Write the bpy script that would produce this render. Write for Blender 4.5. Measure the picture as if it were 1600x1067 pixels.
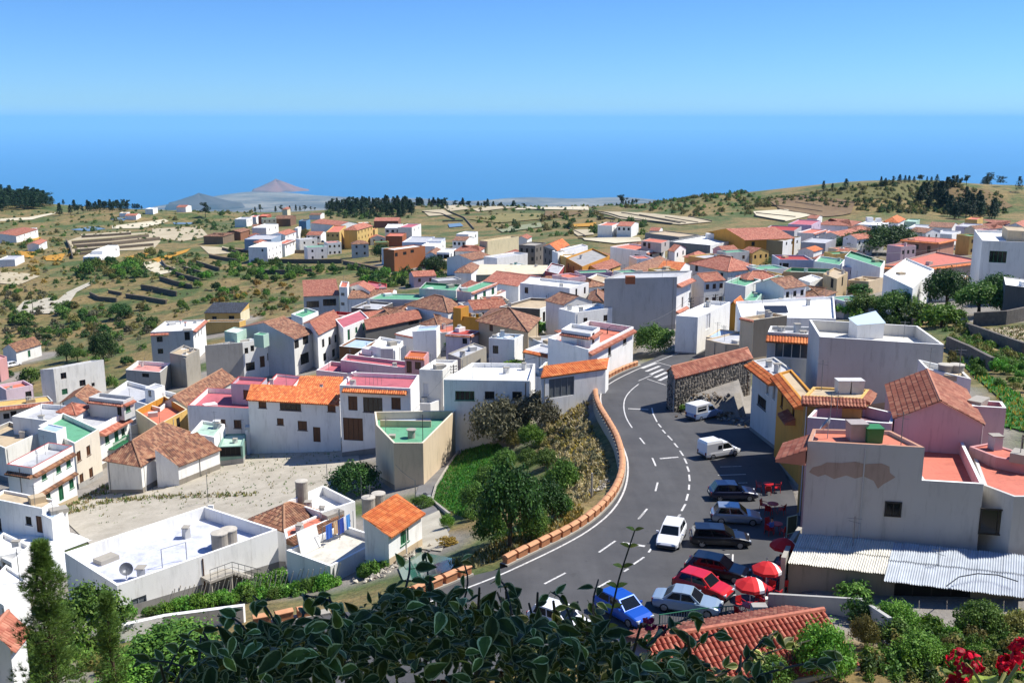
import bpy, bmesh, math, random
import numpy as np
from mathutils import Vector, Matrix
random.seed(7); np.random.seed(7)
SC = bpy.context.scene
for o in list(bpy.data.objects): bpy.data.objects.remove(o)
# ------------------------------------------------------------------ camera, sky, sun, exposure
PITCH = math.radians(12.45); FPX = 1570.0
cam_data = bpy.data.cameras.new('camera'); cam = bpy.data.objects.new('camera', cam_data)
SC.collection.objects.link(cam); SC.camera = cam
cam.location = (0, 0, 0); cam.rotation_euler = (math.pi/2 - PITCH, 0, 0)
cam_data.sensor_width = 36.0; cam_data.lens = FPX/1600*36.0
cam_data.clip_start = 0.05; cam_data.clip_end = 400000
SUN_VEC = Vector((0.72, 0.19, 1.0)).normalized()
SUN_EL = math.asin(SUN_VEC.z); SUN_AZ = math.atan2(SUN_VEC.x, SUN_VEC.y)
world = bpy.data.worlds.new('World'); SC.world = world; world.use_nodes = True
wn = world.node_tree.nodes; wl = world.node_tree.links
sky = wn.new('ShaderNodeTexSky'); sky.sky_type = 'NISHITA'; sky.sun_disc = False
sky.sun_elevation = SUN_EL; sky.sun_rotation = SUN_AZ; sky.altitude = 1400
sky.air_density = 1.0; sky.dust_density = 0.0; sky.ozone_density = 3.5
wn['Background'].inputs['Strength'].default_value = 0.112
tint = wn.new('ShaderNodeMix'); tint.data_type = 'RGBA'; tint.blend_type = 'MULTIPLY'; tint.inputs[0].default_value = 1.0
tint.inputs[7].default_value = (.37, .625, 1.0, 1)
wl.new(sky.outputs['Color'], tint.inputs[6]); wl.new(tint.outputs[2], wn['Background'].inputs['Color'])
sun_d = bpy.data.lights.new('sun', 'SUN'); sun_d.energy = 5.0; sun_d.angle = math.radians(0.5)
sun_d.color = (1.0, 0.955, 0.88)
sun = bpy.data.objects.new('sun', sun_d); SC.collection.objects.link(sun)
sun.rotation_euler = (-SUN_VEC).to_track_quat('-Z', 'Y').to_euler(); sun.location = (30, 10, 60)
SC.view_settings.view_transform = 'Standard'; SC.view_settings.look = 'None'
SC.view_settings.exposure = 0.45; SC.view_settings.gamma = 1.0
SC.view_settings.use_curve_mapping = False
SC.render.engine = 'CYCLES'
cy = SC.cycles
cy.max_bounces = 5; cy.diffuse_bounces = 3; cy.glossy_bounces = 2; cy.transmission_bounces = 4
cy.transparent_max_bounces = 6; cy.volume_bounces = 2; cy.use_denoising = True
cy.sample_clamp_indirect = 8; cy.caustics_reflective = False; cy.caustics_refractive = False
# ------------------------------------------------------------------ helpers
COL = SC.collection
def lin(c):
 if isinstance(c, str):
  c = c.lstrip('#'); c = [int(c[i:i+2], 16)/255 for i in (0, 2, 4)]
  return tuple((x/12.92 if x <= .04045 else ((x+.055)/1.055)**2.4) for x in c)
 return tuple(c)
MATS = {}
def nodes_of(name):
 m = bpy.data.materials.new(name); m.use_nodes = True
 nt = m.node_tree; b = nt.nodes['Principled BSDF']
 return m, nt, b
def N(nt, kind, **kw):
 n = nt.nodes.new('ShaderNode'+kind)
 for k, v in kw.items():
  if k in n.inputs.keys(): n.inputs[k].default_value = v
  else: setattr(n, k, v)
 return n
def ramp(nt, fac, stops):
 r = nt.nodes.new('ShaderNodeValToRGB'); e = r.color_ramp.elements
 while len(e) < len(stops): e.new(0.5)
 for i, (p, c) in enumerate(stops):
  e[i].position = p; e[i].color = (*c, 1)
 nt.links.new(fac, r.inputs[0]); return r
def mixc(nt, fac, a, b, blend='MIX'):
 m = nt.nodes.new('ShaderNodeMix'); m.data_type = 'RGBA'; m.blend_type = blend
 for s, v in ((m.inputs[0], fac), (m.inputs[6], a), (m.inputs[7], b)):
  if hasattr(v, 'links'): nt.links.new(v, s)
  elif isinstance(v, (int, float)): s.default_value = v
  else: s.default_value = (*v, 1)
 return m.outputs[2]
def noise(nt, scale, detail=4, rough=.55, vec=None):
 n = nt.nodes.new('ShaderNodeTexNoise'); n.inputs['Scale'].default_value = scale
 n.inputs['Detail'].default_value = detail; n.inputs['Roughness'].default_value = rough
 if vec is not None: nt.links.new(vec, n.inputs['Vector'])
 return n.outputs['Fac']
def geopos(nt): return nt.nodes.new('ShaderNodeNewGeometry').outputs['Position']
def bump(nt, b, h, strength=.3, dist=.05):
 n = nt.nodes.new('ShaderNodeBump'); n.inputs['Strength'].default_value = strength
 n.inputs['Distance'].default_value = dist
 nt.links.new(h, n.inputs['Height']); nt.links.new(n.outputs[0], b.inputs['Normal'])
def plain(name, c, rough=.7, metal=0.0, var=0.0, scale=3.0):
 key = ('plain', name)
 if key in MATS: return MATS[key]
 m, nt, b = nodes_of(name); c = lin(c)
 b.inputs['Roughness'].default_value = rough; b.inputs['Metallic'].default_value = metal
 if var > 0:
  f = noise(nt, scale, 5, .6, geopos(nt))
  r = ramp(nt, f, [(.3, tuple(x*(1-var) for x in c)), (.7, tuple(min(1, x*(1+var)) for x in c))])
  nt.links.new(r.outputs[0], b.inputs['Base Color'])
 else: b.inputs['Base Color'].default_value = (*c, 1)
 MATS[key] = m; return m
PAL = dict(white='#ecebe6', white2='#e4e2da', cream='#d9cdae', grey='#a3a19c', grey2='#878580', dgrey='#5b5956', blue='#b9c0cc',
 pink='#caa8ac', pink2='#c6928f', yellow='#c48a2e', yellow2='#d2ac62', beige='#d3bfa0', stone='#8a8377', green='#62a07c',
 dgreen='#427c58', red='#a93c32', rose='#b8626a', terra='#c9745a', terra2='#c8705a', orange='#b8602f', tan='#bca98a', mint='#a9c4b2', teal='#7a9c90',
 wallgrey='#c3c2bd', concrete='#a29c90', rawblock='#8f8678', brown='#5a3b24', adobe='#9c5a35', lightblue='#a9bfd6', lilac='#b9aeb6', slate='#3d4350', black='#1c1c1e', deck='#cfd0d0', deckgrey='#b5b6b8')
def wallmat(key, dirt=.5):
 k = ('wall', key, dirt)
 if k in MATS: return MATS[k]
 c = lin(PAL.get(key, key)); m, nt, b = nodes_of('render_'+key.replace('#', 'c'))
 b.inputs['Roughness'].default_value = .85
 p = geopos(nt)
 mp = nt.nodes.new('ShaderNodeMapping'); mp.inputs['Scale'].default_value = (1, 1, .28); nt.links.new(p, mp.inputs[0])
 s = noise(nt, 1.1, 6, .65, mp.outputs[0])
 l = noise(nt, .22, 3, .5, p)
 r1 = ramp(nt, s, [(.30, tuple(x*(1-.24*dirt) for x in c)), (.48, c), (.8, tuple(min(.9, x*1.03) for x in c))])
 r2 = ramp(nt, l, [(.30, (.90, .89, .86)), (.56, (1, 1, 1))])
 mq = nt.nodes.new('ShaderNodeMapping'); mq.inputs['Scale'].default_value = (1, 1, .09); nt.links.new(p, mq.inputs[0])
 dr = ramp(nt, noise(nt, 2.6, 5, .7, mq.outputs[0]), [(.30, (.62, .60, .56)), (.43, (1, 1, 1))])
 dr = mixc(nt, .25+.45*dirt, (1, 1, 1), dr.outputs[0])
 out = mixc(nt, 1.0, mixc(nt, .8*dirt+.1, r1.outputs[0], r2.outputs[0], 'MULTIPLY'), dr, 'MULTIPLY')
 nt.links.new(out, b.inputs['Base Color'])
 bump(nt, b, noise(nt, 9, 4, .6, p), .25, .02)
 MATS[k] = m; return m
def deckmat(key):
 k = ('deck', key)
 if k in MATS: return MATS[k]
 c = lin(PAL.get(key, key)); m, nt, b = nodes_of('roof_paint_'+key.replace('#', 'c'))
 b.inputs['Roughness'].default_value = .75
 p = geopos(nt)
 a = noise(nt, .7, 6, .7, p); d = noise(nt, 4.0, 4, .6, p)
 r1 = ramp(nt, a, [(.30, tuple(x*.68 for x in c)), (.50, c), (.75, tuple(min(.88, x*1.08) for x in c))])
 r2 = ramp(nt, d, [(.33, (.82, .80, .77)), (.5, (1, 1, 1))])
 nt.links.new(mixc(nt, .6, r1.outputs[0], r2.outputs[0], 'MULTIPLY'), b.inputs['Base Color'])
 MATS[k] = m; return m
TILEC = dict(brown=('#7d523f', '#9a694e', '#b08868', '#664638'), orange=('#c4642f', '#d47638', '#dd8e52', '#b5582a'), red=('#96543f', '#a8674e', '#b88064', '#854938'),
 salmon=('#a9604a', '#b97259', '#c68a70', '#985442'), old=('#6b4a38', '#8d5f43', '#a37a58', '#55402f'), slate=('#2e323b', '#3a3f4a', '#444a56', '#292c33'))
def tilemat(key, far=False):
 k = ('tile', key, far)
 if k in MATS: return MATS[k]
 cs = [lin(x) for x in TILEC[key]]; m, nt, b = nodes_of('clay_tile_'+key+('_far' if far else ''))
 b.inputs['Roughness'].default_value = .8
 uv = nt.nodes.new('ShaderNodeUVMap').outputs[0]
 sn = nt.nodes.new('ShaderNodeVectorMath'); sn.operation = 'SNAP'; sn.inputs[1].default_value = (.24, .42, 1); nt.links.new(uv, sn.inputs[0])
 wnz = nt.nodes.new('ShaderNodeTexWhiteNoise'); wnz.noise_dimensions = '2D'; nt.links.new(sn.outputs[0], wnz.inputs['Vector'])
 r = ramp(nt, wnz.outputs['Value'], [(.0, cs[3]), (.25, cs[0]), (.6, cs[1]), (1., cs[2])])
 big = noise(nt, .5, 5, .65, geopos(nt))
 r2 = ramp(nt, big, [(.32, (.72, .70, .66)), (.6, (1, 1, 1))])
 c = mixc(nt, .75, r.outputs[0], r2.outputs[0], 'MULTIPLY')
 if far:
  w = nt.nodes.new('ShaderNodeTexWave'); w.wave_type = 'BANDS'; w.bands_direction = 'X'; w.wave_profile = 'SIN'
  w.inputs['Scale'].default_value = 2*math.pi/.26/(2*math.pi)*1.0/1.0*0.32
  nt.links.new(uv, w.inputs['Vector']); bump(nt, b, w.outputs['Fac'], .7, .09)
 nt.links.new(c, b.inputs['Base Color'])
 MATS[k] = m; return m
class MB:
 """collects faces in world space; build() links them as one mesh object"""
 def __init__(s): s.v = []; s.f = []; s.m = []; s.uv = []
 def poly(s, pts, mi=0, uv=None):
  n = len(s.v); s.v += [tuple(p) for p in pts]; s.f.append(tuple(range(n, n+len(pts)))); s.m.append(mi)
  s.uv.append(uv if uv else [(0, 0)]*len(pts))
 def box(s, c, size, rz=0, mi=0, R=None):
  hx, hy, hz = size[0]/2, size[1]/2, size[2]/2
  M = R if R is not None else Matrix.Rotation(rz, 3, 'Z'); c = Vector(c)
  P = [c + M @ Vector((x, y, z)) for z in (-hz, hz) for x, y in ((-hx, -hy), (hx, -hy), (hx, hy), (-hx, hy))]
  for q in ((3, 2, 1, 0), (4, 5, 6, 7), (0, 1, 5, 4), (1, 2, 6, 5), (2, 3, 7, 6), (3, 0, 4, 7)): s.poly([P[i] for i in q], mi)
 def prism(s, poly, z0, z1, mi=0, top=True, bottom=False, mtop=None):
  n = len(poly)
  for i in range(n):
   a, b = poly[i], poly[(i+1) % n]
   s.poly([(a[0], a[1], z0), (b[0], b[1], z0), (b[0], b[1], z1), (a[0], a[1], z1)], mi)
  if top: s.poly([(p[0], p[1], z1) for p in poly], mi if mtop is None else mtop)
  if bottom: s.poly([(p[0], p[1], z0) for p in reversed(poly)], mi)
 def tube(s, pts, r, n=6, mi=0, caps=True):
  pts = [Vector(p) for p in pts]; rs = r if isinstance(r, (list, tuple)) else [r]*len(pts)
  rings = []
  for i, p in enumerate(pts):
   d = (pts[min(i+1, len(pts)-1)] - pts[max(i-1, 0)]).normalized()
   a = d.cross(Vector((0, 0, 1)))
   if a.length < .05: a = Vector((1, 0, 0))
   a.normalize(); b = a.cross(d)
   rings.append([p + rs[i]*(math.cos(2*math.pi*k/n)*a + math.sin(2*math.pi*k/n)*b) for k in range(n)])
  for i in range(len(rings)-1):
   for k in range(n):
    s.poly([rings[i][k], rings[i][(k+1) % n], rings[i+1][(k+1) % n], rings[i+1][k]], mi)
  if caps:
   s.poly(rings[-1], mi); s.poly(list(reversed(rings[0])), mi)
 def lathe(s, c, prof, n=12, mi=0):
  c = Vector(c)
  R = [[c + Vector((r*math.cos(2*math.pi*k/n), r*math.sin(2*math.pi*k/n), z)) for k in range(n)] for r, z in prof]
  for i in range(len(R)-1):
   for k in range(n): s.poly([R[i][k], R[i][(k+1) % n], R[i+1][(k+1) % n], R[i+1][k]], mi)
  s.poly(R[-1], mi)
 def mesh(s, name, mats, origin=(0, 0, 0), smooth=False):
  me = bpy.data.meshes.new(name); ox, oy, oz = origin
  me.from_pydata([(x-ox, y-oy, z-oz) for x, y, z in s.v], [], s.f)
  for mt in (mats if isinstance(mats, (list, tuple)) else [mats]): me.materials.append(mt)
  if any(s.m): me.polygons.foreach_set('material_index', s.m)
  ul = me.uv_layers.new(name='UVMap')
  ul.data.foreach_set('uv', [c for u in s.uv for p in u for c in p])
  if smooth: me.polygons.foreach_set('use_smooth', [True]*len(s.f))
  me.update(); return me
 def build(s, name, mats, parent=None, smooth=False, origin=None):
  o0 = tuple(parent_world(parent)) if parent is not None else (origin or (0, 0, 0))
  o = bpy.data.objects.new(name, s.mesh(name, mats, o0, smooth)); COL.objects.link(o)
  if parent is not None: o.parent = parent
  else: o.location = o0
  return o
def parent_world(p):
 v = Vector((0, 0, 0))
 while p is not None: v = v + p.location; p = p.parent
 return v
def tag(o, label=None, cat=None, group=None, kind=None):
 if label: o['label'] = label
 if cat: o['category'] = cat
 if group: o['group'] = group
 if kind: o['kind'] = kind
 return o
def empty(name, loc=(0, 0, 0), rz=0):
 o = bpy.data.objects.new(name, None); o.empty_display_size = .3; COL.objects.link(o)
 o.location = loc; o.rotation_euler = (0, 0, rz); return o
def copy_tree(o, parent=None):
 c = o.copy(); COL.objects.link(c); c.parent = parent
 for ch in o.children: copy_tree(ch, c)
 return c
def shared(name, me, parent, loc=(0, 0, 0), rot=(0, 0, 0), scale=(1, 1, 1)):
 o = bpy.data.objects.new(name, me); COL.objects.link(o); o.parent = parent
 o.location = loc; o.rotation_euler = rot; o.scale = scale; return o
# ------------------------------------------------------------------ survey: sight lines to terrain
CP, SP = math.cos(PITCH), math.sin(PITCH)
def ray(u, v):
 a = (u-800)/FPX; b = (533.5-v)/FPX
 return Vector((a, CP + b*SP, -SP + b*CP))
def at_z(u, v, z):
 d = ray(u, v); return d*(z/d.z)
def at_y(u, v, y):
 d = ray(u, v); return d*(y/d.y)
ctl = [(x, y, z) for x in (-60, -30, 0, 30, 60) for y, z in ((-8, -1.8), (1.5, -1.9), (6, -6), (15, -13.5), (30, -24), (42, -29.5))]
ctl += [tuple(at_z(*c)) for c in (
 (1046,850,-30),(800,900,-30),(620,970,-30.3),(420,995,-31.5),(1150,880,-30),(1100,700,-32),(1230,800,-30.5),(980,650,-33),(1025,580,-34.3),(1085,548,-35),(1150,545,-35),
 (880,700,-36.5),(800,650,-40.2),(880,625,-36.0),(918,612,-34.2),(924,640,-33.7),(942,672,-33.2),(955,700,-32.7),(957,740,-32.0),(942,778,-31.4),(900,808,-30.9),(900,770,-34.5),(760,760,-38.8),(740,700,-40.5),(700,790,-38),(690,830,-36),(640,880,-34),
 (740,680,-41),(660,752,-40.5),(600,765,-41.5),(560,695,-46),(420,690,-47.5),(300,690,-49.5),(330,740,-46.5),(450,760,-44.5),(200,820,-45.5),(300,800,-45),
 (165,755,-49.5),(60,830,-46.5),(190,945,-41.0),(450,905,-38.5),(540,935,-34.5),(350,965,-35.0),(0,1000,-37),(230,1000,-34.5),
 (30,650,-56),(110,600,-61),(20,560,-66),(220,590,-58),(400,610,-51),(300,560,-56),(560,560,-48),(660,560,-45),
 (700,480,-47.5),(850,480,-44),(1000,507,-37.5),(900,540,-39),(960,550,-37),(500,490,-53),(350,500,-57),(150,520,-66),(60,500,-68),(100,450,-66),(260,440,-63),
 (400,400,-64),(480,425,-59),(600,410,-57),(640,430,-55),(160,400,-66),(30,400,-68),(30,360,-78),(200,360,-75),(300,345,-78),(450,345,-72),(545,378,-63),(630,370,-63),
 (700,390,-56),(800,420,-50),(760,380,-56),(800,340,-62),(900,350,-58),(960,365,-53),(1100,410,-46.5),(1000,400,-48),(1150,380,-48),(1280,385,-47),(1400,380,-47),(1500,365,-47),(1590,360,-46),
 (1300,450,-40),(1200,470,-40),(1430,430,-40),(1440,500,-34),(1560,455,-33),(1330,480,-37),(1520,560,-29.5),(1590,640,-25),(1540,510,-31),
 (1255,855,-30),(1400,960,-29.5),(1500,930,-29),(1590,900,-28),(1450,1010,-27.5),(1600,760,-26.5),(1150,345,-52),(1300,335,-53),(1450,325,-52),(1600,325,-51))]
ctl += [tuple(at_y(*c)) for c in ((1000,322,680),(1100,309,640),(1200,306,630),(1300,297,620),(1400,289,620),(1480,285,640),(1600,290,700),
 (500,330,850),(600,322,900),(750,322,880),(850,330,700),(940,332,650),(0,312,900),(100,328,850),(200,335,800),(300,336,800),(400,336,850))]
ctl += [(130,1000,-112),(300,1000,-112),(480,1000,-108),(-150,1350,-165),(0,1350,-160),(-420,1350,-170),(-700,1350,-165),(400,1350,-160),(800,1350,-155),(-500,500,-75),(-300,200,-66),(-250,100,-58),(-150,40,-40),(500,500,-45),(300,250,-27),(200,100,-16),(120,40,-16)]
CT = np.array(ctl, float)
def _phi(r): return np.sqrt(r*r+36.0)
def _solve():
 P = CT[:, :2]; n = len(P); A = np.zeros((n+3, n+3))
 A[:n, :n] = _phi(np.linalg.norm(P[:, None]-P[None], axis=2)) - np.eye(n)*1.2
 A[:n, n] = 1; A[:n, n+1:] = P; A[n, :n] = 1; A[n+1:, :n] = P.T
 return np.linalg.solve(A, np.concatenate([CT[:, 2], np.zeros(3)]))
CW = _solve(); NCT = len(CT)
def G_arr(x, y):
 x = np.asarray(x, float).ravel(); y = np.asarray(y, float).ravel(); out = np.empty(len(x))
 for i in range(0, len(x), 20000):
  xs, ys = x[i:i+20000], y[i:i+20000]
  r = np.sqrt((xs[:, None]-CT[None, :, 0])**2 + (ys[:, None]-CT[None, :, 1])**2 + 36.0)
  out[i:i+20000] = r @ CW[:NCT] + CW[NCT] + CW[NCT+1]*xs + CW[NCT+2]*ys
 return out
def G(x, y):
 r = np.sqrt((CT[:, 0]-x)**2 + (CT[:, 1]-y)**2 + 36.0)
 return float(r @ CW[:NCT] + CW[NCT] + CW[NCT+1]*x + CW[NCT+2]*y)
TS = np.concatenate([np.linspace(36, 140, 105), np.geomspace(141, 1500, 260)])
def hit(u, v, h=0.0):
 """where a sight line meets the terrain raised by h"""
 d = ray(u, v); ts = TS/d.y
 z = ts*d.z - (G_arr(ts*d.x, ts*d.y) + h)
 k = np.where(z <= 0)[0]
 if len(k) == 0: return d*(900/d.y)
 k = k[0]
 if k == 0: return d*ts[0]
 a, b = z[k-1], z[k]; t = ts[k-1] + (ts[k]-ts[k-1])*a/(a-b)
 return d*t
def RZ(y): return -30.0 - (y-62.0)*0.0575          # road surface: an even grade
def at_road(u, v, dz=0.0):
 d = ray(u, v); # d.z t = -30 - (d.y t - 62)*.0575 + dz
 return d*((-30.0+62*.0575+dz)/(d.z + .0575*d.y))
SEC = dict(S1=(0,540,.25),S2=(0,760,.2878),S3=(380,700,.25),S4=(280,500,.25),S5=(640,480,.25),S6=(220,400,.25),S7=(560,400,.25),S8=(880,400,.25),
 T1=(1200,320,.25),T2=(1160,480,.275),T3=(1160,740,.3064),T4=(900,600,.225),T5=(900,800,.2502),T6=(640,800,.25),T7=(300,860,.25),T8=(660,580,.2128),
 U1=(0,260,.25),U2=(360,270,.2128),U3=(600,300,.2128),U4=(850,300,.2128),U5=(1150,250,.28125),U6=(0,440,.1875),U7=(150,270,.4375),U8=(1020,320,.1875),P=(0,0,1))
def proj(p):
 dep = p[1]*CP-p[2]*SP; return (800+FPX*p[0]/dep, 533.5-FPX*(p[1]*SP+p[2]*CP)/dep)
def px(sec, x, y):
 a = SEC[sec]; return a[0]+x*a[2], a[1]+y*a[2]
# ------------------------------------------------------------------ asphalt outline and parapet line (on the road's plane)
PARA = [(787,884),(815,870),(845,856),(873,843),(897,830),(922,814),(941,797),(957,779),(968,758),(973,738),(972,717),(966,694),(957,675),(946,657),(937,642),(931,627),(930,612),(936,602),(949,592),(966,583),(983,576),(999,571)]
PARA2 = [(618,943),(655,929),(700,911),(737,896)]
PARA3 = [(392,980),(440,972),(485,962),(518,956)]
ASPH = [(330,1010),(392,983),(520,958),(618,946),(737,899),(787,887),(845,859),(897,833),(941,800),(968,761),(974,738),(973,716),(958,674),(938,640),(931,612),(937,602),(966,582),(1001,569),(1040,552),(1075,541),(1100,534),(1135,531),(1140,545),(1118,556),(1046,592),(1041,640),(1100,655),(1180,650),(1176,600),(1192,628),(1206,690),(1240,770),(1262,850),(1232,890),(1215,935),(1185,985),(1030,1005),(900,1030),(700,1060),(330,1100)]
def dense(pts, step):
 out = []
 for a, b in zip(pts[:-1], pts[1:]):
  n = max(1, int((Vector(b)-Vector(a)).length/step))
  for i in range(n): out.append(Vector(a).lerp(Vector(b), i/n))
 out.append(Vector(pts[-1])); return out
def smooth_line(pts, it=3):
 pts = [Vector(p) for p in pts]
 for _ in range(it):
  q = [pts[0]]
  for a, b in zip(pts[:-1], pts[1:]): q += [a.lerp(b, .25), a.lerp(b, .75)]
  q.append(pts[-1]); pts = q
 return pts
def resample(pts, step):
 pts = [Vector(p) for p in pts]; out = [pts[0].copy()]; acc = 0.0
 for a, b in zip(pts[:-1], pts[1:]):
  L = (b-a).length; t = step-acc
  while t <= L: out.append(a.lerp(b, t/L)); t += step
  acc = L-(t-step)
 return out
PARA_W = [smooth_line([at_road(*p) for p in L]) for L in (PARA, PARA2, PARA3)]
ASPH_W = [at_road(*p) for p in ASPH]
def in_poly(x, y, poly):
 x = np.asarray(x); y = np.asarray(y); c = np.zeros(x.shape, bool); n = len(poly)
 for i in range(n):
  x0, y0 = poly[i][0], poly[i][1]; x1, y1 = poly[i-1][0], poly[i-1][1]
  if y0 == y1: continue
  c ^= ((y0 > y) != (y1 > y)) & (x < (x1-x0)*(y-y0)/(y1-y0)+x0)
 return c
def dist_line(x, y, pts):
 d = np.full(x.shape, 1e9)
 for a, b in zip(pts[:-1], pts[1:]):
  ax, ay = a[0], a[1]; bx, by = b[0]-ax, b[1]-ay; L = bx*bx+by*by+1e-9
  t = np.clip(((x-ax)*bx+(y-ay)*by)/L, 0, 1)
  d = np.minimum(d, np.hypot(x-ax-t*bx, y-ay-t*by))
 return d
def T_arr(x, y):
 """finished ground: terrain cut for the road, dropped behind the parapet"""
 x = np.asarray(x, float).ravel(); y = np.asarray(y, float).ravel(); z = G_arr(x, y)
 near = (y > 40) & (y < 160) & (x > -60) & (x < 60)
 if near.any():
  xs, ys, zs = x[near], y[near], z[near]
  ins = in_poly(xs, ys, ASPH_W); r = RZ(ys)
  d = np.minimum.reduce([dist_line(xs, ys, L[::4]+[L[-1]]) for L in PARA_W])
  k = np.clip(1-d/7, 0, 1)
  drop = np.where(k > 0, np.minimum(zs, r-.45*np.clip(k*2.2, 0, 1)+.1), zs)
  left = ~ins
  zs = np.where(left & (k > 0) & (xs < 45), drop, zs)
  de = dist_line(xs, ys, ASPH_W+[ASPH_W[0]])
  zs = np.where(~ins & (de < 1.6), np.minimum(zs, r-.12), zs)
  zs = np.where(ins, r-.5, zs); z[near] = zs
 return z
def T(x, y): return float(T_arr([x], [y])[0])
# ------------------------------------------------------------------ materials of the ground
def ground_material():
 m, nt, b = nodes_of('dry_slope_soil'); p = geopos(nt); b.inputs['Roughness'].default_value = .95
 a = noise(nt, .035, 9, .72, p); c = noise(nt, .35, 6, .7, p); d = noise(nt, 2.2, 4, .7, p)
 dry = ramp(nt, c, [(.25, lin('#625536')), (.45, lin('#877246')), (.62, lin('#9b8554')), (.8, lin('#b3a079'))])
 grn = ramp(nt, c, [(.25, lin('#34461c')), (.5, lin('#4d6029')), (.75, lin('#6c7340'))])
 sel = ramp(nt, a, [(.45, (0, 0, 0)), (.58, (1, 1, 1))])
 col = mixc(nt, sel.outputs[0], dry.outputs[0], grn.outputs[0])
 col = mixc(nt, .75, col, ramp(nt, d, [(.3, (.45, .47, .40)), (.58, (1, 1, 1))]).outputs[0], 'MULTIPLY')
 sp = ramp(nt, noise(nt, .9, 8, .8, p), [(.50, (1, 1, 1)), (.60, (.42, .50, .30))])
 col = mixc(nt, .8, col, sp.outputs[0], 'MULTIPLY')
 at = nt.nodes.new('ShaderNodeAttribute'); at.attribute_name = 'urban'
 pav = ramp(nt, c, [(.3, lin('#77736c')), (.7, lin('#989187'))])
 col = mixc(nt, at.outputs['Fac'], col, pav.outputs[0])
 nt.links.new(col, b.inputs['Base Color']); bump(nt, b, d, .6, .25)
 return m
def soil(name, c1, c2, scale=.5, rows=None):
 m, nt, b = nodes_of(name); p = geopos(nt); b.inputs['Roughness'].default_value = .95
 f = noise(nt, scale, 6, .65, p); g = noise(nt, scale*7, 4, .7, p)
 r = ramp(nt, f, [(.3, lin(c1)), (.7, lin(c2))])
 col = mixc(nt, .5, r.outputs[0], ramp(nt, g, [(.3, (.72, .72, .70)), (.6, (1, 1, 1))]).outputs[0], 'MULTIPLY')
 nt.links.new(col, b.inputs['Base Color']); bump(nt, b, g, .5, .08); return m
def asphalt_material():
 m, nt, b = nodes_of('asphalt'); p = geopos(nt)
 b.inputs['Roughness'].default_value = .82
 f = noise(nt, .25, 5, .6, p); g = noise(nt, 14, 3, .8, p)
 mp = nt.nodes.new('ShaderNodeMapping'); mp.inputs['Scale'].default_value = (.8, .10, 1); nt.links.new(p, mp.inputs[0])
 t = noise(nt, 1.0, 4, .6, mp.outputs[0])
 r = ramp(nt, f, [(.3, (.056, .056, .058)), (.7, (.085, .084, .085))])
 col = mixc(nt, .6, r.outputs[0], ramp(nt, t, [(.35, (.72, .72, .72)), (.6, (1, 1, 1))]).outputs[0], 'MULTIPLY')
 col = mixc(nt, .5, col, ramp(nt, g, [(.35, (.75, .75, .75)), (.6, (1.15, 1.15, 1.15))]).outputs[0], 'MULTIPLY')
 st = ramp(nt, noise(nt, .9, 6, .75, p), [(.28, (.55, .55, .55)), (.40, (1, 1, 1)), (.66, (1, 1, 1)), (.74, (1.3, 1.28, 1.25))])
 col = mixc(nt, .8, col, st.outputs[0], 'MULTIPLY')
 nt.links.new(col, b.inputs['Base Color']); bump(nt, b, g, .3, .01); return m
def paint_material():
 m, nt, b = nodes_of('road_paint'); p = geopos(nt); b.inputs['Roughness'].default_value = .6
 r = ramp(nt, noise(nt, 5, 5, .8, p), [(.36, lin('#77767a')), (.50, lin('#d3d1cb'))])
 nt.links.new(r.outputs[0], b.inputs['Base Color']); return m
# ------------------------------------------------------------------ terrain
def build_terrain():
 nr, na = 430, 420
 r = np.geomspace(12, 1520, nr); a = np.linspace(-math.radians(63), math.radians(63), na)
 R, A = np.meshgrid(r, a, indexing='ij'); X = R*np.sin(A); Y = R*np.cos(A)-20
 Z = T_arr(X, Y)
 rg = np.random.RandomState(3)
 V = np.stack([X.ravel(), Y.ravel(), Z], 1)
 i = np.arange(nr-1)[:, None]*na + np.arange(na-1)[None]
 F = np.stack([i, i+1, i+na+1, i+na], -1).reshape(-1, 4)[:, ::-1]
 me = bpy.data.meshes.new('terrain'); me.from_pydata(V.tolist(), [], F.tolist())
 me.polygons.foreach_set('use_smooth', [True]*len(F)); me.materials.append(ground_material())
 me.attributes.new('urban', 'FLOAT', 'POINT')
 o = bpy.data.objects.new('terrain', me); COL.objects.link(o); tag(o, 'dry grassy valley slope the village stands on', kind='structure')
 return o
TERRAIN = build_terrain()
SEA_Z = -1240.0
def far_profile(u_ang):
 reach = 16300 + 300*math.sin(u_ang*23) + 200*math.sin(u_ang*61+1)
 c0 = math.atan((400-800)/FPX)
 cape = math.exp(-((u_ang-c0)/.045)**2)
 reach += 2300*cape + 500*math.exp(-((u_ang-math.atan(-230/FPX))/.05)**2)
 reach -= 1100*max(0, min(1, (-.33-u_ang)/.05))
 return reach
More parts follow.
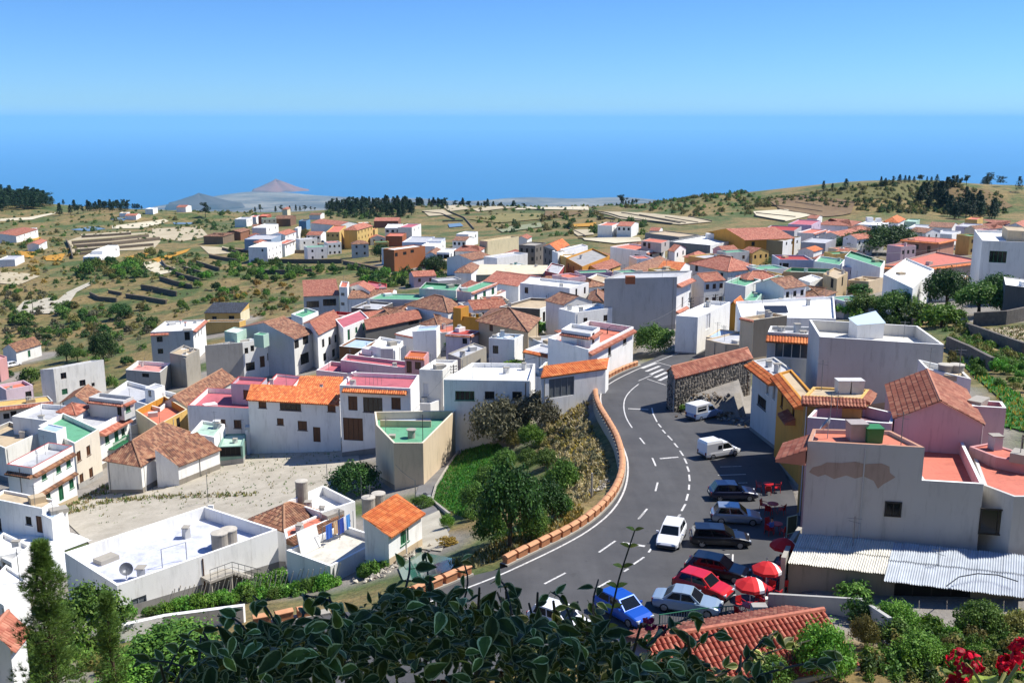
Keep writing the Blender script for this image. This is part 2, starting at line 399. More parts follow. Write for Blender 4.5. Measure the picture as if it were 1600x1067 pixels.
def build_coast():
 nr, na = 90, 260
 a = np.linspace(-math.radians(60), math.radians(60), na); V = []
 K = [(1300, -172), (3000, -400), (6000, -710), (9000, -895), (12000, -1055), (14000, -1160)]
 rg = np.random.RandomState(5)
 ks = np.array([k[0] for k in K]+[1]);
 for i in range(nr):
  t = i/(nr-1)
  for aa in a:
   reach = far_profile(aa); d = 1300*(reach/1300)**t if t < .5 else None
   d = 1300 + (reach-1300)*t**1.5
   z = np.interp(d, [k[0] for k in K]+[reach-60, reach], [k[1] for k in K]+[-1237, -1244])
   z += (6*math.sin(d*.004+aa*40)+9*math.sin(d*.0017-aa*70))*min(1, max(0, (reach-d)/900))
   V.append((d*math.sin(aa), d*math.cos(aa), z))
 F = [(i*na+j, i*na+na+j, i*na+na+j+1, i*na+j+1)[::-1] for i in range(nr-1) for j in range(na-1)]
 me = bpy.data.meshes.new('coastal_plain'); me.from_pydata(V, [], F); me.polygons.foreach_set('use_smooth', [True]*len(F))
 m, nt, b = nodes_of('coastal_soil'); p = geopos(nt); b.inputs['Roughness'].default_value = .95
 vo = nt.nodes.new('ShaderNodeTexVoronoi'); vo.inputs['Scale'].default_value = .006; nt.links.new(p, vo.inputs['Vector'])
 r = ramp(nt, noise(nt, .0012, 6, .6, p), [(.35, lin('#4a3f32')), (.5, lin('#746752')), (.62, lin('#938771')), (.75, lin('#574d3d'))])
 r2 = ramp(nt, noise(nt, .012, 4, .7, p), [(.45, (.75, .75, .75)), (.62, (1.25, 1.25, 1.25))])
 nt.links.new(mixc(nt, .8, r.outputs[0], r2.outputs[0], 'MULTIPLY'), b.inputs['Base Color']); me.materials.append(m)
 o = bpy.data.objects.new('coastal_plain', me); COL.objects.link(o); tag(o, 'pale coastal plain far below the village', kind='structure')
 for name, label, u, v, d, w, h, col in (('coastal_hill', 'reddish volcanic headland hill at the tip of the cape', 432, 297, 18000, 480, 175, '#8a5a48'),
           ('coastal_hill', 'dark cone hill rising from the coastal plain', 312, 318, 13500, 470, 125, '#4a4038')):
  c = at_y(u, v, d); mb = []; F = []; n = 40; nrg = 14
  for k in range(nrg):
   rr = k/(nrg-1)
   for j in range(n):
    an = 2*math.pi*j/n
    q = rr*w*(1+.18*math.sin(an*3+1)+.1*math.sin(an*7)); hh = h*max(0, (1-rr)**1.25)*(1+.12*math.sin(an*2+rr*5))
    mb.append((q*math.cos(an), q*math.sin(an)*.8, hh - (60 if k == nrg-1 else 0)))
  for k in range(nrg-1):
   for j in range(n): F.append((k*n+j, (k+1)*n+j, (k+1)*n+(j+1) % n, k*n+(j+1) % n))
  me = bpy.data.meshes.new(name); me.from_pydata(mb, [], F); me.polygons.foreach_set('use_smooth', [True]*len(F))
  me.materials.append(soil('hill_soil'+col[1:], col, col, .004))
  ho = bpy.data.objects.new(name, me); COL.objects.link(ho); ho.location = c; ho['label'] = label; ho['kind'] = 'structure'
build_coast()
def build_sea():
 mb = MB(); E = 120000
 mb.poly([(-E, 9000, SEA_Z), (E, 9000, SEA_Z), (E, E, SEA_Z), (-E, E, SEA_Z)])
 m, nt, b = nodes_of('sea_water'); p = geopos(nt)
 b.inputs['Base Color'].default_value = (.006, .075, .20, 1); b.inputs['Roughness'].default_value = .42; b.inputs['IOR'].default_value = 1.33
 b.inputs['Specular IOR Level'].default_value = .25
 mp = nt.nodes.new('ShaderNodeMapping'); mp.inputs['Scale'].default_value = (.35, 1, 1); nt.links.new(p, mp.inputs[0])
 r = ramp(nt, noise(nt, .0005, 4, .6, mp.outputs[0]), [(.35, (.004, .13, .33)), (.7, (.006, .15, .37))])
 nt.links.new(r.outputs[0], b.inputs['Base Color'])
 o = mb.build('sea', m); tag(o, 'calm blue ocean reaching the horizon', kind='structure')
build_sea()
def build_haze():
 mb = MB(); mb.box((0, 58000, (SEA_Z-2+250)/2), (252000, 136000, 250-(SEA_Z-2)))
 m = bpy.data.materials.new('haze_air'); m.use_nodes = True; nt = m.node_tree
 nt.nodes.remove(nt.nodes['Principled BSDF']); pv = nt.nodes.new('ShaderNodeVolumePrincipled')
 pv.inputs['Color'].default_value = (.34, .72, 1.0, 1); pv.inputs['Density'].default_value = HAZE_D; pv.inputs['Anisotropy'].default_value = 0.0
 nt.links.new(pv.outputs[0], nt.nodes['Material Output'].inputs['Volume'])
 o = mb.build('haze', m); tag(o, 'thin blue haze over the valley and the sea', kind='stuff')
HAZE_D = 3.0e-5
build_haze()
# ------------------------------------------------------------------ road, markings, parapet
ROAD = MB(); ROAD.poly([(p.x, p.y, RZ(p.y)) for p in ASPH_W][::1])
def fix_up(mb):
 f = mb.f[0]; n = Vector((0, 0, 0)); P = [Vector(mb.v[i]) for i in f]
 for i in range(len(P)): n += P[i].cross(P[(i+1) % len(P)])
 if n.z < 0: mb.f[0] = tuple(reversed(f))
fix_up(ROAD)
road = ROAD.build('road', asphalt_material()); tag(road, 'winding grey asphalt road with a parking bay', kind='structure')
M_PAINT = paint_material()
def stripe(pts, w, closed=False):
 pts = [Vector(p) for p in pts]; mb = MB(); L = []; Rr = []
 for i, p in enumerate(pts):
  d = pts[min(i+1, len(pts)-1)]-pts[max(i-1, 0)]; n = Vector((-d.y, d.x, 0)).normalized()*w/2
  a, b = p+n, p-n
  L.append((a.x, a.y, RZ(a.y)+.006)); Rr.append((b.x, b.y, RZ(b.y)+.006))
 for i in range(len(pts)-1): mb.poly([Rr[i], Rr[i+1], L[i+1], L[i]])
 return mb.build('road_marking', M_PAINT, road)
def mark(sec, pts, w=.14, sm=0):
 q = [at_road(*px(sec, *p)) for p in pts]
 stripe(smooth_line(q, sm) if sm else q, w)
mark('P', [(560,985),(650,948),(757,908),(800,890),(880,852),(925,826),(958,798),(976,768),(982,738),(980,712),(966,684),(946,650),(938,628),(939,612),(948,602),(968,590),(1000,575),(1035,561),(1075,546),(1098,541)], .16, 2)
mark('T4', [(435,0),(378,45),(340,95),(330,150),(338,205),(358,255),(390,303)], .14, 2)
mark('S8', [(470,780),(560,742)], .14)
for a, b in (((443,373),(477,415)),((530,512),(554,568)),((567,682),(552,742)),((494,865),(433,936))): mark('T4', [a, b], .16)
for a, b in (((362,170),(503,177)),((583,517),(710,506))): mark('T4', [a, b], .30)
for a, b in (((290,190),(430,212)),): mark('T5', [a, b], .34)
for a, b in (((143,250),(247,178)),((358,325),(425,280)),((622,50),(652,14)),((453,250),(470,228)),((300,370),(327,352)),((135,470),(215,425)),((393,40),(428,0))): mark('T5', [a, b], .16)
for a, b in (((843,447),(975,378)),): mark('T6', [a, b], .16)
mark('T4', [(527,165),(535,205),(562,262)], .16)
for a, b in (((570,275),(592,300)),((600,318),(622,342)),((637,357),(668,390)),((682,410),(707,440)),((722,462),(745,497)),((752,515),(770,552)),((771,570),(785,608)),((785,628),(790,672)),((786,697),(784,733)),((778,762),(765,808)),((760,832),(733,880)),((722,903),(692,946))): mark('T4', [a, b], .17)
for a, b in (((1000,574),(1150,570)),((985,632),(1180,626)),((975,690),(1190,684))): mark('T4', [a, b], .12)
for a, b in (((935,880),(985,876)),((922,945),(965,940))): mark('T4', [a, b], .12)
for a, b in (((780,268),(960,262)),((783,250),(776,288)),((930,518),(1000,516)),((980,262),(976,330)),((960,108),(1003,106)),((1003,106),(1000,150))): mark('T5', [a, b], .12)
for i in range(5):
 t = i/4; a0 = Vector((492, 702)).lerp(Vector((600, 778)), t); a1 = Vector((582, 668)).lerp(Vector((668, 745)), t)
 mark('S8', [tuple(a0), tuple(a1)], .5)
mark('S8', [(590,664),(690,692)], .14); mark('S8', [(525,768),(640,806)], .14)
def build_parapet():
 m_b, nt, b = nodes_of('parapet_brick'); p = geopos(nt); b.inputs['Roughness'].default_value = .85
 br = nt.nodes.new('ShaderNodeTexBrick'); br.inputs['Scale'].default_value = 1.0
 br.inputs['Color1'].default_value = (*lin('#a9683f'), 1); br.inputs['Color2'].default_value = (*lin('#b87b50'), 1); br.inputs['Mortar'].default_value = (*lin('#7b5a42'), 1)
 br.inputs['Brick Width'].default_value = .24; br.inputs['Row Height'].default_value = .08; br.inputs['Mortar Size'].default_value = .008
 tc = nt.nodes.new('ShaderNodeTexCoord'); mpn = nt.nodes.new('ShaderNodeMapping'); mpn.inputs['Rotation'].default_value = (math.pi/2, 0, 0)
 nt.links.new(tc.outputs['Object'], mpn.inputs[0]); nt.links.new(mpn.outputs[0], br.inputs['Vector'])
 nt.links.new(br.outputs['Color'], b.inputs['Base Color'])
 m_c = plain('parapet_coping', '#c58e66', .8, var=.16, scale=2.5); m_k = plain('parapet_kerb', '#9d988c', .9, var=.15, scale=1.5)
 L, W, H = 1.02, .44, .50
 body = MB(); body.box((0, 0, H/2), (L, W, H)); body_me = body.mesh('brick_block', m_b)
 cop = MB(); prof = [(-W/2-.05, H), (-W/2-.05, H+.05), (-W*.32, H+.13), (0, H+.17), (W*.32, H+.13), (W/2+.05, H+.05), (W/2+.05, H)]
 for i in range(len(prof)-1):
  (a, za), (c, zc) = prof[i], prof[i+1]
  cop.poly([(-L/2-.03, a, za), (-L/2-.03, c, zc), (L/2+.03, c, zc), (L/2+.03, a, za)])
 for s in (-1, 1):
  pp = [(s*(L/2+.03), a, z) for a, z in prof]; cop.poly(pp if s > 0 else pp[::-1])
 cop.poly([(-L/2-.03, -W/2-.05, H), (L/2+.03, -W/2-.05, H), (L/2+.03, W/2+.05, H), (-L/2-.03, W/2+.05, H)][::-1])
 cop_me = cop.mesh('coping', m_c)
 rg = random.Random(4)
 for line, label in zip(PARA_W, ('long curving brick block parapet on the outer edge of the road', 'short brick block parapet left of the driveway gap, behind the shrub', 'far brick block parapet beside the vineyard, half hidden by the shrub')):
  c = line[len(line)//2]; root = empty('road_parapet', (c.x, c.y, RZ(c.y))); tag(root, label, 'parapet', 'brick parapets along the road')
  kb = MB(); P = resample(line, .6)
  for a, b2 in zip(P[:-1], P[1:]):
   d = (b2-a).normalized(); n = Vector((-d.y, d.x, 0))
   w0, w1 = -.34, .36
   q = [a+n*w0, b2+n*w0, b2+n*w1, a+n*w1]
   up = [(v.x, v.y, RZ(v.y)+.14) for v in q]; dn = [(v.x, v.y, RZ(v.y)-(1.0 if k > 1 else .3)) for k, v in enumerate(q)]
   kb.poly(up); kb.poly([dn[0], dn[1], up[1], up[0]]); kb.poly([dn[2], dn[3], up[3], up[2]])
  kb.build('kerb_base', m_k, root)
  P = resample(line, 1.33)
  for i in range(len(P)-1):
   a, b2 = P[i], P[i+1]; m = (a+b2)/2; d = b2-a
   if d.length < 1.1: continue
   o = shared('brick_block', body_me, root, (m.x-c.x, m.y-c.y, RZ(m.y)+.13-RZ(c.y)+rg.uniform(-.015, .015)), (0, 0, math.atan2(d.y, d.x)+rg.uniform(-.03, .03)))
   shared('coping', cop_me, o)
build_parapet()
# ------------------------------------------------------------------ house builder
HOUSES = []; FOOT = []            # footprints, used for the paving between the houses
M_GLASS = plain('window_glass', '#171b20', .12); M_FRAMEW = plain('window_frame_white', '#dcdad4', .6); M_FRAMEB = plain('window_frame_brown', '#4a2d1a', .6)
PANE = dict(glass=(M_GLASS, M_FRAMEW), brown=(plain('shutter_brown', '#5d3a20', .65, var=.2, scale=6), M_FRAMEB), bglass=(M_GLASS, M_FRAMEB),
 green=(plain('shutter_green', '#1d5a3a', .6, var=.15, scale=6), plain('frame_green', '#2a6b48', .6)), gglass=(M_GLASS, plain('frame_green', '#2a6b48', .6)),
 dark=(plain('opening_dark', '#1b1714', .9), plain('frame_dark', '#2d2722', .7)), white=(plain('door_white', '#cfd0d2', .6), M_FRAMEW),
 grey=(plain('door_grey', '#6e7476', .55, .2, var=.1), plain('frame_grey', '#8a8d90', .6)), blueglass=(plain('blue_grey_glass', '#32414f', .15), M_FRAMEW))  # blueglass: smooth blue grey pane
def tile_plane(mb, p0, p1, p2, p3, dist, rows=None):
 """p0-p1 is the eave, p3-p2 the upper edge"""
 p0, p1, p2, p3 = [Vector(p) for p in (p0, p1, p2, p3)]
 U = (p1-p0); L = U.length
 if L < .05: return
 U.normalize(); n = U.cross(p3-p0 if (p3-p0).length > .05 else p2-p0).normalized()
 if n.z < 0: n = -n
 Wd = n.cross(U)
 if Wd.dot((p2+p3)/2-(p0+p1)/2) < 0: Wd = -Wd
 W = max((p3-p0).dot(Wd), (p2-p0).dot(Wd)); l3 = (p3-p0).dot(U); l2 = (p2-p0).dot(U)
 off = random.uniform(0, 50)
 low = [p-n*.03 for p in (p0, p1, p2, p3)]
 if U.cross(Wd).dot(n) < 0: low = low[::-1]
 uvl = [((p-p0).dot(U)+off, (p-p0).dot(Wd)) for p in low]
 mb.poly(low, 0, uvl)
 th = [p-n*.14 for p in (p0, p1)]
 mb.poly([th[0], th[1], p1-n*.03, p0-n*.03], 0, [(off, 0), (off+L, 0), (off+L, .1), (off, .1)])
 if dist > 175: return
 sp = .25 if dist < 100 else .32
 prof = [(0, 0), (.25, .055), (.5, .075), (.75, .055), (1, 0)] if dist < 120 else [(0, 0), (.5, .085), (1, 0)]
 nc = max(1, int(round(L/sp))); s = L/nc
 step = .42 if dist < 105 else 1e9
 for c in range(nc):
  u0 = c*s; uc = u0+s/2; wm = W
  if l3 > .01 and uc < l3: wm = min(wm, W*uc/l3)
  if l2 < L-.01 and uc > l2: wm = min(wm, W*(L-uc)/(L-l2))
  nr = max(1, int(math.ceil(wm/step)))
  for r in range(nr):
   w0 = r*step if nr > 1 else 0; w1 = min(wm, w0+step) if nr > 1 else wm
   lift = .03 if nr > 1 else 0
   for k in range(len(prof)-1):
    (a, ha), (b, hb) = prof[k], prof[k+1]
    q = [p0+U*(u0+a*s)+Wd*w0+n*(ha+lift), p0+U*(u0+b*s)+Wd*w0+n*(hb+lift), p0+U*(u0+b*s)+Wd*w1+n*hb, p0+U*(u0+a*s)+Wd*w1+n*ha]
    uu = [(off+u0+.02, w0+.03), (off+u0+s-.04, w0+.03), (off+u0+s-.04, max(w0+.04, w1-.05)), (off+u0+.02, max(w0+.04, w1-.05))]
    uu = [((c+.5+(.3 if x > off+uc else -.3))*.24+math.floor(off), y) for x, y in uu]
    if U.cross(Wd).dot(n) < 0: q = q[::-1]; uu = uu[::-1]
    mb.poly(q, 0, uu)
def tile_cap(mb, a, b, r=.13, n=5):
 mb.tube([a, b], r, n)
def inset_poly(poly, d):
 n = len(poly); out = []
 for i in range(n):
  a, b, c = poly[i-1], poly[i], poly[(i+1) % n]
  e1 = (b-a).normalized(); e2 = (c-b).normalized(); n1 = Vector((-e1.y, e1.x)); n2 = Vector((-e2.y, e2.x))
  k = max(.35, 1+n1.dot(n2)); out.append(b+(n1+n2)*(d/k))
 return out
class House: pass
def H(name, label, sec, pts, h, wall='white', roof='flat', deck='deckgrey', ph=.7, cop=None, inner=None, rect=False, win=(), eave=(), ridge=0, rh=1.6, tile='brown', over=.35,
  cat='house', group=None, on=None, anchor=1, base=None, dirt=.65, hi=2, ins=None, wcol=None, ztop=None, zbase=None):
 q = [px(sec, *p) for p in pts]
 if ztop is not None: zt = ztop
 elif on is not None:
  zt = on.deck + h
 else:
  P = hit(*q[anchor], h); zt = P.z
 poly = [at_z(u, v, zt) for u, v in q]; poly = [Vector((p.x, p.y)) for p in poly]
 if len(poly) == 3: poly.append(poly[0]+poly[2]-poly[1])
 if rect and len(poly) == 4:
  A, B, Cc = poly[0], poly[1], poly[2]
  if (B-A).length >= (Cc-B).length:
   d = (B-A).normalized(); nn = Vector((-d.y, d.x)); w = (Cc-B).dot(nn); Cc = B+nn*w
  else:
   d = (Cc-B).normalized(); nn = Vector((-d.y, d.x)); w = (A-B).dot(nn); A = B+nn*w
  poly = [A, B, Cc, A+Cc-B]
 area = sum(poly[i-1].x*poly[i].y-poly[i].x*poly[i-1].y for i in range(len(poly)))
 flip = area < 0
 n = len(poly); cen = sum(poly, Vector((0, 0)))/n; dist = cen.y
 s = House(); s.zt = zt; s.poly = poly; s.cen = cen; s.dist = dist
 if on is None:
  gz = T_arr([p.x for p in poly]+[cen.x], [p.y for p in poly]+[cen.y]); zb = float(gz.min())-.6
  if zbase is not None: zb = zbase
  root = empty(name, (cen.x, cen.y, zb)); tag(root, label, cat, group); FOOT.append((cen.x, cen.y, max((p-cen).length for p in poly)))
 else:
  zb = on.deck-.03; root = None
 s.zb = zb
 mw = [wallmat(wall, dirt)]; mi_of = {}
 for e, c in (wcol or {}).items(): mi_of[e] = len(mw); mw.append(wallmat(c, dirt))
 op = {i: [] for i in range(n)}
 for w in win:
  if w[0] == 'g':
   _, e, nc, nrw, kind = w[:5]; ww, wh = (w[5], w[6]) if len(w) > 6 else (1.0, 1.2); top = w[7] if len(w) > 7 else (ph if roof == 'flat' else 0)+1.35
   Le = (poly[(e+1) % n]-poly[e]).length
   for r in range(nrw):
    for c in range(nc):
     sx = Le*(c+.5)/nc; z = zt-top-r*2.9
     op[e].append((sx-ww/2, sx+ww/2, z-wh/2, z+wh/2, kind))
  else:
   e, x, y, ww, wh, kind = w; a, b = poly[e], poly[(e+1) % n]; d = (b-a).normalized(); nn = Vector((d.y, -d.x))
   R = ray(*px(sec, x, y)); den = R.x*nn.x+R.y*nn.y
   if abs(den) < 1e-4: continue
   t = (a.dot(nn))/den; p = R*t; sx = (Vector((p.x, p.y))-a).dot(d)
   op[e].append((sx-ww/2, sx+ww/2, p.z-wh/2, p.z+wh/2, kind))
 wm = MB(); wins = []
 def outward(i):
  d = (poly[(i+1) % n]-poly[i]).normalized(); o = Vector((d.y, -d.x)); return -o if flip else o
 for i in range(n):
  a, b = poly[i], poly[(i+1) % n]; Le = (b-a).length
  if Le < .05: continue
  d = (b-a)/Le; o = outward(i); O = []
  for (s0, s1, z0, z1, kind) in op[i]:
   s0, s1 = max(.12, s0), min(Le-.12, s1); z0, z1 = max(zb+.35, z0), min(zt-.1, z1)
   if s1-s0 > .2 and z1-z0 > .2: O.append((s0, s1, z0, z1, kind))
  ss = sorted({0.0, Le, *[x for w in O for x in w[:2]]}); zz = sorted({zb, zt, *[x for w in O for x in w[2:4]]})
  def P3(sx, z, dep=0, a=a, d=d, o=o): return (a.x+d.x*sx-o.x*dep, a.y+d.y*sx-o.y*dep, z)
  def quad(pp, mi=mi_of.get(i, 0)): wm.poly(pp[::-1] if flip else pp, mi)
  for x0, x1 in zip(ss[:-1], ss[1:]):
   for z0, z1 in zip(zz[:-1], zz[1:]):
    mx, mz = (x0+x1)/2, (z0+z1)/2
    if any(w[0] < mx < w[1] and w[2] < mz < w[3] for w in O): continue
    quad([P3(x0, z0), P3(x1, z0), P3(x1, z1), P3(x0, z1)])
  for (s0, s1, z0, z1, kind) in O:
   D = .16
   quad([P3(s0, z0), P3(s0, z1), P3(s0, z1, D), P3(s0, z0, D)][::-1]); quad([P3(s1, z0), P3(s1, z1), P3(s1, z1, D), P3(s1, z0, D)])
   quad([P3(s0, z1), P3(s1, z1), P3(s1, z1, D), P3(s0, z1, D)][::-1]); quad([P3(s0, z0), P3(s1, z0), P3(s1, z0, D), P3(s0, z0, D)])
   wins.append((P3, d, o, s0, s1, z0, z1, kind))
 extra = []
 if roof in ('gable', 'hip', 'mono') and n == 4:
  z = zt
  E = [Vector((p.x, p.y, z)) for p in poly]
  if roof == 'mono':
   a, b, c, dd = hi, (hi+1) % 4, (hi+2) % 4, (hi+3) % 4       # edge hi is the high side
   top = {a: rh, b: rh, c: 0, dd: 0}
   X = [E[i]+Vector((0, 0, top[i])) for i in range(4)]
   for i in range(4):
    j = (i+1) % 4
    if top[i] > 0 or top[j] > 0:
     qd = [E[i], E[j]] + ([X[j]] if top[j] else []) + ([X[i]] if top[i] else [])
     wm.poly(qd[::-1] if flip else qd)
   oo = Vector((*outward(c), 0))*over; sl = rh/max(.5, (E[b]-E[c]).length)
   e1 = (X[b]-X[a]).normalized()*.12
   up0 = Vector((*outward(a), 0))*.15
   extra.append((X[dd]+oo-Vector((0, 0, sl*over))-e1, X[c]+oo-Vector((0, 0, sl*over))+e1, X[b]+up0+e1+Vector((0, 0, sl*.15)), X[a]+up0-e1+Vector((0, 0, sl*.15))))
   extra[-1] = (extra[-1][1], extra[-1][0], extra[-1][3], extra[-1][2])
   extra[-1] = tuple(p+Vector((0, 0, .06)) for p in extra[-1])
  else:
   r = ridge; i0, i1, i2, i3 = [(r+k) % 4 for k in range(4)]      # eaves i0-i1 and i2-i3
   m0 = (E[i1]+E[i2])/2; m1 = (E[i3]+E[i0])/2; rd = (m1-m0).normalized(); half = (E[i2]-E[i1]).length/2
   up = Vector((0, 0, rh)); sl = rh/half
   o1 = Vector((*outward(i0), 0)); o2 = Vector((*outward(i2), 0)); dz = Vector((0, 0, -sl*over))
   if roof == 'gable':
    R0, R1 = m0+up, m1+up
    wm.poly([E[i1], E[i2], R0][::-1] if flip else [E[i1], E[i2], R0]); wm.poly([E[i3], E[i0], R1][::-1] if flip else [E[i3], E[i0], R1])
    g = rd*.15; lift = Vector((0, 0, .06))
    extra.append((E[i0]+o1*over+dz+g+lift, E[i1]+o1*over+dz-g+lift, R0-g+lift, R1+g+lift))
    extra.append((E[i2]+o2*over+dz-g+lift, E[i3]+o2*over+dz+g+lift, R1+g+lift, R0-g+lift))
   else:
    iv = half if ins is None else ins
    R0, R1 = m0+rd*iv+up, m1-rd*iv+up; lift = Vector((0, 0, .06))
    og0 = Vector((*outward(i1), 0))*over; og1 = Vector((*outward(i3), 0))*over
    c0, c1, c2, c3 = [E[i0]+o1*over+og1+dz+lift, E[i1]+o1*over+og0+dz+lift, E[i2]+o2*over+og0+dz+lift, E[i3]+o2*over+og1+dz+lift]
    R0, R1 = R0+lift, R1+lift
    extra += [(c0, c1, R0, R1), (c2, c3, R1, R0), (c1, c2, R0, R0), (c3, c0, R1, R1)]
   s.ridge = (R0, R1)
 if on is None: wobj = wm.build('wall', mw, root); s.root = root
 else:
  wobj = wm.build(name, mw, on.root); s.root = wobj; root = wobj
  if label: wobj['label'] = label
 far = dist > 175
 if roof == 'flat':
  pm = MB(); inn = inset_poly(poly, -.22 if flip else .22); dz = zt-ph
  if ph > .02:
   for i in range(n):
    j = (i+1) % n; a, b, c, e = poly[i], poly[j], inn[j], inn[i]
    q1 = [(a.x, a.y, zt), (b.x, b.y, zt), (c.x, c.y, zt), (e.x, e.y, zt)]; q2 = [(e.x, e.y, zt), (c.x, c.y, zt), (c.x, c.y, dz), (e.x, e.y, dz)]
    pm.poly(q1[::-1] if flip else q1, 0); pm.poly(q2[::-1] if flip else q2, 1)
   pm.build('parapet', [wallmat(cop or wall, .3), wallmat(inner or wall, dirt)], root)
  dm = MB(); pts2 = [(p.x, p.y, dz+.002) for p in (inn if ph > .02 else poly)]; dm.poly(pts2[::-1] if flip else pts2)
  dm.build('roof_deck', deckmat(deck), root); s.deck = dz
 else:
  tm = MB()
  for qd in extra: tile_plane(tm, *qd, dist)
  if dist < 260 and roof != 'mono':
   tile_cap(tm, s.ridge[0]+Vector((0, 0, .05)), s.ridge[1]+Vector((0, 0, .05)), .14)
   if roof == 'hip':
    tile_cap(tm, extra[0][1]+Vector((0, 0, .04)), s.ridge[0]+Vector((0, 0, .04)), .12); tile_cap(tm, extra[0][0]+Vector((0, 0, .04)), s.ridge[1]+Vector((0, 0, .04)), .12)
  t = tm.build('roof', tilemat(tile, far), root)
  s.deck = zt
 for (P3, d, o, s0, s1, z0, z1, kind) in wins:
  pane, frame = PANE[kind]; near = dist < 150
  isdoor = (z1-z0) > 1.7 and (z1-z0) > (s1-s0)
  nm = 'door' if isdoor or kind in ('grey', 'white') and (z1-z0) > 1.6 else 'window'
  fb = MB(); fw = .07
  def bar(a0, a1, b0, b1, dep):
   fb.poly([P3(a0, b0, dep), P3(a1, b0, dep), P3(a1, b1, dep), P3(a0, b1, dep)][::-1 if flip else 1])
  def slab(a0, a1, b0, b1, d0, d1):
   Q = [P3(a0, b0, d0), P3(a1, b0, d0), P3(a1, b1, d0), P3(a0, b1, d0)]; K = [P3(a0, b0, d1), P3(a1, b0, d1), P3(a1, b1, d1), P3(a0, b1, d1)]
   fb.poly(Q)
   for i in range(4): fb.poly([Q[i], K[i], K[(i+1) % 4], Q[(i+1) % 4]])
  slab(s0, s1, z1-fw, z1, .06, .14); slab(s0, s1, z0, z0+fw, .06, .14); slab(s0, s0+fw, z0+fw, z1-fw, .06, .14); slab(s1-fw, s1, z0+fw, z1-fw, .06, .14)
  if (s1-s0) > .8: slab((s0+s1)/2-.03, (s0+s1)/2+.03, z0+fw, z1-fw, .07, .14)
  if (s1-s0) > 2.2:
   for q4 in (.25, .75): slab(s0+(s1-s0)*q4-.03, s0+(s1-s0)*q4+.03, z0+fw, z1-fw, .07, .14)
  if near and nm == 'window': slab(s0-.1, s1+.1, z0-.08, z0-.005, -.06, .1)
  nf = len(fb.f)
  pb = MB(); pb.poly([P3(s0, z0, .12), P3(s1, z0, .12), P3(s1, z1, .12), P3(s0, z1, .12)])
  if on is None:
   f = fb.build(nm, frame, root); pb.build('pane' if nm == 'window' else 'door_leaf', pane, f)
  else:
   fb.poly(pb.f and [pb.v[i] for i in pb.f[0]], 1); fb.build(nm, [frame, pane], root)
 for ev in eave:
  e = ev[0]; s0, s1 = ev[1], ev[2]; dz = ev[3] if len(ev) > 3 else .15; dep = ev[4] if len(ev) > 4 else .6; tl = ev[5] if len(ev) > 5 else 'salmon'; drop = ev[6] if len(ev) > 6 else dep*.5
  a, b = poly[e], poly[(e+1) % n]; o = outward(e); p = a.lerp(b, s0); r = a.lerp(b, s1); z = zt-dz
  em = MB(); d = (b-a).normalized()
  x0 = Vector((p.x+o.x*dep, p.y+o.y*dep, z-drop)); x1 = Vector((r.x+o.x*dep, r.y+o.y*dep, z-drop))
  y0 = Vector((p.x, p.y, z)); y1 = Vector((r.x, r.y, z))
  if flip: x0, x1, y0, y1 = x1, x0, y1, y0
  tile_plane(em, x0, x1, y1, y0, dist)
  und = [y0-Vector((0, 0, drop+.12)), y1-Vector((0, 0, drop+.12)), x1-Vector((0, 0, .14)), x0-Vector((0, 0, .14))]
  em.poly(und); em.poly([und[0], und[3], x0, y0]); em.poly([und[1], y1, x1, und[2]])
  em.build('tile_canopy', tilemat(tl, far), root)
 s.outward = outward; s.flip = flip
 if on is None and dist < 190: HOUSES.append(s)
 return s
def on_deck(s, sec, x, y, dz=0): return at_z(*px(sec, x, y), s.deck+dz)
def chimney(s, sec, x, y, w=.6, h=1.0, mat='wallgrey', cap='terra'):
 p = on_deck(s, sec, x, y); mb = MB(); mb.box((p.x, p.y, p.z+h/2-.05), (w, w, h+.1)); mb.box((p.x, p.y, p.z+h+.06), (w+.16, w+.16, .10), mi=1)
 mb.build('chimney', [wallmat(mat), wallmat(cap)], s.root)
def slabbox(s, name, sec, x, y, w, d, h, mat='wallgrey', rz=0, cap=None):
 p = on_deck(s, sec, x, y); mb = MB(); mb.box((p.x, p.y, p.z+h/2-.02), (w, d, h), rz)
 if cap: mb.box((p.x, p.y, p.z+h+.03), (w+.12, d+.12, .07), rz, 1)
 return mb.build(name, [wallmat(mat), wallmat(cap or mat)], s.root)
def wall_bar(s, name, sec, pts, h=.9, t=.2, mat='white', dz=0):
 """a low wall along a roof line"""
 P = [on_deck(s, sec, *p) for p in pts]; mb = MB()
 for a, b in zip(P[:-1], P[1:]):
  c = (a+b)/2; L = (b-a).length; mb.box((c.x, c.y, s.deck+dz+h/2), (L+t*.9, t, h), math.atan2(b.y-a.y, b.x-a.x))
 return mb.build(name, wallmat(mat), s.root)
def tank(s, sec, x, y, r, h, label, mat='concrete', lid='concrete'):
 p = on_deck(s, sec, x, y); root = empty('water_tank', p); tag(root, label, 'water tank', 'round water tanks on roofs')
 mb = MB(); mb.lathe(p, [(r, 0), (r, h), (r*.9, h)], 18); mb.build('tank_body', plain('tank_concrete', '#9a9284', .9, var=.18, scale=1.5), root, smooth=False)
 mb = MB(); mb.lathe(p+Vector((0, 0, h)), [(r*1.06, -.04), (r*1.06, .06), (r*.2, .12)], 18); mb.build('lid', plain('tank_lid', '#b9b2a4', .9, var=.15), root)
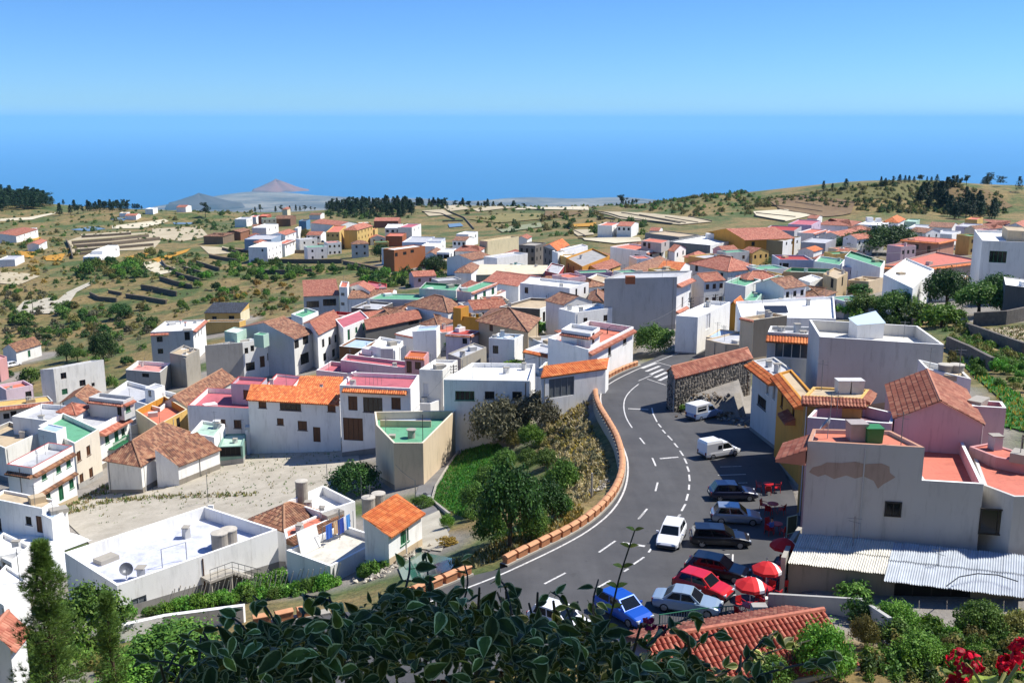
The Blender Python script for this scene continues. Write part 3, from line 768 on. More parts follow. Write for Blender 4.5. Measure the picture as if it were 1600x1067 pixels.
def cube_tank(s, sec, x, y, w, h, label, col, rz=0):
 p = on_deck(s, sec, x, y); root = empty('roof_tank', p); tag(root, label, 'tank', 'box tanks on roofs')
 M = Matrix.Rotation(rz, 3, 'Z'); mb = MB()
 B = [M @ Vector((a*w*.46, b*w*.46, 0)) for a, b in ((-1, -1), (1, -1), (1, 1), (-1, 1))]; Tp = [M @ Vector((a*w*.5, b*w*.5, h)) for a, b in ((-1, -1), (1, -1), (1, 1), (-1, 1))]
 for i in range(4): mb.poly([p+B[i], p+B[(i+1) % 4], p+Tp[(i+1) % 4], p+Tp[i]])
 mb.poly([p+x for x in Tp]); mb.build('tank_body', plain('tank_'+col[1:], col, .5, var=.08), root)
 mb = MB(); mb.box((p.x, p.y, p.z+h+.04), (w*1.06, w*1.06, .09), rz); mb.build('lid', plain('tank_'+col[1:], col, .5, var=.08), root)
M_STEEL = plain('galvanised_steel', '#7d8083', .45, .6); M_DARKSTEEL = plain('dark_steel', '#33363a', .5, .3); M_WOODPOLE = plain('pole_wood', '#4c4238', .9, var=.25, scale=3)
def antenna(s, sec, x, y, h=2.2):
 p = on_deck(s, sec, x, y); mb = MB(); mb.tube([p, p+Vector((0, 0, h))], .025, 5); mb.tube([p+Vector((-.5, 0, h-.15)), p+Vector((.5, .2, h-.15))], .012, 4)
 for k in range(5):
  c = p+Vector((-.4+.2*k, -.0+.08*k-.1, h-.15)); mb.tube([c+Vector((-.05, .2, 0)), c+Vector((.05, -.2, 0))], .008, 4)
 mb.build('antenna', M_STEEL, s.root)
def dish(s, sec, x, y, r=.5, az=0.6, mat='#b9bcc0', up=.9):
 p = on_deck(s, sec, x, y)+Vector((0, 0, up)); mb = MB(); d = Vector((math.sin(az), math.cos(az), .7)).normalized(); a = d.cross(Vector((0, 0, 1))).normalized(); b = a.cross(d)
 R = []
 for rr, dd in ((.02, 0), (r*.5, .06*r/.5), (r*.85, .18*r/.5), (r, .26*r/.5)): R.append([p+d*dd+(a*math.cos(2*math.pi*k/14)+b*math.sin(2*math.pi*k/14))*rr for k in range(14)])
 for i in range(3):
  for k in range(14): mb.poly([R[i][k], R[i][(k+1) % 14], R[i+1][(k+1) % 14], R[i+1][k]])
 mb.tube([p, p-Vector((0, 0, up))], .03, 5); mb.tube([p+b*-r*.9, p+d*r*.9], .015, 4); mb.build('satellite_dish', plain('dish_'+mat[1:], mat, .4, .2), s.root)
def pole(sec, x, y, yt, r=.09, label='', name='utility_pole', mat=None, arm=None, cat='pole', base=None, group=None):
 u, v = px(sec, x, y); p = base or hit(u, v); zt = at_y(u, px(sec, x, yt)[1], p.y).z
 o = empty(name, (p.x, p.y, p.z)); tag(o, label, cat, group)
 mb = MB(); mb.tube([(p.x, p.y, p.z-.3), (p.x, p.y, zt)], [r, r*.7], 8); mb.build('shaft', mat or M_WOODPOLE, o)
 mb = MB()
 if arm == 'lamp':
  mb.tube([(p.x, p.y, zt-.1), (p.x+.5, p.y-.2, zt+.35), (p.x+1.3, p.y-.4, zt+.45)], .04, 5); mb.build('bracket', M_STEEL, o)
  mb = MB(); mb.box((p.x+1.55, p.y-.45, zt+.44), (.6, .22, .14), -.2); mb.build('lamp_head', plain('lamp_head', '#9a9a98', .5), o)
 elif arm == 'wires':
  for k in range(3): mb.box((p.x, p.y, zt-.25-.45*k), (1.1, .07, .07), .5)
  mb.build('crossarm', M_DARKSTEEL, o)
  mb = MB()
  for k in range(3):
   for sx in (-.48, .48): mb.lathe((p.x+sx*math.cos(.5), p.y+sx*math.sin(.5), zt-.22-.45*k), [(.04, 0), (.06, .06), (.03, .12)], 6)
  mb.build('insulator', plain('insulator', '#3d3a36', .3), o)
 s = House(); s.top = Vector((p.x, p.y, zt)); s.root = o; return s
def wire(a, b, sag, label, r=.022):
 mb = MB(); a = Vector(a); b = Vector(b); P = []
 for i in range(13):
  t = i/12; q = a.lerp(b, t); q.z -= sag*4*t*(1-t); P.append(q)
 mb.tube(P, r, 4); o = mb.build('overhead_cable', M_DARKSTEEL); tag(o, label, 'cable', 'overhead cables')
def patch(name, label, sec, pts, mat, dz=.12, kind='structure', step=2.0, parent=None):
 """a strip of other ground draped on the terrain"""
 W = [hit(*px(sec, *p)) for p in pts]; poly = [Vector((p.x, p.y)) for p in W]
 return patch_w(name, label, poly, mat, dz, kind, step)
def patch_w(name, label, poly, mat, dz=.12, kind='structure', step=2.0):
 bm = bmesh.new(); P = []
 for a, b in zip(poly, poly[1:]+poly[:1]):
  k = max(1, int((b-a).length/step)); P += [a.lerp(b, i/k) for i in range(k)]
 vs = [bm.verts.new((p.x, p.y, 0)) for p in P]; bm.faces.new(vs); bmesh.ops.triangulate(bm, faces=bm.faces[:])
 for _ in range(5):
  es = [e for e in bm.edges if e.calc_length() > step*1.7]
  if not es: break
  bmesh.ops.subdivide_edges(bm, edges=es, cuts=1); bmesh.ops.triangulate(bm, faces=[f for f in bm.faces if len(f.verts) > 3])
 bm.verts.ensure_lookup_table(); z = T_arr([v.co.x for v in bm.verts], [v.co.y for v in bm.verts])
 for v, zz in zip(bm.verts, z): v.co.z = zz+dz
 bmesh.ops.recalc_face_normals(bm, faces=bm.faces[:])
 if sum(f.normal.z for f in bm.faces) < 0: bmesh.ops.reverse_faces(bm, faces=bm.faces[:])
 me = bpy.data.meshes.new(name); bm.to_mesh(me); bm.free(); me.polygons.foreach_set('use_smooth', [True]*len(me.polygons)); me.materials.append(mat)
 o = bpy.data.objects.new(name, me); COL.objects.link(o); tag(o, label, kind=kind); return o
def ground_wall(name, label, sec, pts, h, t, mat, cat='wall', group=None, drop=.5, w_pts=None, seg=3.0):
 """a free-standing wall that follows the ground"""
 W = w_pts or [hit(*px(sec, *p)) for p in pts]
 W = dense([(p[0], p[1], 0) for p in W], seg); z = T_arr([p.x for p in W], [p.y for p in W]); mb = MB()
 tp = []
 for i, p in enumerate(W):
  d = W[min(i+1, len(W)-1)]-W[max(i-1, 0)]; nn = Vector((-d.y, d.x, 0)).normalized()*t/2
  tp.append(((p+nn), (p-nn), z[i]))
 for (a, b, z0), (c, d, z1) in zip(tp[:-1], tp[1:]):
  A, B, Cc, D = (a.x, a.y, z0+h), (b.x, b.y, z0+h), (d.x, d.y, z1+h), (c.x, c.y, z1+h)
  mb.poly([A, B, Cc, D]); mb.poly([(b.x, b.y, z0-drop), (d.x, d.y, z1-drop), Cc, B]); mb.poly([(c.x, c.y, z1-drop), (a.x, a.y, z0-drop), A, D])
 for (a, b, z0), rev in ((tp[0], 0), (tp[-1], 1)):
  q = [(a.x, a.y, z0-drop), (b.x, b.y, z0-drop), (b.x, b.y, z0+h), (a.x, a.y, z0+h)]; mb.poly(q[::-1] if rev else q)
 c = W[len(W)//2]; o = mb.build(name, mat, origin=(c.x, c.y, float(z[len(W)//2]))); tag(o, label, cat, group); return o
# ------------------------------------------------------------------ houses, near left (below the viewpoint)
h = H('row_house', 'white row house with red rimmed roof terrace and green shutters, nearest of its row', 'S1', [(40,740),(200,765),(455,625)], 6.6, cop='red', deck='deckgrey', ph=.8,
 win=[(1,275,805,1.0,1.3,'green'),(1,365,760,1.0,1.4,'green'),(1,428,725,1.0,1.4,'green'),(1,300,930,1.0,1.2,'gglass'),(1,382,915,1.0,2.2,'green'),(1,447,860,1.0,1.4,'green')],
 eave=[(0,0,1,.85,.5,'old'),(1,0,1,.85,.5,'old'),(1,0,1,3.5,.45,'old')])
h = H('row_house', 'cream row house with brown windows beside the green balcony house', 'S1', [(240,500),(465,610),(618,520)], 6.6, wall='white2', wcol={1:'#ddd2bd'}, deck='green', ph=.7,
 win=[(1,493,690,1.0,1.4,'brown'),(1,553,655,1.0,1.4,'brown'),(1,512,850,1.0,2.3,'brown'),(1,570,795,1.0,1.5,'brown'),(1,475,905,.8,.6,'dark')])
H('stair_hut', None, 'S1', [(235,520),(350,545),(412,508)], 2.0, on=h, ph=.15, deck='lightblue')
H('flat_house', 'white flat house with beige roof behind the row beside the field', 'S1', [(-150,560),(30,640),(240,545)], 5.2, wall='white2', deck='tan', ph=.6, inner='concrete')
h = H('row_house', 'wide white house with green balcony and tiled canopy over it', 'S1', [(75,440),(605,508),(800,405),(262,362)], 6.6, deck='deckgrey', ph=.7,
 win=[(1,670,585,1.1,1.2,'green'),(1,728,560,1.1,2.1,'green'),(1,770,540,1.0,1.2,'gglass')], eave=[(1,.05,.95,.9,1.0,'salmon',.5)])
H('turret', None, 'S1', [(375,410),(475,432),(548,378)], 1.3, on=h, roof='hip', tile='salmon', rh=.8)
H('stair_hut', None, 'S1', [(553,322),(770,347),(836,317)], 3.0, on=h, ph=.5, wall='wallgrey', eave=[(0,0,1,.5,.45,'salmon'),(1,0,1,.5,.45,'salmon')], win=[(1,800,385,1.2,1.4,'green'),(0,745,400,.8,2.0,'dark')])
mb = MB(); a = h.poly[1]; b = h.poly[2]; o = h.outward(1); d = (b-a).normalized()
c0 = a.lerp(b, .28); c1 = a.lerp(b, .78); zz = h.zt-4.2
mb.box(((c0+c1)/2 + o*.45).to_3d()+Vector((0,0,zz)), ((c1-c0).length, .9, .16), math.atan2(d.y, d.x))
for k in range(15):
 p = c0.lerp(c1, k/14)+o*.85; mb.box((p.x, p.y, zz+.5), (.06, .06, .9))
pp = (c0+c1)/2+o*.85; mb.box((pp.x, pp.y, zz+.95), ((c1-c0).length, .1, .1), math.atan2(d.y, d.x)); mb.build('balcony', plain('balcony_green', '#2f7d54', .6), h.root)
H('low_house', 'low white wing with red roof beside the ochre roof terrace', 'S1', [(800,470),(818,502),(975,440)], 4.2, deck='terra', ph=.8)
h = H('terrace_house', 'house with a deep yellow walled roof terrace at the end of the row', 'S1', [(845,402),(985,497),(1170,397)], 5.2, wall='cream', inner='yellow', wcol={1:'yellow2'}, deck='terra', ph=1.1, win=[(1,1115,490,1.0,2.0,'dark')])
h = H('flat_house', 'grey roofed house with small white stair hut behind the yellow terrace', 'S1', [(675,300),(1000,390),(1110,300)], 5.6, deck='deckgrey', ph=.7)
H('stair_hut', None, 'S1', [(903,262),(965,278),(1030,250)], 2.5, on=h, ph=.1, win=[(0,935,300,.9,1.2,'glass')])
H('tiled_house', 'old brown tiled house behind the wide white house with the green balcony', 'S1', [(388,352),(560,372),(640,300)], 4.6, roof='gable', ridge=1, rh=1.4, tile='brown')
H('detached_house', 'peeling white two storey house standing alone above the left valley', 'S1', [(250,150),(333,145),(648,88)], 7.2, wall='white2', deck='deckgrey', ph=.5, dirt=.9, win=[(1,397,188,1.2,1.3,'bglass'),(1,516,233,1.3,1.3,'bglass'),(1,582,243,.7,.8,'bglass'),(1,405,287,1.2,1.2,'green')])
h = H('pink_house', 'small pale pink house with red roof at the left edge, window beside a doorway', 'S1', [(-20,245),(36,276),(205,245)], 4.6, wall='#dcc6cd', deck='terra', ph=.6, win=[(1,178,303,1.2,1.2,'bglass')])
H('low_house', 'low house with a long red tiled eave below the pale pink house', 'S1', [(-60,388),(332,346),(300,312)], 3.8, wall='wallgrey', deck='yellow2', ph=.2, eave=[(0,0,1,.05,.8,'red')], win=[(0,40,440,1.0,1.0,'dark'),(0,85,425,1.0,1.0,'dark')])
H('pink_house', 'strong pink house cut by the left edge of the photo', 'S1', [(-80,70),(-8,92),(42,68)], 5.5, wall='pink2', deck='pink2', ph=.3)
H('tiled_house', 'old farmhouse with brown tiled roof and green door in the left valley', 'U6', [(22,560),(132,582),(340,516)], 3.4, wall='white2', roof='gable', ridge=1, rh=1.7, tile='old', dirt=.9, win=[(1,243,600,1.0,1.9,'green')])
H('flat_house', 'low grey house with a faded pink roof and white parapet', 'S1', [(785,150),(1000,166),(1070,108)], 4.4, wall='grey', inner='white', cop='white', deck='#cf8f86', ph=.8, win=[(0,910,185,1.6,.8,'dark')])
h = H('concrete_house', 'unpainted concrete block house left of the grey gable wall', 'S1', [(1060,45),(1165,66),(1246,22)], 6.4, wall='concrete', deck='tan', ph=.3, dirt=.9)
H('tiled_house', 'long house with brown tiled gable roof and grey gable end beside the pink terraces', 'S1', [(1000,372),(1172,384),(1470,205)], 4.8, wall='wallgrey', roof='gable', ridge=1, rh=1.6, tile='brown')
H('tiled_house', 'white barn with brown hipped roof on the edge of the sandy field', 'S1', [(665,705),(880,745),(1180,545)], 3.9, roof='hip', ridge=1, rh=1.9, ins=2.6, tile='brown', wall='white2')
H('tiled_house', 'white annexe with one brown tiled slope facing the sandy field', 'S1', [(975,738),(1112,744),(1370,642)], 2.9, roof='mono', hi=3, rh=2.0, tile='brown')
h = H('flat_house', 'small white house with green roof beside the brown tiled annexe', 'S1', [(1190,545),(1338,572),(1405,490)], 4.4, deck='mint', ph=.4)
cube_tank(h, 'S1', 1356, 512, .9, 1.0, 'white box tank on a green roof beside the brown tiled annexe', '#d9d9d6')
H('low_house', 'lowest green roofed annexe on the edge of the sandy field', 'S4', [(245,792),(395,786),(420,706)], 2.6, wall='teal', deck='mint', ph=.2, win=[(0,320,820,2.8,1.3,'dark')])
H('low_house', 'bright white stepped garden room on the edge of the sandy field', 'S4', [(412,690),(562,662),(588,642)], 3.6, deck='white', ph=.3)
ground_wall('garden_wall', 'white garden wall of the brown tiled barn', 'S1', [(885,875),(1010,845),(1180,775),(1355,705)], 1.4, .25, wallmat('white'))
hl = H('long_house', 'left wing of the long shaded house with red rimmed pink terrace', 'S4', [(52,532),(462,552),(560,440)], 6.0, wall='white', cop='red', deck='rose', ph=.8,
 win=[(0,365,650,1.2,1.3,'brown'),(0,510,650,1.6,1.2,'brown'),(0,270,640,1.0,1.0,'brown')])
H('upper_room', None, 'S4', [(322,397),(505,408),(548,362)], 3.2, on=hl, wall='lilac', cop='red', deck='rose', ph=.5, win=[(0,425,465,1.3,1.4,'brown')])
h2 = H('long_house', 'middle of the long shaded house under a bright orange tiled roof', 'S4', [(430,492),(1000,524),(1004,470)], 7.0, roof='mono', hi=2, rh=.9, tile='orange', over=.5,
 win=[(0,520,525,1.2,1.2,'brown'),(0,695,540,3.2,1.2,'bglass'),(0,952,548,1.2,1.2,'brown'),(0,632,635,1.0,1.0,'brown'),(0,770,660,1.4,1.4,'brown'),(0,860,715,1.1,2.2,'brown')])
H('long_house', 'rear orange tiled slope above the middle of the long shaded house', 'S4', [(735,428),(1003,436),(1022,392)], 7.7, roof='mono', hi=2, rh=.8, tile='orange', win=[])
chimney(h2, 'S4', 890, 440, .4, .9)
hr = H('long_house', 'right end of the long shaded house with garage door and rose roof', 'S4', [(1002,407),(1445,427),(1500,342)], 8.4, wall='white', deck='rose', ph=.6, eave=[(0,.05,.95,.35,.7,'orange')],
 win=[(0,1085,520,1.3,2.0,'brown'),(0,1210,530,2.7,2.1,'bglass'),(0,1355,522,1.3,1.7,'brown'),(0,1087,682,2.8,3.2,'brown')])
dish(hr, 'S4', 1068, 392, .5, .2)
mb = MB()
for i in range(5):
 p = on_deck(hr, 'S4', 1165+25*i, 405); mb.tube([p, p+Vector((0,0,1.1))], .02, 4)
o = mb.build('clothes_posts', M_STEEL, hr.root); o['kind'] = 'stuff'
H('long_house', 'rose roof strip with a white chimney stack between the long house wings', 'S4', [(540,405),(700,424),(762,352)], 6.4, deck='rose', cop='red', ph=.4)
H('pink_house', 'pink house with a small rose roof behind the orange tiled roof', 'S4', [(856,312),(1080,338),(1165,280)], 6.6, wall='pink', cop='white', deck='rose', ph=.7)
hp = H('pink_house', 'long low pink house behind the rose roof with the garage', 'S4', [(1008,250),(1410,300),(1440,260)], 6.4, wall='pink', cop='white', deck='rose', ph=.6)
H('upper_room', None, 'S4', [(1410,228),(1532,238),(1560,200)], 2.9, on=hp, wall='pink2', deck='orange', ph=.2, eave=[(0,0,1,.05,.3,'orange')], win=[(0,1437,295,.9,2.0,'brown'),(0,1492,285,1.0,1.2,'brown')])
hb = H('beige_house', 'many sided beige house with green roof on the corner of the lane', 'P', [(585,643),(588,664),(615,692),(661,692),(712,641),(650,642)], 5.0, anchor=3, wall='beige', wcol={4:'#e6dfd0'}, cop='#ddd2bb', deck='green', ph=1.0)
wall_bar(hb, 'dividing_wall', 'S4', [(1262,665),(1570,668)], .8, .2, 'beige')
mb = MB(); P = [on_deck(hb, 'S4', *p) for p in ((1270,655),(1560,660),(1575,610),(1262,605))]; mb.poly([(p.x, p.y, p.z+.02) for p in P]); mb.build('upper_deck', deckmat('lightblue'), hb.root)
mb = MB(); p = on_deck(hb, 'S4', 1452, 735); mb.lathe(p, [(.45, 0), (.45, .9), (.6, .95), (.6, 1.05)], 14); mb.build('roof_vent', wallmat('concrete'), hb.root)
slabbox(hb, 'roof_hatch', 'S4', 1330, 735, .8, .8, .4, 'concrete')
h = H('flat_house', 'low white house with beige roof and a dark door at the left edge', 'S2', [(-60,62),(228,120),(305,72)], 3.4, deck='tan', ph=.3, inner='white', win=[(0,213,205,.9,2.0,'brown'),(0,155,185,.9,1.0,'dark'),(0,-3,205,.6,1.6,'dark')])
H('low_house', 'small white annexe against the low house with the dark door', 'S2', [(225,150),(280,178),(366,124)], 2.6, deck='lightblue', ph=.12)
patch('paved_yard', 'white painted yard between the low houses', 'S2', [(-60,235),(235,275),(372,250),(510,290),(350,350),(365,480),(270,475),(130,440),(-60,350)], deckmat('white'), .1, step=1.5)
H('flat_house', 'white house with paired windows below the painted yard at left edge', 'S2', [(-90,335),(62,412),(168,318)], 3.2, deck='white', ph=.4, win=[(0,35,448,1.6,1.2,'glass'),(0,5,462,1.2,1.2,'glass')])
H('flat_house', 'white roof partly hidden behind the tall pine', 'S2', [(-100,560),(20,645),(150,498)], 3.2, deck='white', ph=.2)
H('tiled_house', 'small red tiled hut at left edge beside the tall pine', 'S2', [(-110,830),(55,880),(135,780)], 3.0, roof='gable', ridge=1, rh=.9, tile='salmon')
hw = H('warehouse', 'large white flat roofed store with high parapets above the vineyard', 'S2', [(350,357),(635,537),(1505,232),(1112,106)], 5.2, anchor=0, wall='white', deck='#c6c9d6', ph=1.15, cat='warehouse', win=[(1,757,650,1.3,1.6,'grey')])
tank(hw, 'S2', 1196, 338, .72, 1.5, 'front round concrete tank on the large white store'); tank(hw, 'S2', 1246, 318, .72, 1.5, 'rear round concrete tank on the large white store')
dish(hw, 'S2', 687, 500, .55, 2.6, '#6a6d72', .8)
mb = MB(); P = [on_deck(hw, 'S2', x, y) for x, y in ((882,442),(1015,402))]; up = Vector((0, 0, 1.7))
for p in P: mb.tube([p, p+up], .035, 5)
mb.tube([P[0]+up, P[1]+up], .03, 5); mb.build('pipe_frame', M_STEEL, hw.root)
slabbox(hw, 'junction_box', 'S2', 1146, 142, .5, .2, .8, 'white')
hy = H('patio_house', 'white walled roof patio with washing on the line', 'S3', [(270,637),(545,737),(885,562)], 1.5, deck='#cdc8ba', ph=.6)
hu = H('patio_house', 'white house with empty walled roof behind the brown tiled lean to', 'S3', [(275,330),(490,402),(700,332),(500,232)], 3.6, deck='white', ph=.9)
tank(hu, 'S3', 370, 350, .6, 2.4, 'tall white capped tank at the corner of the empty walled roof')
H('tiled_house', 'brown tiled hipped roof beside the large white store', 'S3', [(60,437),(258,505),(490,402)], 3.2, roof='hip', ridge=1, rh=1.1, ins=2.0, tile='brown')
H('lean_to', 'narrow brown tiled lean to above the washing line', 'S3', [(255,507),(268,567),(617,410)], 2.9, deck='old' if False else 'terra', ph=.2, eave=[(1,0,1,.02,1.1,'old',.35)])
hu2 = H('low_house', 'small white roof carrying two round tanks', 'S3', [(748,410),(800,440),(905,372)], 3.2, deck='white', ph=.15)
tank(hu2, 'S3', 785, 408, .6, 1.5, 'left of two round tanks beside the small orange roof'); tank(hu2, 'S3', 848, 382, .6, 1.5, 'right of two round tanks beside the small orange roof')
H('tiled_house', 'small white house with orange tiled roof and green door by the patio', 'S3', [(757,503),(908,547),(1115,402)], 2.7, roof='mono', hi=3, rh=1.0, tile='orange', win=[(1,1008,520,1.3,2.1,'green')])
root = empty('washing_line', on_deck(hy, 'S3', 590, 590)); tag(root, 'washing line with blue towels on the white patio', 'washing line')
mb = MB(); A = on_deck(hy, 'S3', 500, 620); B = on_deck(hy, 'S3', 690, 520)
for p in (A, B): mb.tube([p, p+Vector((0,0,1.9))], .03, 5)
mb.build('line_post', M_STEEL, root)
mb = MB(); mb.tube([A+Vector((0,0,1.85)), A.lerp(B,.5)+Vector((0,0,1.78)), B+Vector((0,0,1.85))], .012, 4); mb.build('line', M_STEEL, root)
for t, w, hh, c in ((.2,.75,1.3,'#2f5fb5'),(.42,.5,1.2,'#c9a983'),(.58,.8,1.4,'#243f93'),(.72,.35,1.3,'#e3e3ea'),(.83,.5,1.35,'#4f8fd0')):
 c0 = A.lerp(B, t)+Vector((0,0,1.8)); d = (B-A).normalized(); mb = MB(); n = 6; nn = Vector((-d.y, d.x, 0))
 for i in range(n):
  s0, s1 = (i/n-.5)*w, ((i+1)/n-.5)*w; f0, f1 = nn*.05*math.sin(i*1.9), nn*.05*math.sin((i+1)*1.9)
  mb.poly([c0+d*s0+f0-Vector((0,0,hh)), c0+d*s1+f1-Vector((0,0,hh)), c0+d*s1, c0+d*s0])
 mb.build('towel', plain('towel'+c[1:], c, .9), root)
mb = MB(); p = on_deck(hy, 'S3', 412, 640); mb.box(p+Vector((0,0,1.0)), (2.2, .08, 2.0), .9, R=Matrix.Rotation(.95,3,'Z') @ Matrix.Rotation(-.25,3,'X')); o = mb.build('door_panel', plain('white_panel','#e0dfda',.6)); tag(o, 'large white panel leaning on the patio wall', 'panel')
ground_wall('terrace_wall', 'ochre plastered retaining wall below the washing patio', 'S3', [(560,815),(700,735),(845,665),(1100,590)], 1.3, .4, wallmat('#a5713f', .8))
hs = H('flat_house', 'slate blue shaded house with white roof above the big shrubs', 'S5', [(213,452),(752,460),(785,352),(392,346)], 5.9, wall='white', deck='white', ph=.55, win=[(0,345,553,2.4,1.2,'gglass'),(0,500,550,1.2,1.0,'dark'),(0,672,552,1.2,1.0,'dark')])
for x, y in ((510,440),(360,425)): antenna(hs, 'S5', x, y, 2.6)
mb = MB()
for x, y in ((470,440),(585,445),(690,440)):
 p = on_deck(hs, 'S5', x, y); mb.tube([p, p+Vector((0,0,1.7))], .03, 5)
o = mb.build('clothes_posts', M_STEEL, hs.root); o['kind'] = 'stuff'
h = H('grey_house', 'grey box house with a white door between the rose roof and the slate blue house', 'S5', [(60,388),(206,394),(300,330)], 6.6, wall='white2', deck='white', ph=.4, win=[(0,102,512,.9,2.0,'white')])
slabbox(h, 'roof_box', 'S5', 190, 372, 1.2, .8, .5, 'yellow2')
H('low_house', 'low white parapet court in front of the grey box house', 'S5', [(8,598),(130,602),(195,576)], 2.4, deck='deckgrey', ph=.6)
h = H('curved_house', 'white walled house with bright orange roof and grey garage door at the bend', 'S5', [(822,440),(1225,384),(1245,354)], 3.2, roof='mono', hi=2, rh=.7, tile='orange', over=.15, win=[(0,950,500,3.6,2.4,'grey')])
H('low_house', 'low beige roof wedged beside the bright orange roof at the bend', 'S5', [(752,432),(830,438),(925,345)], 3.8, deck='tan', ph=.15)
hv = H('villa', 'white villa with terracotta roof terrace above the road bend', 'S5', [(865,190),(1118,266),(1400,122),(1122,82)], 5.6, deck='terra', ph=.95, eave=[(1,0,1,.35,.55,'salmon')], win=[(1,1250,268,1.0,1.6,'dark'),(1,1345,212,1.3,.8,'dark')])
H('stair_hut', None, 'S5', [(948,138),(1132,165),(1190,126)], 2.6, on=hv, wall='white', deck='deckgrey', ph=.5, eave=[(0,0,1,.45,.45,'salmon'),(1,0,1,.45,.45,'salmon')], win=[(1,1148,190,1.0,1.3,'bglass'),(0,1070,235,1.2,1.5,'white')])
ground_wall('garden_wall', 'tall white garden wall curving down from the villa to the bend', 'S5', [(1228,425),(1300,385),(1385,318)], 2.8, .25, wallmat('white'))
h = H('flat_house', 'small grey and white cube house behind the slate blue house', 'S5', [(495,192),(655,202),(712,170)], 4.8, wall='white', deck='lightblue', ph=.4, win=[(0,537,265,1.0,1.4,'bglass')])
slabbox(h, 'roof_box', 'S5', 640, 190, .9, .6, .4, 'dgrey')
H('low_house', 'low white house with orange tiled edges left of the villa', 'S5', [(720,264),(905,302),(1000,264)], 3.6, deck='deckgrey', ph=.3, eave=[(0,0,1,.02,.6,'orange'),(1,0,1,.02,.6,'orange')], win=[(1,950,300,1.2,1.2,'blueglass'),(0,800,290,1.2,1.0,'blueglass')])
H('small_house', 'small lilac white house with red tiled rim and vent on its roof', 'S5', [(226,166),(376,176),(444,146)], 4.8, wall='#cfc6cc', deck='red', ph=.15, eave=[(0,0,1,.05,.4,'red'),(1,0,1,.05,.4,'red')], win=[(0,345,212,.9,1.0,'dark')])
H('flat_house', 'narrow bright white house left of the small lilac house', 'S5', [(20,152),(166,142),(190,112)], 6.2, deck='lightblue', ph=.3)
# ------------------------------------------------------------------ middle of the village, left of the road
h = H('stone_house', 'white roofed house with tiled corner canopies and three slit windows, facing the valley', 'S6', [(60,476),(325,464),(402,396)], 7.6, wall='wallgrey', wcol={1:'white'}, deck='white', ph=.4, win=[(1,342,492,.7,1.8,'glass'),(1,360,482,.7,1.8,'glass'),(1,379,472,.7,1.8,'glass'),(0,118,520,1.3,1.3,'bglass'),(0,123,595,1.2,1.2,'bglass'),(0,290,500,1.2,2.0,'dark')], eave=[(0,0,.42,.3,.7,'salmon'),(1,0,1,.1,.7,'salmon')])
for x, y in ((250,425),(280,440)): chimney(h, 'S6', x, y, .4, .9)
H('slate_house', 'ochre house with dark slate roof standing before the green terraces', 'S6', [(398,353),(622,353),(678,326)], 3.0, wall='yellow2', wcol={1:'#e0d6b4',0:'yellow2'}, roof='mono', hi=2, rh=1.6, tile='slate', win=[(0,460,390,1.3,1.2,'dark'),(0,567,387,1.6,1.2,'dark')])
H('low_house', 'low ochre terrace with pale balustrade below the slate roofed house', 'S6', [(386,412),(616,410),(655,396)], 2.3, wall='yellow2', cop='white', deck='tan', ph=.5)
H('concrete_house', 'bare concrete house with stained side wall behind the white corner house', 'S6', [(182,602),(280,642),(365,592)], 6.0, wall='concrete', deck='tan', ph=.3, dirt=.9)
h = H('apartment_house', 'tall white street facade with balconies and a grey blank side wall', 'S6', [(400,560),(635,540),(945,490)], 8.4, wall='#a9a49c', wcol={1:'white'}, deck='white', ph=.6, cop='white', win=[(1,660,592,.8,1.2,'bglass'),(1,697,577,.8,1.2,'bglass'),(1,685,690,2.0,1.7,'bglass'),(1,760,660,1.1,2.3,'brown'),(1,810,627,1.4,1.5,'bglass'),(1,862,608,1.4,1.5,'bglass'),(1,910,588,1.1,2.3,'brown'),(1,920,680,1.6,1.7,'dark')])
H('stair_hut', None, 'S6', [(705,490),(766,497),(800,482)], 2.5, on=h, wall='mint', deck='green', ph=.15)
H('stair_hut', None, 'S6', [(522,470),(600,482),(660,455)], 2.3, on=h, wall='mint', deck='white', ph=.15)
H('gabled_house', 'large house with brown gable roof and grey blue gable wall', 'S6', [(600,452),(956,517),(1080,474)], 7.6, wall='#a9adb5', wcol={1:'white2'}, roof='gable', ridge=1, rh=2.2, tile='brown', win=[(1,970,552,2.0,1.7,'dark'),(1,1030,525,2.0,1.7,'dark'),(1,1025,640,3.0,2.2,'dark')])
H('gabled_house', 'white house with plain red gable roof beside the brown gable', 'S6', [(1015,422),(1105,492),(1256,412)], 7.2, roof='gable', ridge=1, rh=1.4, tile='red', win=[(1,1140,545,1.2,1.7,'dark'),(1,1180,530,1.2,1.7,'dark'),(1,1218,515,1.2,1.7,'dark'),(1,1150,630,1.6,1.6,'dark'),(1,1205,605,1.6,1.6,'dark')])
H('flat_house', 'small house with pale green roof behind the red gable', 'S6', [(940,362),(1010,386),(1110,346)], 6.2, deck='green', ph=.4)
H('flat_house', 'white house with rose roof and green shutters right of the red gable', 'S6', [(1215,396),(1265,450),(1425,386)], 7.0, deck='rose', ph=.25, win=[(1,1300,492,1.0,2.2,'green'),(1,1347,463,.9,1.2,'green'),(1,1393,440,.9,1.6,'green')])
H('red_house', 'low bright red walled terrace behind the rose roof', 'S6', [(1205,372),(1400,387),(1410,360)], 5.2, wall='red', deck='rose', ph=.6)
H('dark_house', 'dark unpainted block house with pale roof', 'S6', [(1315,322),(1480,334),(1575,292)], 5.0, wall='#5e5852', deck='deckgrey', ph=.5, cop='white')
H('flat_house', 'brown walled house with light blue roof beside the white patios', 'S6', [(1240,562),(1385,577),(1480,522)], 5.0, wall='#8a5a30', cop='white', deck='lightblue', ph=.4)
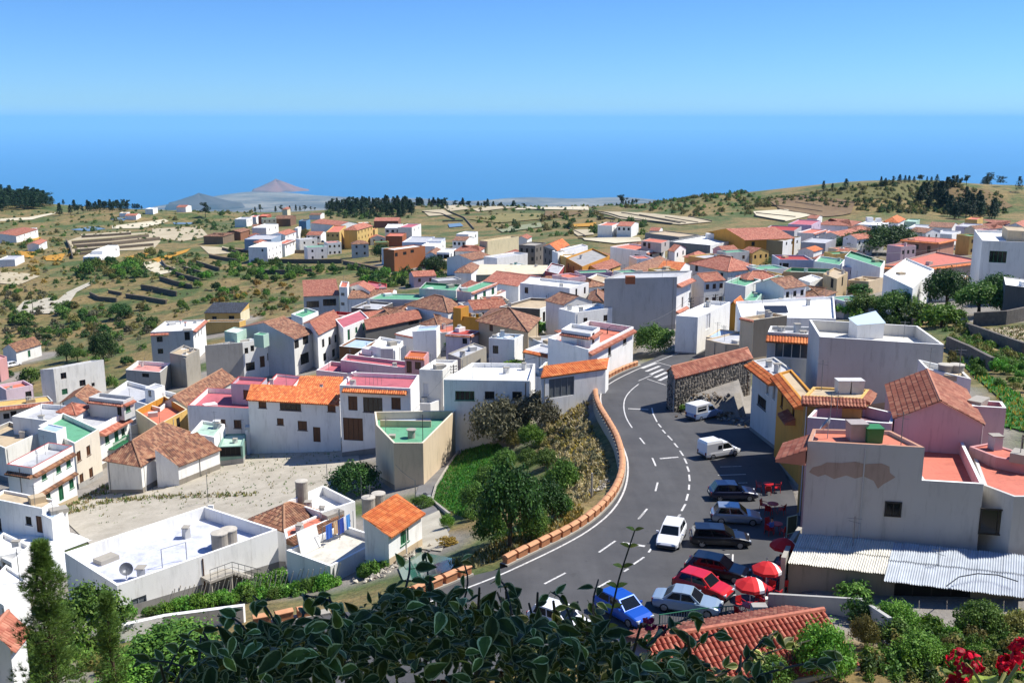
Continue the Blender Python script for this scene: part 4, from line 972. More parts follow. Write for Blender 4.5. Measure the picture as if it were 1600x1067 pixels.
H('flat_house', 'white house with rose roof square below the light blue roof', 'S6', [(1335,617),(1430,642),(1500,592)], 4.6, deck='rose', ph=.4)
h = H('flat_house', 'white terraced roof with stair huts above the pink houses', 'S6', [(1440,562),(1590,592),(1640,530)], 5.2, deck='white', ph=.5)
slabbox(h, 'roof_hut', 'S6', 1540, 640, 2.2, .4, 1.8, 'wallgrey')
h = H('red_roof_house', 'house with a red sloping roof and wide loggia windows before the green gully', 'S6', [(1020,252),(1240,243),(1218,168)], 6.6, wall='wallgrey', roof='mono', hi=2, rh=1.1, tile='red', win=[(0,1075,302,3.2,1.7,'bglass'),(0,1180,290,3.4,1.8,'bglass')])
H('stair_tower', 'narrow white tower joined to the red sloping roof', 'S6', [(1240,192),(1290,197),(1302,162)], 8.8, deck='terra', ph=.3, win=[(0,1262,240,1.2,.9,'glass'),(0,1262,300,1.2,.9,'glass')])
H('gabled_house', 'white gabled house right of the narrow white tower', 'S6', [(1290,196),(1430,222),(1462,196)], 6.6, roof='gable', ridge=1, rh=1.3, tile='salmon', win=[(0,1332,215,1.0,2.0,'dark')])
H('red_house', 'red walled roof room behind the white gabled house', 'S6', [(1410,192),(1528,212),(1538,174)], 5.4, wall='red', deck='rose', ph=.4)
H('tiled_house', 'long low brown tiled roof in front of the red walled room', 'S6', [(1295,264),(1560,254),(1600,216)], 4.6, roof='gable', ridge=0, rh=1.2, tile='brown')
H('dark_shed', 'dark grey shed with a narrow red tiled roof among the tiled houses', 'S7', [(45,458),(388,388),(372,352)], 4.4, wall='dgrey', roof='mono', hi=2, rh=.7, tile='red', win=[(0,345,410,3.0,1.2,'dark')], cat='shed')  # wide dark pane paints in the gloom of the open gap
H('tiled_house', 'brown hipped roof behind the dark grey shed', 'S7', [(75,387),(232,402),(322,346)], 4.2, roof='hip', ridge=0, rh=1.5, tile='brown')
H('tiled_house', 'broad brown hipped roof in front of the green terraces', 'S7', [(305,302),(560,352),(702,302)], 4.8, roof='hip', ridge=0, rh=1.9, tile='brown', win=[(1,600,345,1.0,1.0,'dark')])
H('tiled_house', 'small brown pyramid roof beside the ochre house', 'S7', [(396,422),(500,444),(592,402)], 4.2, roof='hip', ridge=0, rh=1.4, tile='brown')
H('tiled_house', 'big old house with wide patched brown roof right of the ochre wall', 'S7', [(752,402),(1060,472),(1126,386)], 4.6, wall='tan', roof='hip', ridge=0, rh=2.0, tile='brown', win=[(0,830,450,1.0,1.2,'brown')])
h = H('ochre_house', 'ochre house with a dark green roof court among the tiled roofs', 'S7', [(590,368),(752,388),(800,368)], 6.2, wall='yellow', deck='dgreen', ph=.7)
H('upper_room', None, 'S7', [(592,322),(640,328),(690,312)], 2.3, on=h, wall='yellow', deck='orange', ph=.05)
h = H('green_roof_house', 'house with bright green painted roof terraces behind the tiled roofs', 'S7', [(380,202),(610,217),(642,177)], 5.4, wall='wallgrey', inner='dgreen', deck='green', ph=.6)
H('green_roof_house', 'lower green painted roof with a ribbed edge beside the bright green terraces', 'S7', [(60,268),(372,274),(442,240)], 4.6, wall='wallgrey', deck='green', ph=.3)
h = H('balcony_house', 'white house with a green roof and two rows of shaded balconies', 'S7', [(615,217),(705,228),(866,166)], 7.6, wall='wallgrey', wcol={1:'white'}, deck='green', ph=.3, cop='terra', win=[('g',1,3,1,'green',1.6,1.6)], eave=[(1,0,1,.1,.4,'red')])
H('low_house', 'white front terrace with red rail below the shaded balconies', 'S7', [(690,298),(718,308),(922,218)], 4.8, deck='terra', cop='red', ph=.5, win=[(1,765,325,.8,1.2,'green'),(1,815,308,.8,1.2,'green'),(1,853,293,.8,1.2,'green')])
H('tiled_house', 'tan tiled gable roof behind the grey fronted white house', 'S7', [(786,156),(1000,188),(1142,128)], 5.4, roof='gable', ridge=0, rh=1.3, tile='salmon')
h = H('flat_house', 'large white house with plain grey front and tiled side canopy', 'S7', [(1010,168),(1320,200),(1440,166)], 7.2, deck='white', ph=.6, eave=[(1,0,1,3.4,.6,'salmon')], win=[(1,1362,225,.8,1.4,'bglass'),(1,1415,215,.8,1.4,'bglass'),(0,1050,215,.9,1.3,'bglass')])
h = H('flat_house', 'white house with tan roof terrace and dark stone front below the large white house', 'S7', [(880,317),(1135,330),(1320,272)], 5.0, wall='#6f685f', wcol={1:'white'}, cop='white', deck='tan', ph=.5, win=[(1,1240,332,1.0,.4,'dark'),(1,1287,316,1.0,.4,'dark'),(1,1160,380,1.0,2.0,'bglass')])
H('long_shed', 'long shed with a pale cream roof in the middle of the village', 'S7', [(735,118),(1165,112),(1185,58),(760,52)], 4.4, wall='stone', deck='cream', ph=0, cat='shed')
H('small_house', 'small red and white house at the end of the long cream shed', 'S7', [(1165,92),(1250,112),(1288,60)], 5.0, wall='#a8484a', cop='white', deck='deckgrey', ph=.4, win=[('g',1,2,1,'glass')])
H('tiled_house', 'small brown hipped roof left of the long cream shed', 'S7', [(630,80),(702,98),(758,62)], 4.2, roof='hip', ridge=1, rh=1.3, tile='brown')
h = H('flat_house', 'white boxy house with parapets left of the small lilac house', 'S7', [(232,482),(342,504),(492,452)], 4.6, deck='white', ph=.4, eave=[(0,0,1,.02,.3,'salmon')])
H('flat_house', 'white flat house with grey roof behind the pink houses', 'S7', [(20,575),(150,600),(300,560)], 5.0, deck='deckgrey', ph=.5)
H('low_house', 'pale grey lean to with canvas awning beside the small lilac house', 'S7', [(560,610),(640,640),(800,570)], 4.0, wall='concrete', deck='deckgrey', ph=.2)
h = H('tall_house', 'tall house with a huge blank grey wall and tiled side canopies', 'S8', [(258,142),(712,131),(806,92)], 9.4, wall='#b3b1ad', wcol={1:'white'}, deck='deckgrey', ph=.3, win=[(1,745,290,.9,2.0,'glass'),(1,790,262,.9,2.0,'glass')], eave=[(1,0,1,1.3,.9,'salmon'),(1,0,.7,6.2,.6,'salmon')])
slabbox(h, 'roof_room', 'S8', 418, 172, 1.6, 1.4, 1.3, 'adobe')
h = H('white_house', 'white house with stepped parapet behind the two utility poles', 'S8', [(705,372),(842,382),(1045,287)], 5.6, deck='white', ph=.6, win=[(1,905,410,2.0,2.4,'white')])
H('small_house', 'small yellow house with orange roof right of the utility poles', 'S8', [(1040,312),(1090,322),(1132,288)], 4.2, wall='yellow', roof='gable', ridge=1, rh=.9, tile='orange')
h = H('hall', 'long hall with a wide white roof and two dark panels on it', 'P', [(1158,495),(1306,498),(1303,463),(1150,471)], 4.4, deck='white', ph=.45, cat='hall')
for x in (1296, 1360):
 mb = MB(); p = on_deck(h, 'S8', x, 352); R = Matrix.Rotation(-.02, 3, 'Z') @ Matrix.Rotation(.5, 3, 'X'); mb.box(p+Vector((0, 0, .5)), (1.9, 1.6, .08), R=R); mb.build('solar_panel', plain('solar_glass', '#2c3442', .2), h.root)
h = H('beige_house', 'beige house with flat tan roof at the top of the side street', 'S8', [(1108,382),(1192,400),(1400,372)], 6.0, wall='beige', wcol={1:'#6e675e'}, cop='#cfc6b2', deck='tan', ph=.4, eave=[(0,0,1,.02,.3,'salmon')])
H('white_house', 'white walled house with light grey flat roof by the junction', 'S8', [(893,505),(1010,520),(1090,470)], 2.4, wall='beige', deck='lightblue', ph=.15)
H('mint_house', 'house with mint roof court behind the white stepped house', 'U4', [(1330,662),(1480,692),(1592,642)], 5.2, inner='mint', deck='green', ph=.7)
H('mint_house', 'teal walled house with orange canopy next to the hall roof', 'S8', [(1245,152),(1372,188),(1470,152)], 5.4, wall='teal', wcol={1:'white'}, deck='green', ph=.5, cop='white', eave=[(1,0,1,.05,.6,'orange')], win=[(1,1395,215,.9,1.4,'glass'),(1,1430,205,.9,1.4,'glass')])
H('low_house', 'low pale green roof between the teal house and the white stepped house', 'S8', [(1130,272),(1200,287),(1246,232)], 4.0, wall='mint', deck='green', ph=.3)
H('white_house', 'white house with orange gable right of the dark apartment front', 'U4', [(60,432),(102,447),(322,396)], 7.4, deck='deckgrey', ph=.3)
H('gabled_house', 'orange gable roof over a dark windowed apartment front', 'U4', [(-5,400),(92,432),(182,388)], 7.6, wall='wallgrey', wcol={0:'#6f6962'}, roof='gable', ridge=1, rh=1.4, tile='orange', win=[('g',0,3,2,'dark',.9,1.4)])
H('ochre_house', 'ochre house with a slate grey roof behind the large white house', 'U4', [(160,482),(282,548),(482,470)], 6.4, wall='yellow', deck='grey', ph=.5, win=[('g',0,3,1,'brown',.8,1.3)])
H('ochre_house', 'low yellow house with red tiled roof and a row of dark windows', 'U4', [(280,562),(412,584),(562,532)], 4.6, wall='yellow2', roof='gable', ridge=1, rh=1.2, tile='red', win=[(1,425,592,.8,1.2,'dark'),(1,460,586,.8,1.2,'dark'),(1,497,572,.8,1.2,'dark')])
h = H('villa', 'modern white villa with red roofs and black windows behind the tall grey house', 'U4', [(487,402),(752,438),(890,412)], 6.4, deck='terra', ph=.4, win=[('g',1,2,2,'dark',1.4,1.3),(0,690,480,3.0,1.6,'dark')], eave=[(1,0,.6,.4,.8,'salmon')])
H('upper_room', None, 'U4', [(715,358),(862,376),(922,356)], 3.0, on=h, wall='#b7b0a8', deck='terra', ph=.1, win=[(0,738,385,1.2,1.2,'dark'),(0,772,395,1.0,1.8,'brown'),(1,890,385,1.0,1.2,'dark')])
H('gabled_house', 'red gabled wing of the modern white villa', 'U4', [(915,428),(960,438),(1042,408)], 6.2, roof='gable', ridge=0, rh=1.3, tile='red', win=[('g',1,2,1,'dark',1.3,1.3)])
H('tiled_house', 'small yellow house with tan hipped roof in front of the modern white villa', 'U4', [(1030,472),(1112,492),(1202,462)], 4.0, wall='yellow2', roof='hip', ridge=1, rh=1.2, tile='salmon')
H('tiled_house', 'long dark brown tiled roof left of the orange gable and behind the tall grey house', 'U4', [(495,602),(660,612),(926,512)], 4.6, roof='gable', ridge=1, rh=1.5, tile='brown')
H('gabled_house', 'white house with bright orange gable behind the tall grey house', 'U4', [(840,558),(1000,572),(1072,532)], 5.0, roof='gable', ridge=0, rh=1.2, tile='orange')
h = H('big_house', 'big white house with wide salmon hipped roof and a skylight', 'U4', [(1075,522),(1350,582),(1602,556)], 6.0, wall='wallgrey', wcol={1:'white'}, roof='hip', ridge=0, rh=2.2, tile='salmon', win=[(0,1120,562,1.2,1.5,'dark'),(0,1305,617,1.1,1.6,'dark'),(0,1250,625,1.0,2.2,'dark'),(1,1535,605,1.0,1.2,'dark')])
H('low_house', 'white flat house in front of the low yellow house', 'U4', [(305,637),(430,667),(512,627)], 4.8, deck='tan', ph=.4)
H('tiled_house', 'brown tiled shed squeezed against the tall grey house', 'U4', [(335,787),(440,803),(445,742)], 4.0, wall='stone', roof='hip', ridge=1, rh=.9, tile='brown')
# ------------------------------------------------------------------ houses on the right, above the car park
def z_over(u, vb, zb, vt):
 p = at_z(u, vb, zb); return at_y(u, vt, p.y).z
hst = H('stone_house', 'old stone house with a long red tiled roof at the road bend', 'S8', [(655,718),(700,765),(1180,640),(1120,600)], 2.9, wall='stone', roof='gable', ridge=1, rh=.9, tile='red', over=.15)
def stones_on(house, edge, parent, smin=.22, smax=.5, seed=1, z0=None, z1=None):
 rg = random.Random(seed); a, b = house.poly[edge], house.poly[(edge+1) % len(house.poly)]; o = house.outward(edge); d = (b-a).normalized(); L = (b-a).length
 mb = MB(); z = (z0 if z0 is not None else house.zb+.2); top = z1 if z1 is not None else house.zt-.05
 while z < top:
  hh = rg.uniform(smin, smax*.8); s = 0
  while s < L:
   w = rg.uniform(smin, smax*1.3)
   if s+w > L: break
   cx = s+w/2; dp = rg.uniform(.05, .11); P = []
   n = 7
   for k in range(n):
    an = 2*math.pi*(k+rg.uniform(-.25, .25))/n; P.append((cx+math.cos(an)*w*.46, z+hh/2+math.sin(an)*hh*.46))
   base = [(a.x+d.x*x+o.x*.005, a.y+d.y*x+o.y*.005, zz) for x, zz in P]; tp = [(a.x+d.x*(cx+(x-cx)*.75)+o.x*dp, a.y+d.y*(cx+(x-cx)*.75)+o.y*dp, z+hh/2+(zz-z-hh/2)*.75) for x, zz in P]
   mi = rg.randrange(3); mb.poly(tp, mi)
   for k in range(n): mb.poly([base[k], base[(k+1) % n], tp[(k+1) % n], tp[k]], mi)
   s += w
  z += hh
 o2 = mb.build('stone_facing', [plain('basalt_a', '#6a645c', .9, var=.3), plain('basalt_b', '#857d71', .9, var=.3), plain('basalt_c', '#3a3734', .9, var=.3)], parent); o2['kind'] = 'stuff'
stones_on(hst, 0, hst.root, seed=2); stones_on(hst, 1, hst.root, seed=3)
H('low_house', 'low beige and white rooms behind the old stone house', 'S8', [(890,520),(1010,548),(1180,560),(1100,470)], 2.6, wall='beige', deck='deckgrey', ph=.2)
hg = H('terrace_building', 'large pale grey building with a walled white roof terrace', 'T2', [(440,168),(1146,213),(995,106),(380,70)], 5.8, wall='#c2c0bb', cop='white', deck='#d8d4c8', ph=1.15, inner='#cfccc4')
mb = MB(); Q = [on_deck(hg, 'T2', *p) for p in ((600,165),(650,185),(800,178),(745,130))]; up = [1.9, 1.5, 1.6, 2.0]
for i in range(4):
 a, b = Q[i], Q[(i+1) % 4]; mb.poly([a, b, b+Vector((0,0,up[(i+1) % 4])), a+Vector((0,0,up[i]))])
c = (Q[0]+Q[1]+Q[2]+Q[3])/4; mb.poly([c+(q-c)*1.08+Vector((0,0,u+.05)) for q, u in zip(Q, up)], 1); mb.build('stair_hut', [wallmat('white'), plain('pale_sheet', '#bcd0df', .5)], hg.root)
h = H('terrace_building', 'raised corner block with orange tiled canopy on the pale grey building', 'T2', [(145,140),(392,155),(410,112),(160,106)], 6.8, wall='wallgrey', cop='white', deck='deckgrey', ph=.4, eave=[(0,-.03,1.03,.35,1.0,'orange')], win=[(0,295,240,4.2,2.0,'blueglass')])  # wide blue pane stands in for the open terrace below the canopy
wall_bar(h, 'balcony_wall', 'T2', [(210,120),(395,130)], .1, .1, 'white')
H('street_house', 'pale grey street house with orange tiled canopy facing the car park', 'T2', [(62,302),(205,408),(330,385)], 5.6, wall='wallgrey', deck='deckgrey', ph=.2, eave=[(0,0,1,.05,1.0,'orange')], win=[(0,143,455,.8,1.5,'glass'),(0,180,480,.8,1.6,'glass'),(0,110,540,2.6,1.1,'dark')])  # low dark pane: the balcony's shade painted as a flat panel
H('street_house', 'ochre street house with a long orange eave facing the car park', 'T2', [(206,372),(350,545),(430,520)], 6.4, wall='yellow', deck='tan', ph=.2, eave=[(0,0,1,.05,.8,'orange'),(0,.45,.75,2.2,.9,'red')], win=[(0,225,530,.9,1.3,'brown'),(0,290,590,.9,2.0,'brown')])
hyw = H('yellow_house', 'yellow upper house with red tiled rim carrying two white box tanks', 'T2', [(352,502),(682,518),(722,466)], 7.0, ztop=-20.9, wall='yellow2', deck='tan', ph=.15, eave=[(0,-.05,1.05,.02,.9,'red'),(1,0,1,.02,.6,'red')], win=[])
cube_tank(hyw, 'T2', 566, 485, 1.0, 1.0, 'left white box tank on the yellow house', '#cfccc6'); cube_tank(hyw, 'T2', 643, 485, 1.0, 1.0, 'right white box tank on the yellow house', '#cfccc6')
hpk = H('pink_house', 'pink house with a broad red tiled gable roof', 'T2', [(865,632),(1368,664),(1264,470)], 6.2, ztop=-21.5, wall='pink', roof='gable', ridge=1, rh=1.5, tile='red', over=.12)
H('pink_house', 'plain pink block right of the red gable', 'T2', [(1305,560),(1500,572),(1475,535)], 5.4, wall='pink', cop='white', deck='terra', ph=.4)
h = H('flat_house', 'white roof with two round tanks behind the red gable', 'T2', [(1045,348),(1300,408),(1242,352)], 5.4, wall='white2', deck='white', ph=.5)
tank(h, 'T2', 1150, 392, .6, 1.0, 'left round tank behind the red gable'); tank(h, 'T2', 1213, 392, .6, 1.0, 'right round tank behind the red gable')
hpt = H('pink_house', 'long pink wall with white coping behind the roof tanks', 'T2', [(370,625),(850,660),(870,600),(700,560),(420,570)], 6.0, anchor=1, ztop=-21.7, wall='pink', cop='white', deck='#8f6b74', ph=.8)
W0, W1 = at_z(1252, 845, -27.8), at_z(1590, 869, -27.8); WD = (W1-W0)/(W1.x-W0.x)
def on_line(x, z): q = W0+WD*(x-W0.x); return proj((q.x, q.y, z))
ZF1 = at_y(1255, 689, W0.y).z; XB = W0.x+7.2; XC = at_y(1536, 756, W0.y-1.9).x; ZF2 = at_y(1536, 756, (W0+WD*(XC-W0.x)).y).z
hgl = H('grey_building', 'big grey plastered side wall with peeling brown patch, above the corrugated shed', 'P', [on_line(W0.x, ZF1), on_line(XB, ZF1), px('T2',842,700), px('T2',400,690)], 7, ztop=ZF1, wall='#c4c1bb', deck='terra', ph=.25, zbase=-31.5, win=[], cop='#b98a70', eave=[(3,0,1.3,.4,1.9,'salmon',.9)])
hgr = H('grey_building', 'lower part of the grey building with a terracotta roof terrace', 'P', [on_line(XB, ZF2), on_line(XC, ZF2), px('T2',1242,740), px('T2',842,715)], 5, ztop=ZF2, wall='#c4c1bb', cop='white', inner='#d8b9b6', deck='terra2', ph=.9, zbase=-31.5)
def on_wall(house, e, sec, x, y, out=.0):
 a, b = house.poly[e], house.poly[(e+1) % len(house.poly)]; nn = house.outward(e); R = ray(*px(sec, x, y)); t = (a+nn*out).dot(nn)/(R.x*nn.x+R.y*nn.y); return R*t
mb = MB(); P = [on_wall(hgl, 0, 'T2', *p, .012) for p in ((378,935),(400,908),(445,898),(480,880),(560,884),(640,876),(700,890),(790,886),(836,905),(838,940),(870,965),(836,985),(800,1005),(770,1030),(745,985),(690,960),(640,972),(590,955),(520,975),(470,950),(430,962),(395,945))]; mb.poly(P); mb.build('bare_plaster', wallmat('#ad9788', .9), hgl.root)
for hh, x, y, w, z in ((hgl,768,180,.95,.95),(hgr,1300,246,2.1,1.7)):
 p = on_wall(hh, 0, 'T3', x, y, .01); a, b = hh.poly[0], hh.poly[1]; d = (b-a).normalized(); o = hh.outward(0); an = math.atan2(d.y, d.x)
 mb = MB()
 for sx, sz, ww, wh in ((0,z/2,w+.12,.1),(0,-z/2,w+.12,.1),(-w/2,0,.1,z),(w/2,0,.1,z),(0,0,.05,z)):
  mb.box((p.x+d.x*sx+o.x*.02, p.y+d.y*sx+o.y*.02, p.z+sz), (ww, .08, wh), an)
 f = mb.build('window', plain('frame_dark', '#2d2722', .7), hh.root); mb = MB(); mb.box((p.x-o.x*.0, p.y-o.y*.0, p.z), (w, .02, z), an); mb.build('pane', M_GLASS, f)
cube_tank(hgl, 'T2', 645, 750, 1.15, 1.15, 'beige box tank on the grey building', '#a89d94'); cube_tank(hgl, 'T2', 737, 760, 1.1, .95, 'green box tank on the grey building', '#2f7a3f')
dish(hgl, 'T2', 483, 745, .55, -1.2, '#9aa0a6', .9)
hsl = H('terra_roof', 'sloping terracotta painted roof at the right edge beside the grey building', 'T2', [(1295,800),(1372,1010),(1545,1075),(1660,1075),(1660,880)], 5, anchor=1, ztop=ZF2-.5, wall='#c4c1bb', deck='terra2', ph=.12, zbase=-31.0, cat='house')
H('terra_roof', 'upper terracotta roof strip behind the sloping painted roof', 'T2', [(1290,790),(1440,850),(1640,890),(1640,840),(1400,770)], 5, anchor=1, ztop=ZF2+.2, wall='pink2', deck='terra2', ph=.1, zbase=-30.0, cat='house')
zs = -28.0
hsh = H('shed', 'block built shed with a pale corrugated sheet roof', 'T3', [(236,458),(1460,604),(1460,470),(292,352)], 3, ztop=zs, zbase=-32.5, wall='rawblock', deck='concrete', ph=0, cat='shed', dirt=.9, win=[(0,960,665,4.4,2.4,'dark')])  # dark pane: shade of the open shed bay put into colour
P = [Vector((p.x, p.y, zs+.06)) for p in hsh.poly]
n = 19; mc = [plain('fibre_sheet', '#d6d3c8', .75, var=.14, scale=1.2), plain('zinc_sheet', '#c6ccd2', .5, .2, var=.12, scale=1.2)]
for i in range(n):
 f0, f1 = P[0].lerp(P[1], i/n), P[0].lerp(P[1], (i+1)/n); b0, b1 = P[3].lerp(P[2], i/n), P[3].lerp(P[2], (i+1)/n)
 ext = .25 if i < 8 else 1.25; f0 = f0+(f0-b0).normalized()*ext; f1 = f1+(f1-b1).normalized()*ext
 for j in range(2):
  mb = MB(); c0, c1 = f0.lerp(b0, j*.52), f1.lerp(b1, j*.52); e0, e1 = f0.lerp(b0, .55 if j == 0 else 1), f1.lerp(b1, .55 if j == 0 else 1)
  m = 10; dz = Vector((0, 0, .10+.45*(.0 if j == 0 else 1)*.0+.03*(i % 2)+.05*j))
  for k in range(m):
   s0, s1 = k/m, (k+1)/m; z0, z1 = Vector((0,0,.05*math.cos(k*math.pi))), Vector((0,0,.05*math.cos((k+1)*math.pi)))
   rise0, rise1 = Vector((0, 0, .5*(j*.52))), Vector((0, 0, .5*(.55 if j == 0 else 1)))
   mb.poly([c0.lerp(c1, s0)+z0+dz+rise0, c0.lerp(c1, s1)+z1+dz+rise0, e0.lerp(e1, s1)+z1+dz+rise1, e0.lerp(e1, s0)+z0+dz+rise1])
  mb.build('corrugated_sheet', mc[0 if i < 8 else 1], hsh.root)
mb = MB(); Q = [on_wall(hsh, 0, 'T3', *p) for p in ((1040,575),(1105,528),(1200,505),(1300,515),(1405,548))]; pts = []
for (x, y) in ((1040,572),(1105,525),(1200,508),(1300,515),(1405,548)): pts.append(at_z(*px('T3', x, y), zs+.75))
mb.tube(pts, .035, 6); o = mb.build('hose', plain('hose_black', '#2a2c30', .5)); tag(o, 'dark bent hose lying on the corrugated roof', 'hose')
ground_wall('yard_wall', 'short rendered wall at the end of the corrugated shed', 'T3', [(210,520),(222,470)], 2.6, .3, wallmat('concrete'), w_pts=[at_z(*px('T3', 195, 660), -30.6), at_z(*px('T3', 235, 520), -30.6), at_z(*px('T3', 285, 420), -30.4)])
ground_wall('garden_wall', 'long pale garden wall running down past the red tiled roof', 'T3', [(115,760),(590,800),(735,930)], 1.3, .25, wallmat('#b3b2ac'), w_pts=[at_z(*px('T3', 130, 700), -30.2), at_z(*px('T3', 590, 810), -29.9), at_z(*px('T3', 735, 950), -29.6)])
def single_tile_roof():
 zt = -27.6; A, B, Cc = at_z(1048, 1095, zt), at_z(1345, 1040, zt), at_z(1318, 985, zt)
 cen = (A+Cc)/2; root = empty('tiled_cottage', (cen.x, cen.y, -31)); tag(root, 'cottage with a red barrel tiled roof just below the shrub', 'house')
 U = (B-A).normalized(); Nn = Vector((-U.y, U.x, 0)); W = (Cc-B).dot(Nn); L = (B-A).length; D = A+Nn*W
 poly = [A, B, B+Nn*(2*W), A+Nn*(2*W)]; mb = MB(); mb.prism([(p.x, p.y) for p in poly], -31.5, zt-.1); mb.build('wall', wallmat('white2'), root)
 rise = W*.42; sl = math.hypot(W, rise); up = (Nn*W+Vector((0, 0, rise))).normalized(); nrm = U.cross(up).normalized()
 mt = plain('barrel_tile', '#a04c36', .75, var=.32, scale=4); mt2 = plain('barrel_tile_pale', '#b26850', .75, var=.28, scale=4)
 def tile_mesh(m):
  t = MB(); n = 6; TL, r0, r1 = .46, .125, .10
  for k in range(n):
   a0, a1 = math.pi*k/n, math.pi*(k+1)/n
   t.poly([(r0*math.cos(a0), 0, r0*math.sin(a0)+.02), (r1*math.cos(a0), TL, r1*math.sin(a0)), (r1*math.cos(a1), TL, r1*math.sin(a1)), (r0*math.cos(a1), 0, r0*math.sin(a1)+.02)][::-1])
  return t.mesh('tile', m, smooth=False)
 tm = [tile_mesh(mt), tile_mesh(mt2)]
 M = Matrix((U, up, nrm)).transposed(); rot = M.to_euler(); rg = random.Random(9)
 nc = int(L/.30); nr = int(sl/.40); rest = MB(); vis = []
 for c in range(nc):
  for r in range(nr):
   p = A+U*((c+.5)*.30)+up*(r*.40)+nrm*.02
   vis.append((r < nr-1 and c > nc*.25 and (r+c) >= 0, c, r, p))
 vis.sort(key=lambda t: (-t[2], t[1])); cnt = 0
 vis.sort(key=lambda t: -(t[1]*.6+t[2]))
 for _, c, r, p in vis:
  if cnt < 300:
   o = shared('tile', tm[rg.random() < .3], root, p-root.location, rot); o.rotation_euler.z += rg.uniform(-.02, .02); cnt += 1
  else:
   for k in range(5):
    a0, a1 = math.pi*k/5, math.pi*(k+1)/5; q = []
    for aa, y, rr, dz in ((a0, 0, .125, .02), (a1, 0, .125, .02), (a1, .46, .10, 0), (a0, .46, .10, 0)): q.append(p+U*(rr*math.cos(aa))+up*y+nrm*(rr*math.sin(aa)+dz))
    rest.poly(q)
 o = rest.build('roof_tiles', mt, root); o['kind'] = 'stuff'
 bed = MB(); bed.poly([A, B, B+Nn*W+Vector((0,0,rise)), A+Nn*W+Vector((0,0,rise))]); tile_plane(bed, D+Nn*W+U*L, D+Nn*W, A+Nn*W+Vector((0,0,rise)), B+Nn*W+Vector((0,0,rise)), 60); bed.build('roof_bed', tilemat('red'), root)
 rc = MB(); R0, R1 = A+Nn*W+Vector((0,0,rise+.05)), B+Nn*W+Vector((0,0,rise+.05)); rc.tube([R0, R1], .17, 8); rc.build('ridge', mt2, root)
single_tile_roof()
# ------------------------------------------------------------------ right middle distance (T1)
h = H('pink_house', 'salmon house with orange eaves standing above the other roofs', 'T1', [(838,217),(1062,235),(1166,214)], 5.4, wall='#c08a72', deck='terra2', ph=.15, eave=[(0,-.03,1.03,.02,.7,'orange'),(1,-.03,1.03,.02,.7,'orange')], win=[(0,930,263,1.2,1.5,'bglass'),(0,1005,278,1.0,2.0,'brown')])
h = H('long_terrace_house', 'long house with a red terrace and orange eaves below the salmon house', 'T1', [(705,378),(985,388),(1340,346),(1050,292)], 3.9, wall='#a8968a', deck='terra2', ph=.4, eave=[(0,0,1,.3,.7,'orange'),(1,0,1,.3,.7,'orange')])
h = H('tall_house', 'tall white house with a barred window at the right edge', 'T1', [(1340,224),(1660,236),(1580,166)], 9.2, wall='white2', deck='white', ph=.5, win=[(0,1437,326,3.1,2.3,'gglass')])
H('stair_hut', None, 'T1', [(1500,160),(1640,168),(1600,140)], 2.2, on=h, wall='tan', deck='tan', ph=.1)
H('white_house', 'white house with a curved front wall among the trees', 'T1', [(722,434),(905,522),(1038,402)], 5.4, wall='white', deck='white', ph=.4, win=[(0,780,545,1.6,.8,'dark')])
H('white_house', 'small white house with brown roof edge right of the curved front wall', 'T1', [(1035,442),(1226,458),(1242,440)], 4.2, deck='tan', ph=.2, eave=[(0,0,1,.02,.3,'brown'),(1,0,1,.02,.3,'brown')])
H('block_house', 'unplastered dark block house with white slab roof at the right edge', 'T1', [(1485,500),(1660,522),(1640,470)], 5.0, wall='dgrey', cop='white', deck='white', ph=.1, dirt=.9)
H('green_roof_house', 'flat green roof beside the lilac grey house', 'T1', [(290,352),(452,377),(482,342)], 4.6, deck='green', ph=.4)
H('green_roof_house', 'beige house with a dark green walled roof court', 'T1', [(95,417),(402,428),(442,402)], 5.0, wall='#b59f7c', inner='dgreen', deck='mint', ph=.8)
H('green_roof_house', 'white house with green roof and tall end wall left of the salmon house', 'T1', [(480,322),(702,392),(732,352)], 5.2, inner='dgreen', deck='green', ph=.5)
h = H('grey_house', 'lilac grey house with a red roof and dark loggia', 'T1', [(25,312),(72,342),(285,346)], 5.8, wall='#b9bcc6', deck='red', ph=.4, win=[(1,110,380,1.6,1.3,'dark'),(1,75,380,.8,1.4,'dark')])
H('white_house', 'small white house between the teal house and the beige stair house', 'T1', [(190,462),(262,484),(345,456)], 4.4, deck='white', ph=.3)
H('beige_house', 'beige house with a dark open stairwell', 'T1', [(345,432),(432,464),(500,422)], 5.0, wall='#bfa883', deck='tan', ph=.3, win=[(1,465,480,1.4,2.0,'dark'),(0,400,490,1.4,2.0,'dark')])
H('tiled_house', 'dull brown hipped roof beside the white roofed hall', 'T1', [(190,562),(332,580),(422,542)], 3.4, roof='hip', ridge=0, rh=1.1, tile='old')
H('small_house', 'small lilac house with two dark windows before the green roofs', 'T1', [(465,387),(562,397),(594,382)], 4.4, wall='lilac', deck='deckgrey', ph=.2, win=[(0,525,425,1.0,1.0,'dark'),(1,575,430,1.0,1.6,'dark')])
H('low_house', 'low beige parapet court in front of the small lilac house', 'T1', [(500,470),(630,480),(720,455)], 3.0, wall='beige', deck='tan', ph=.5)
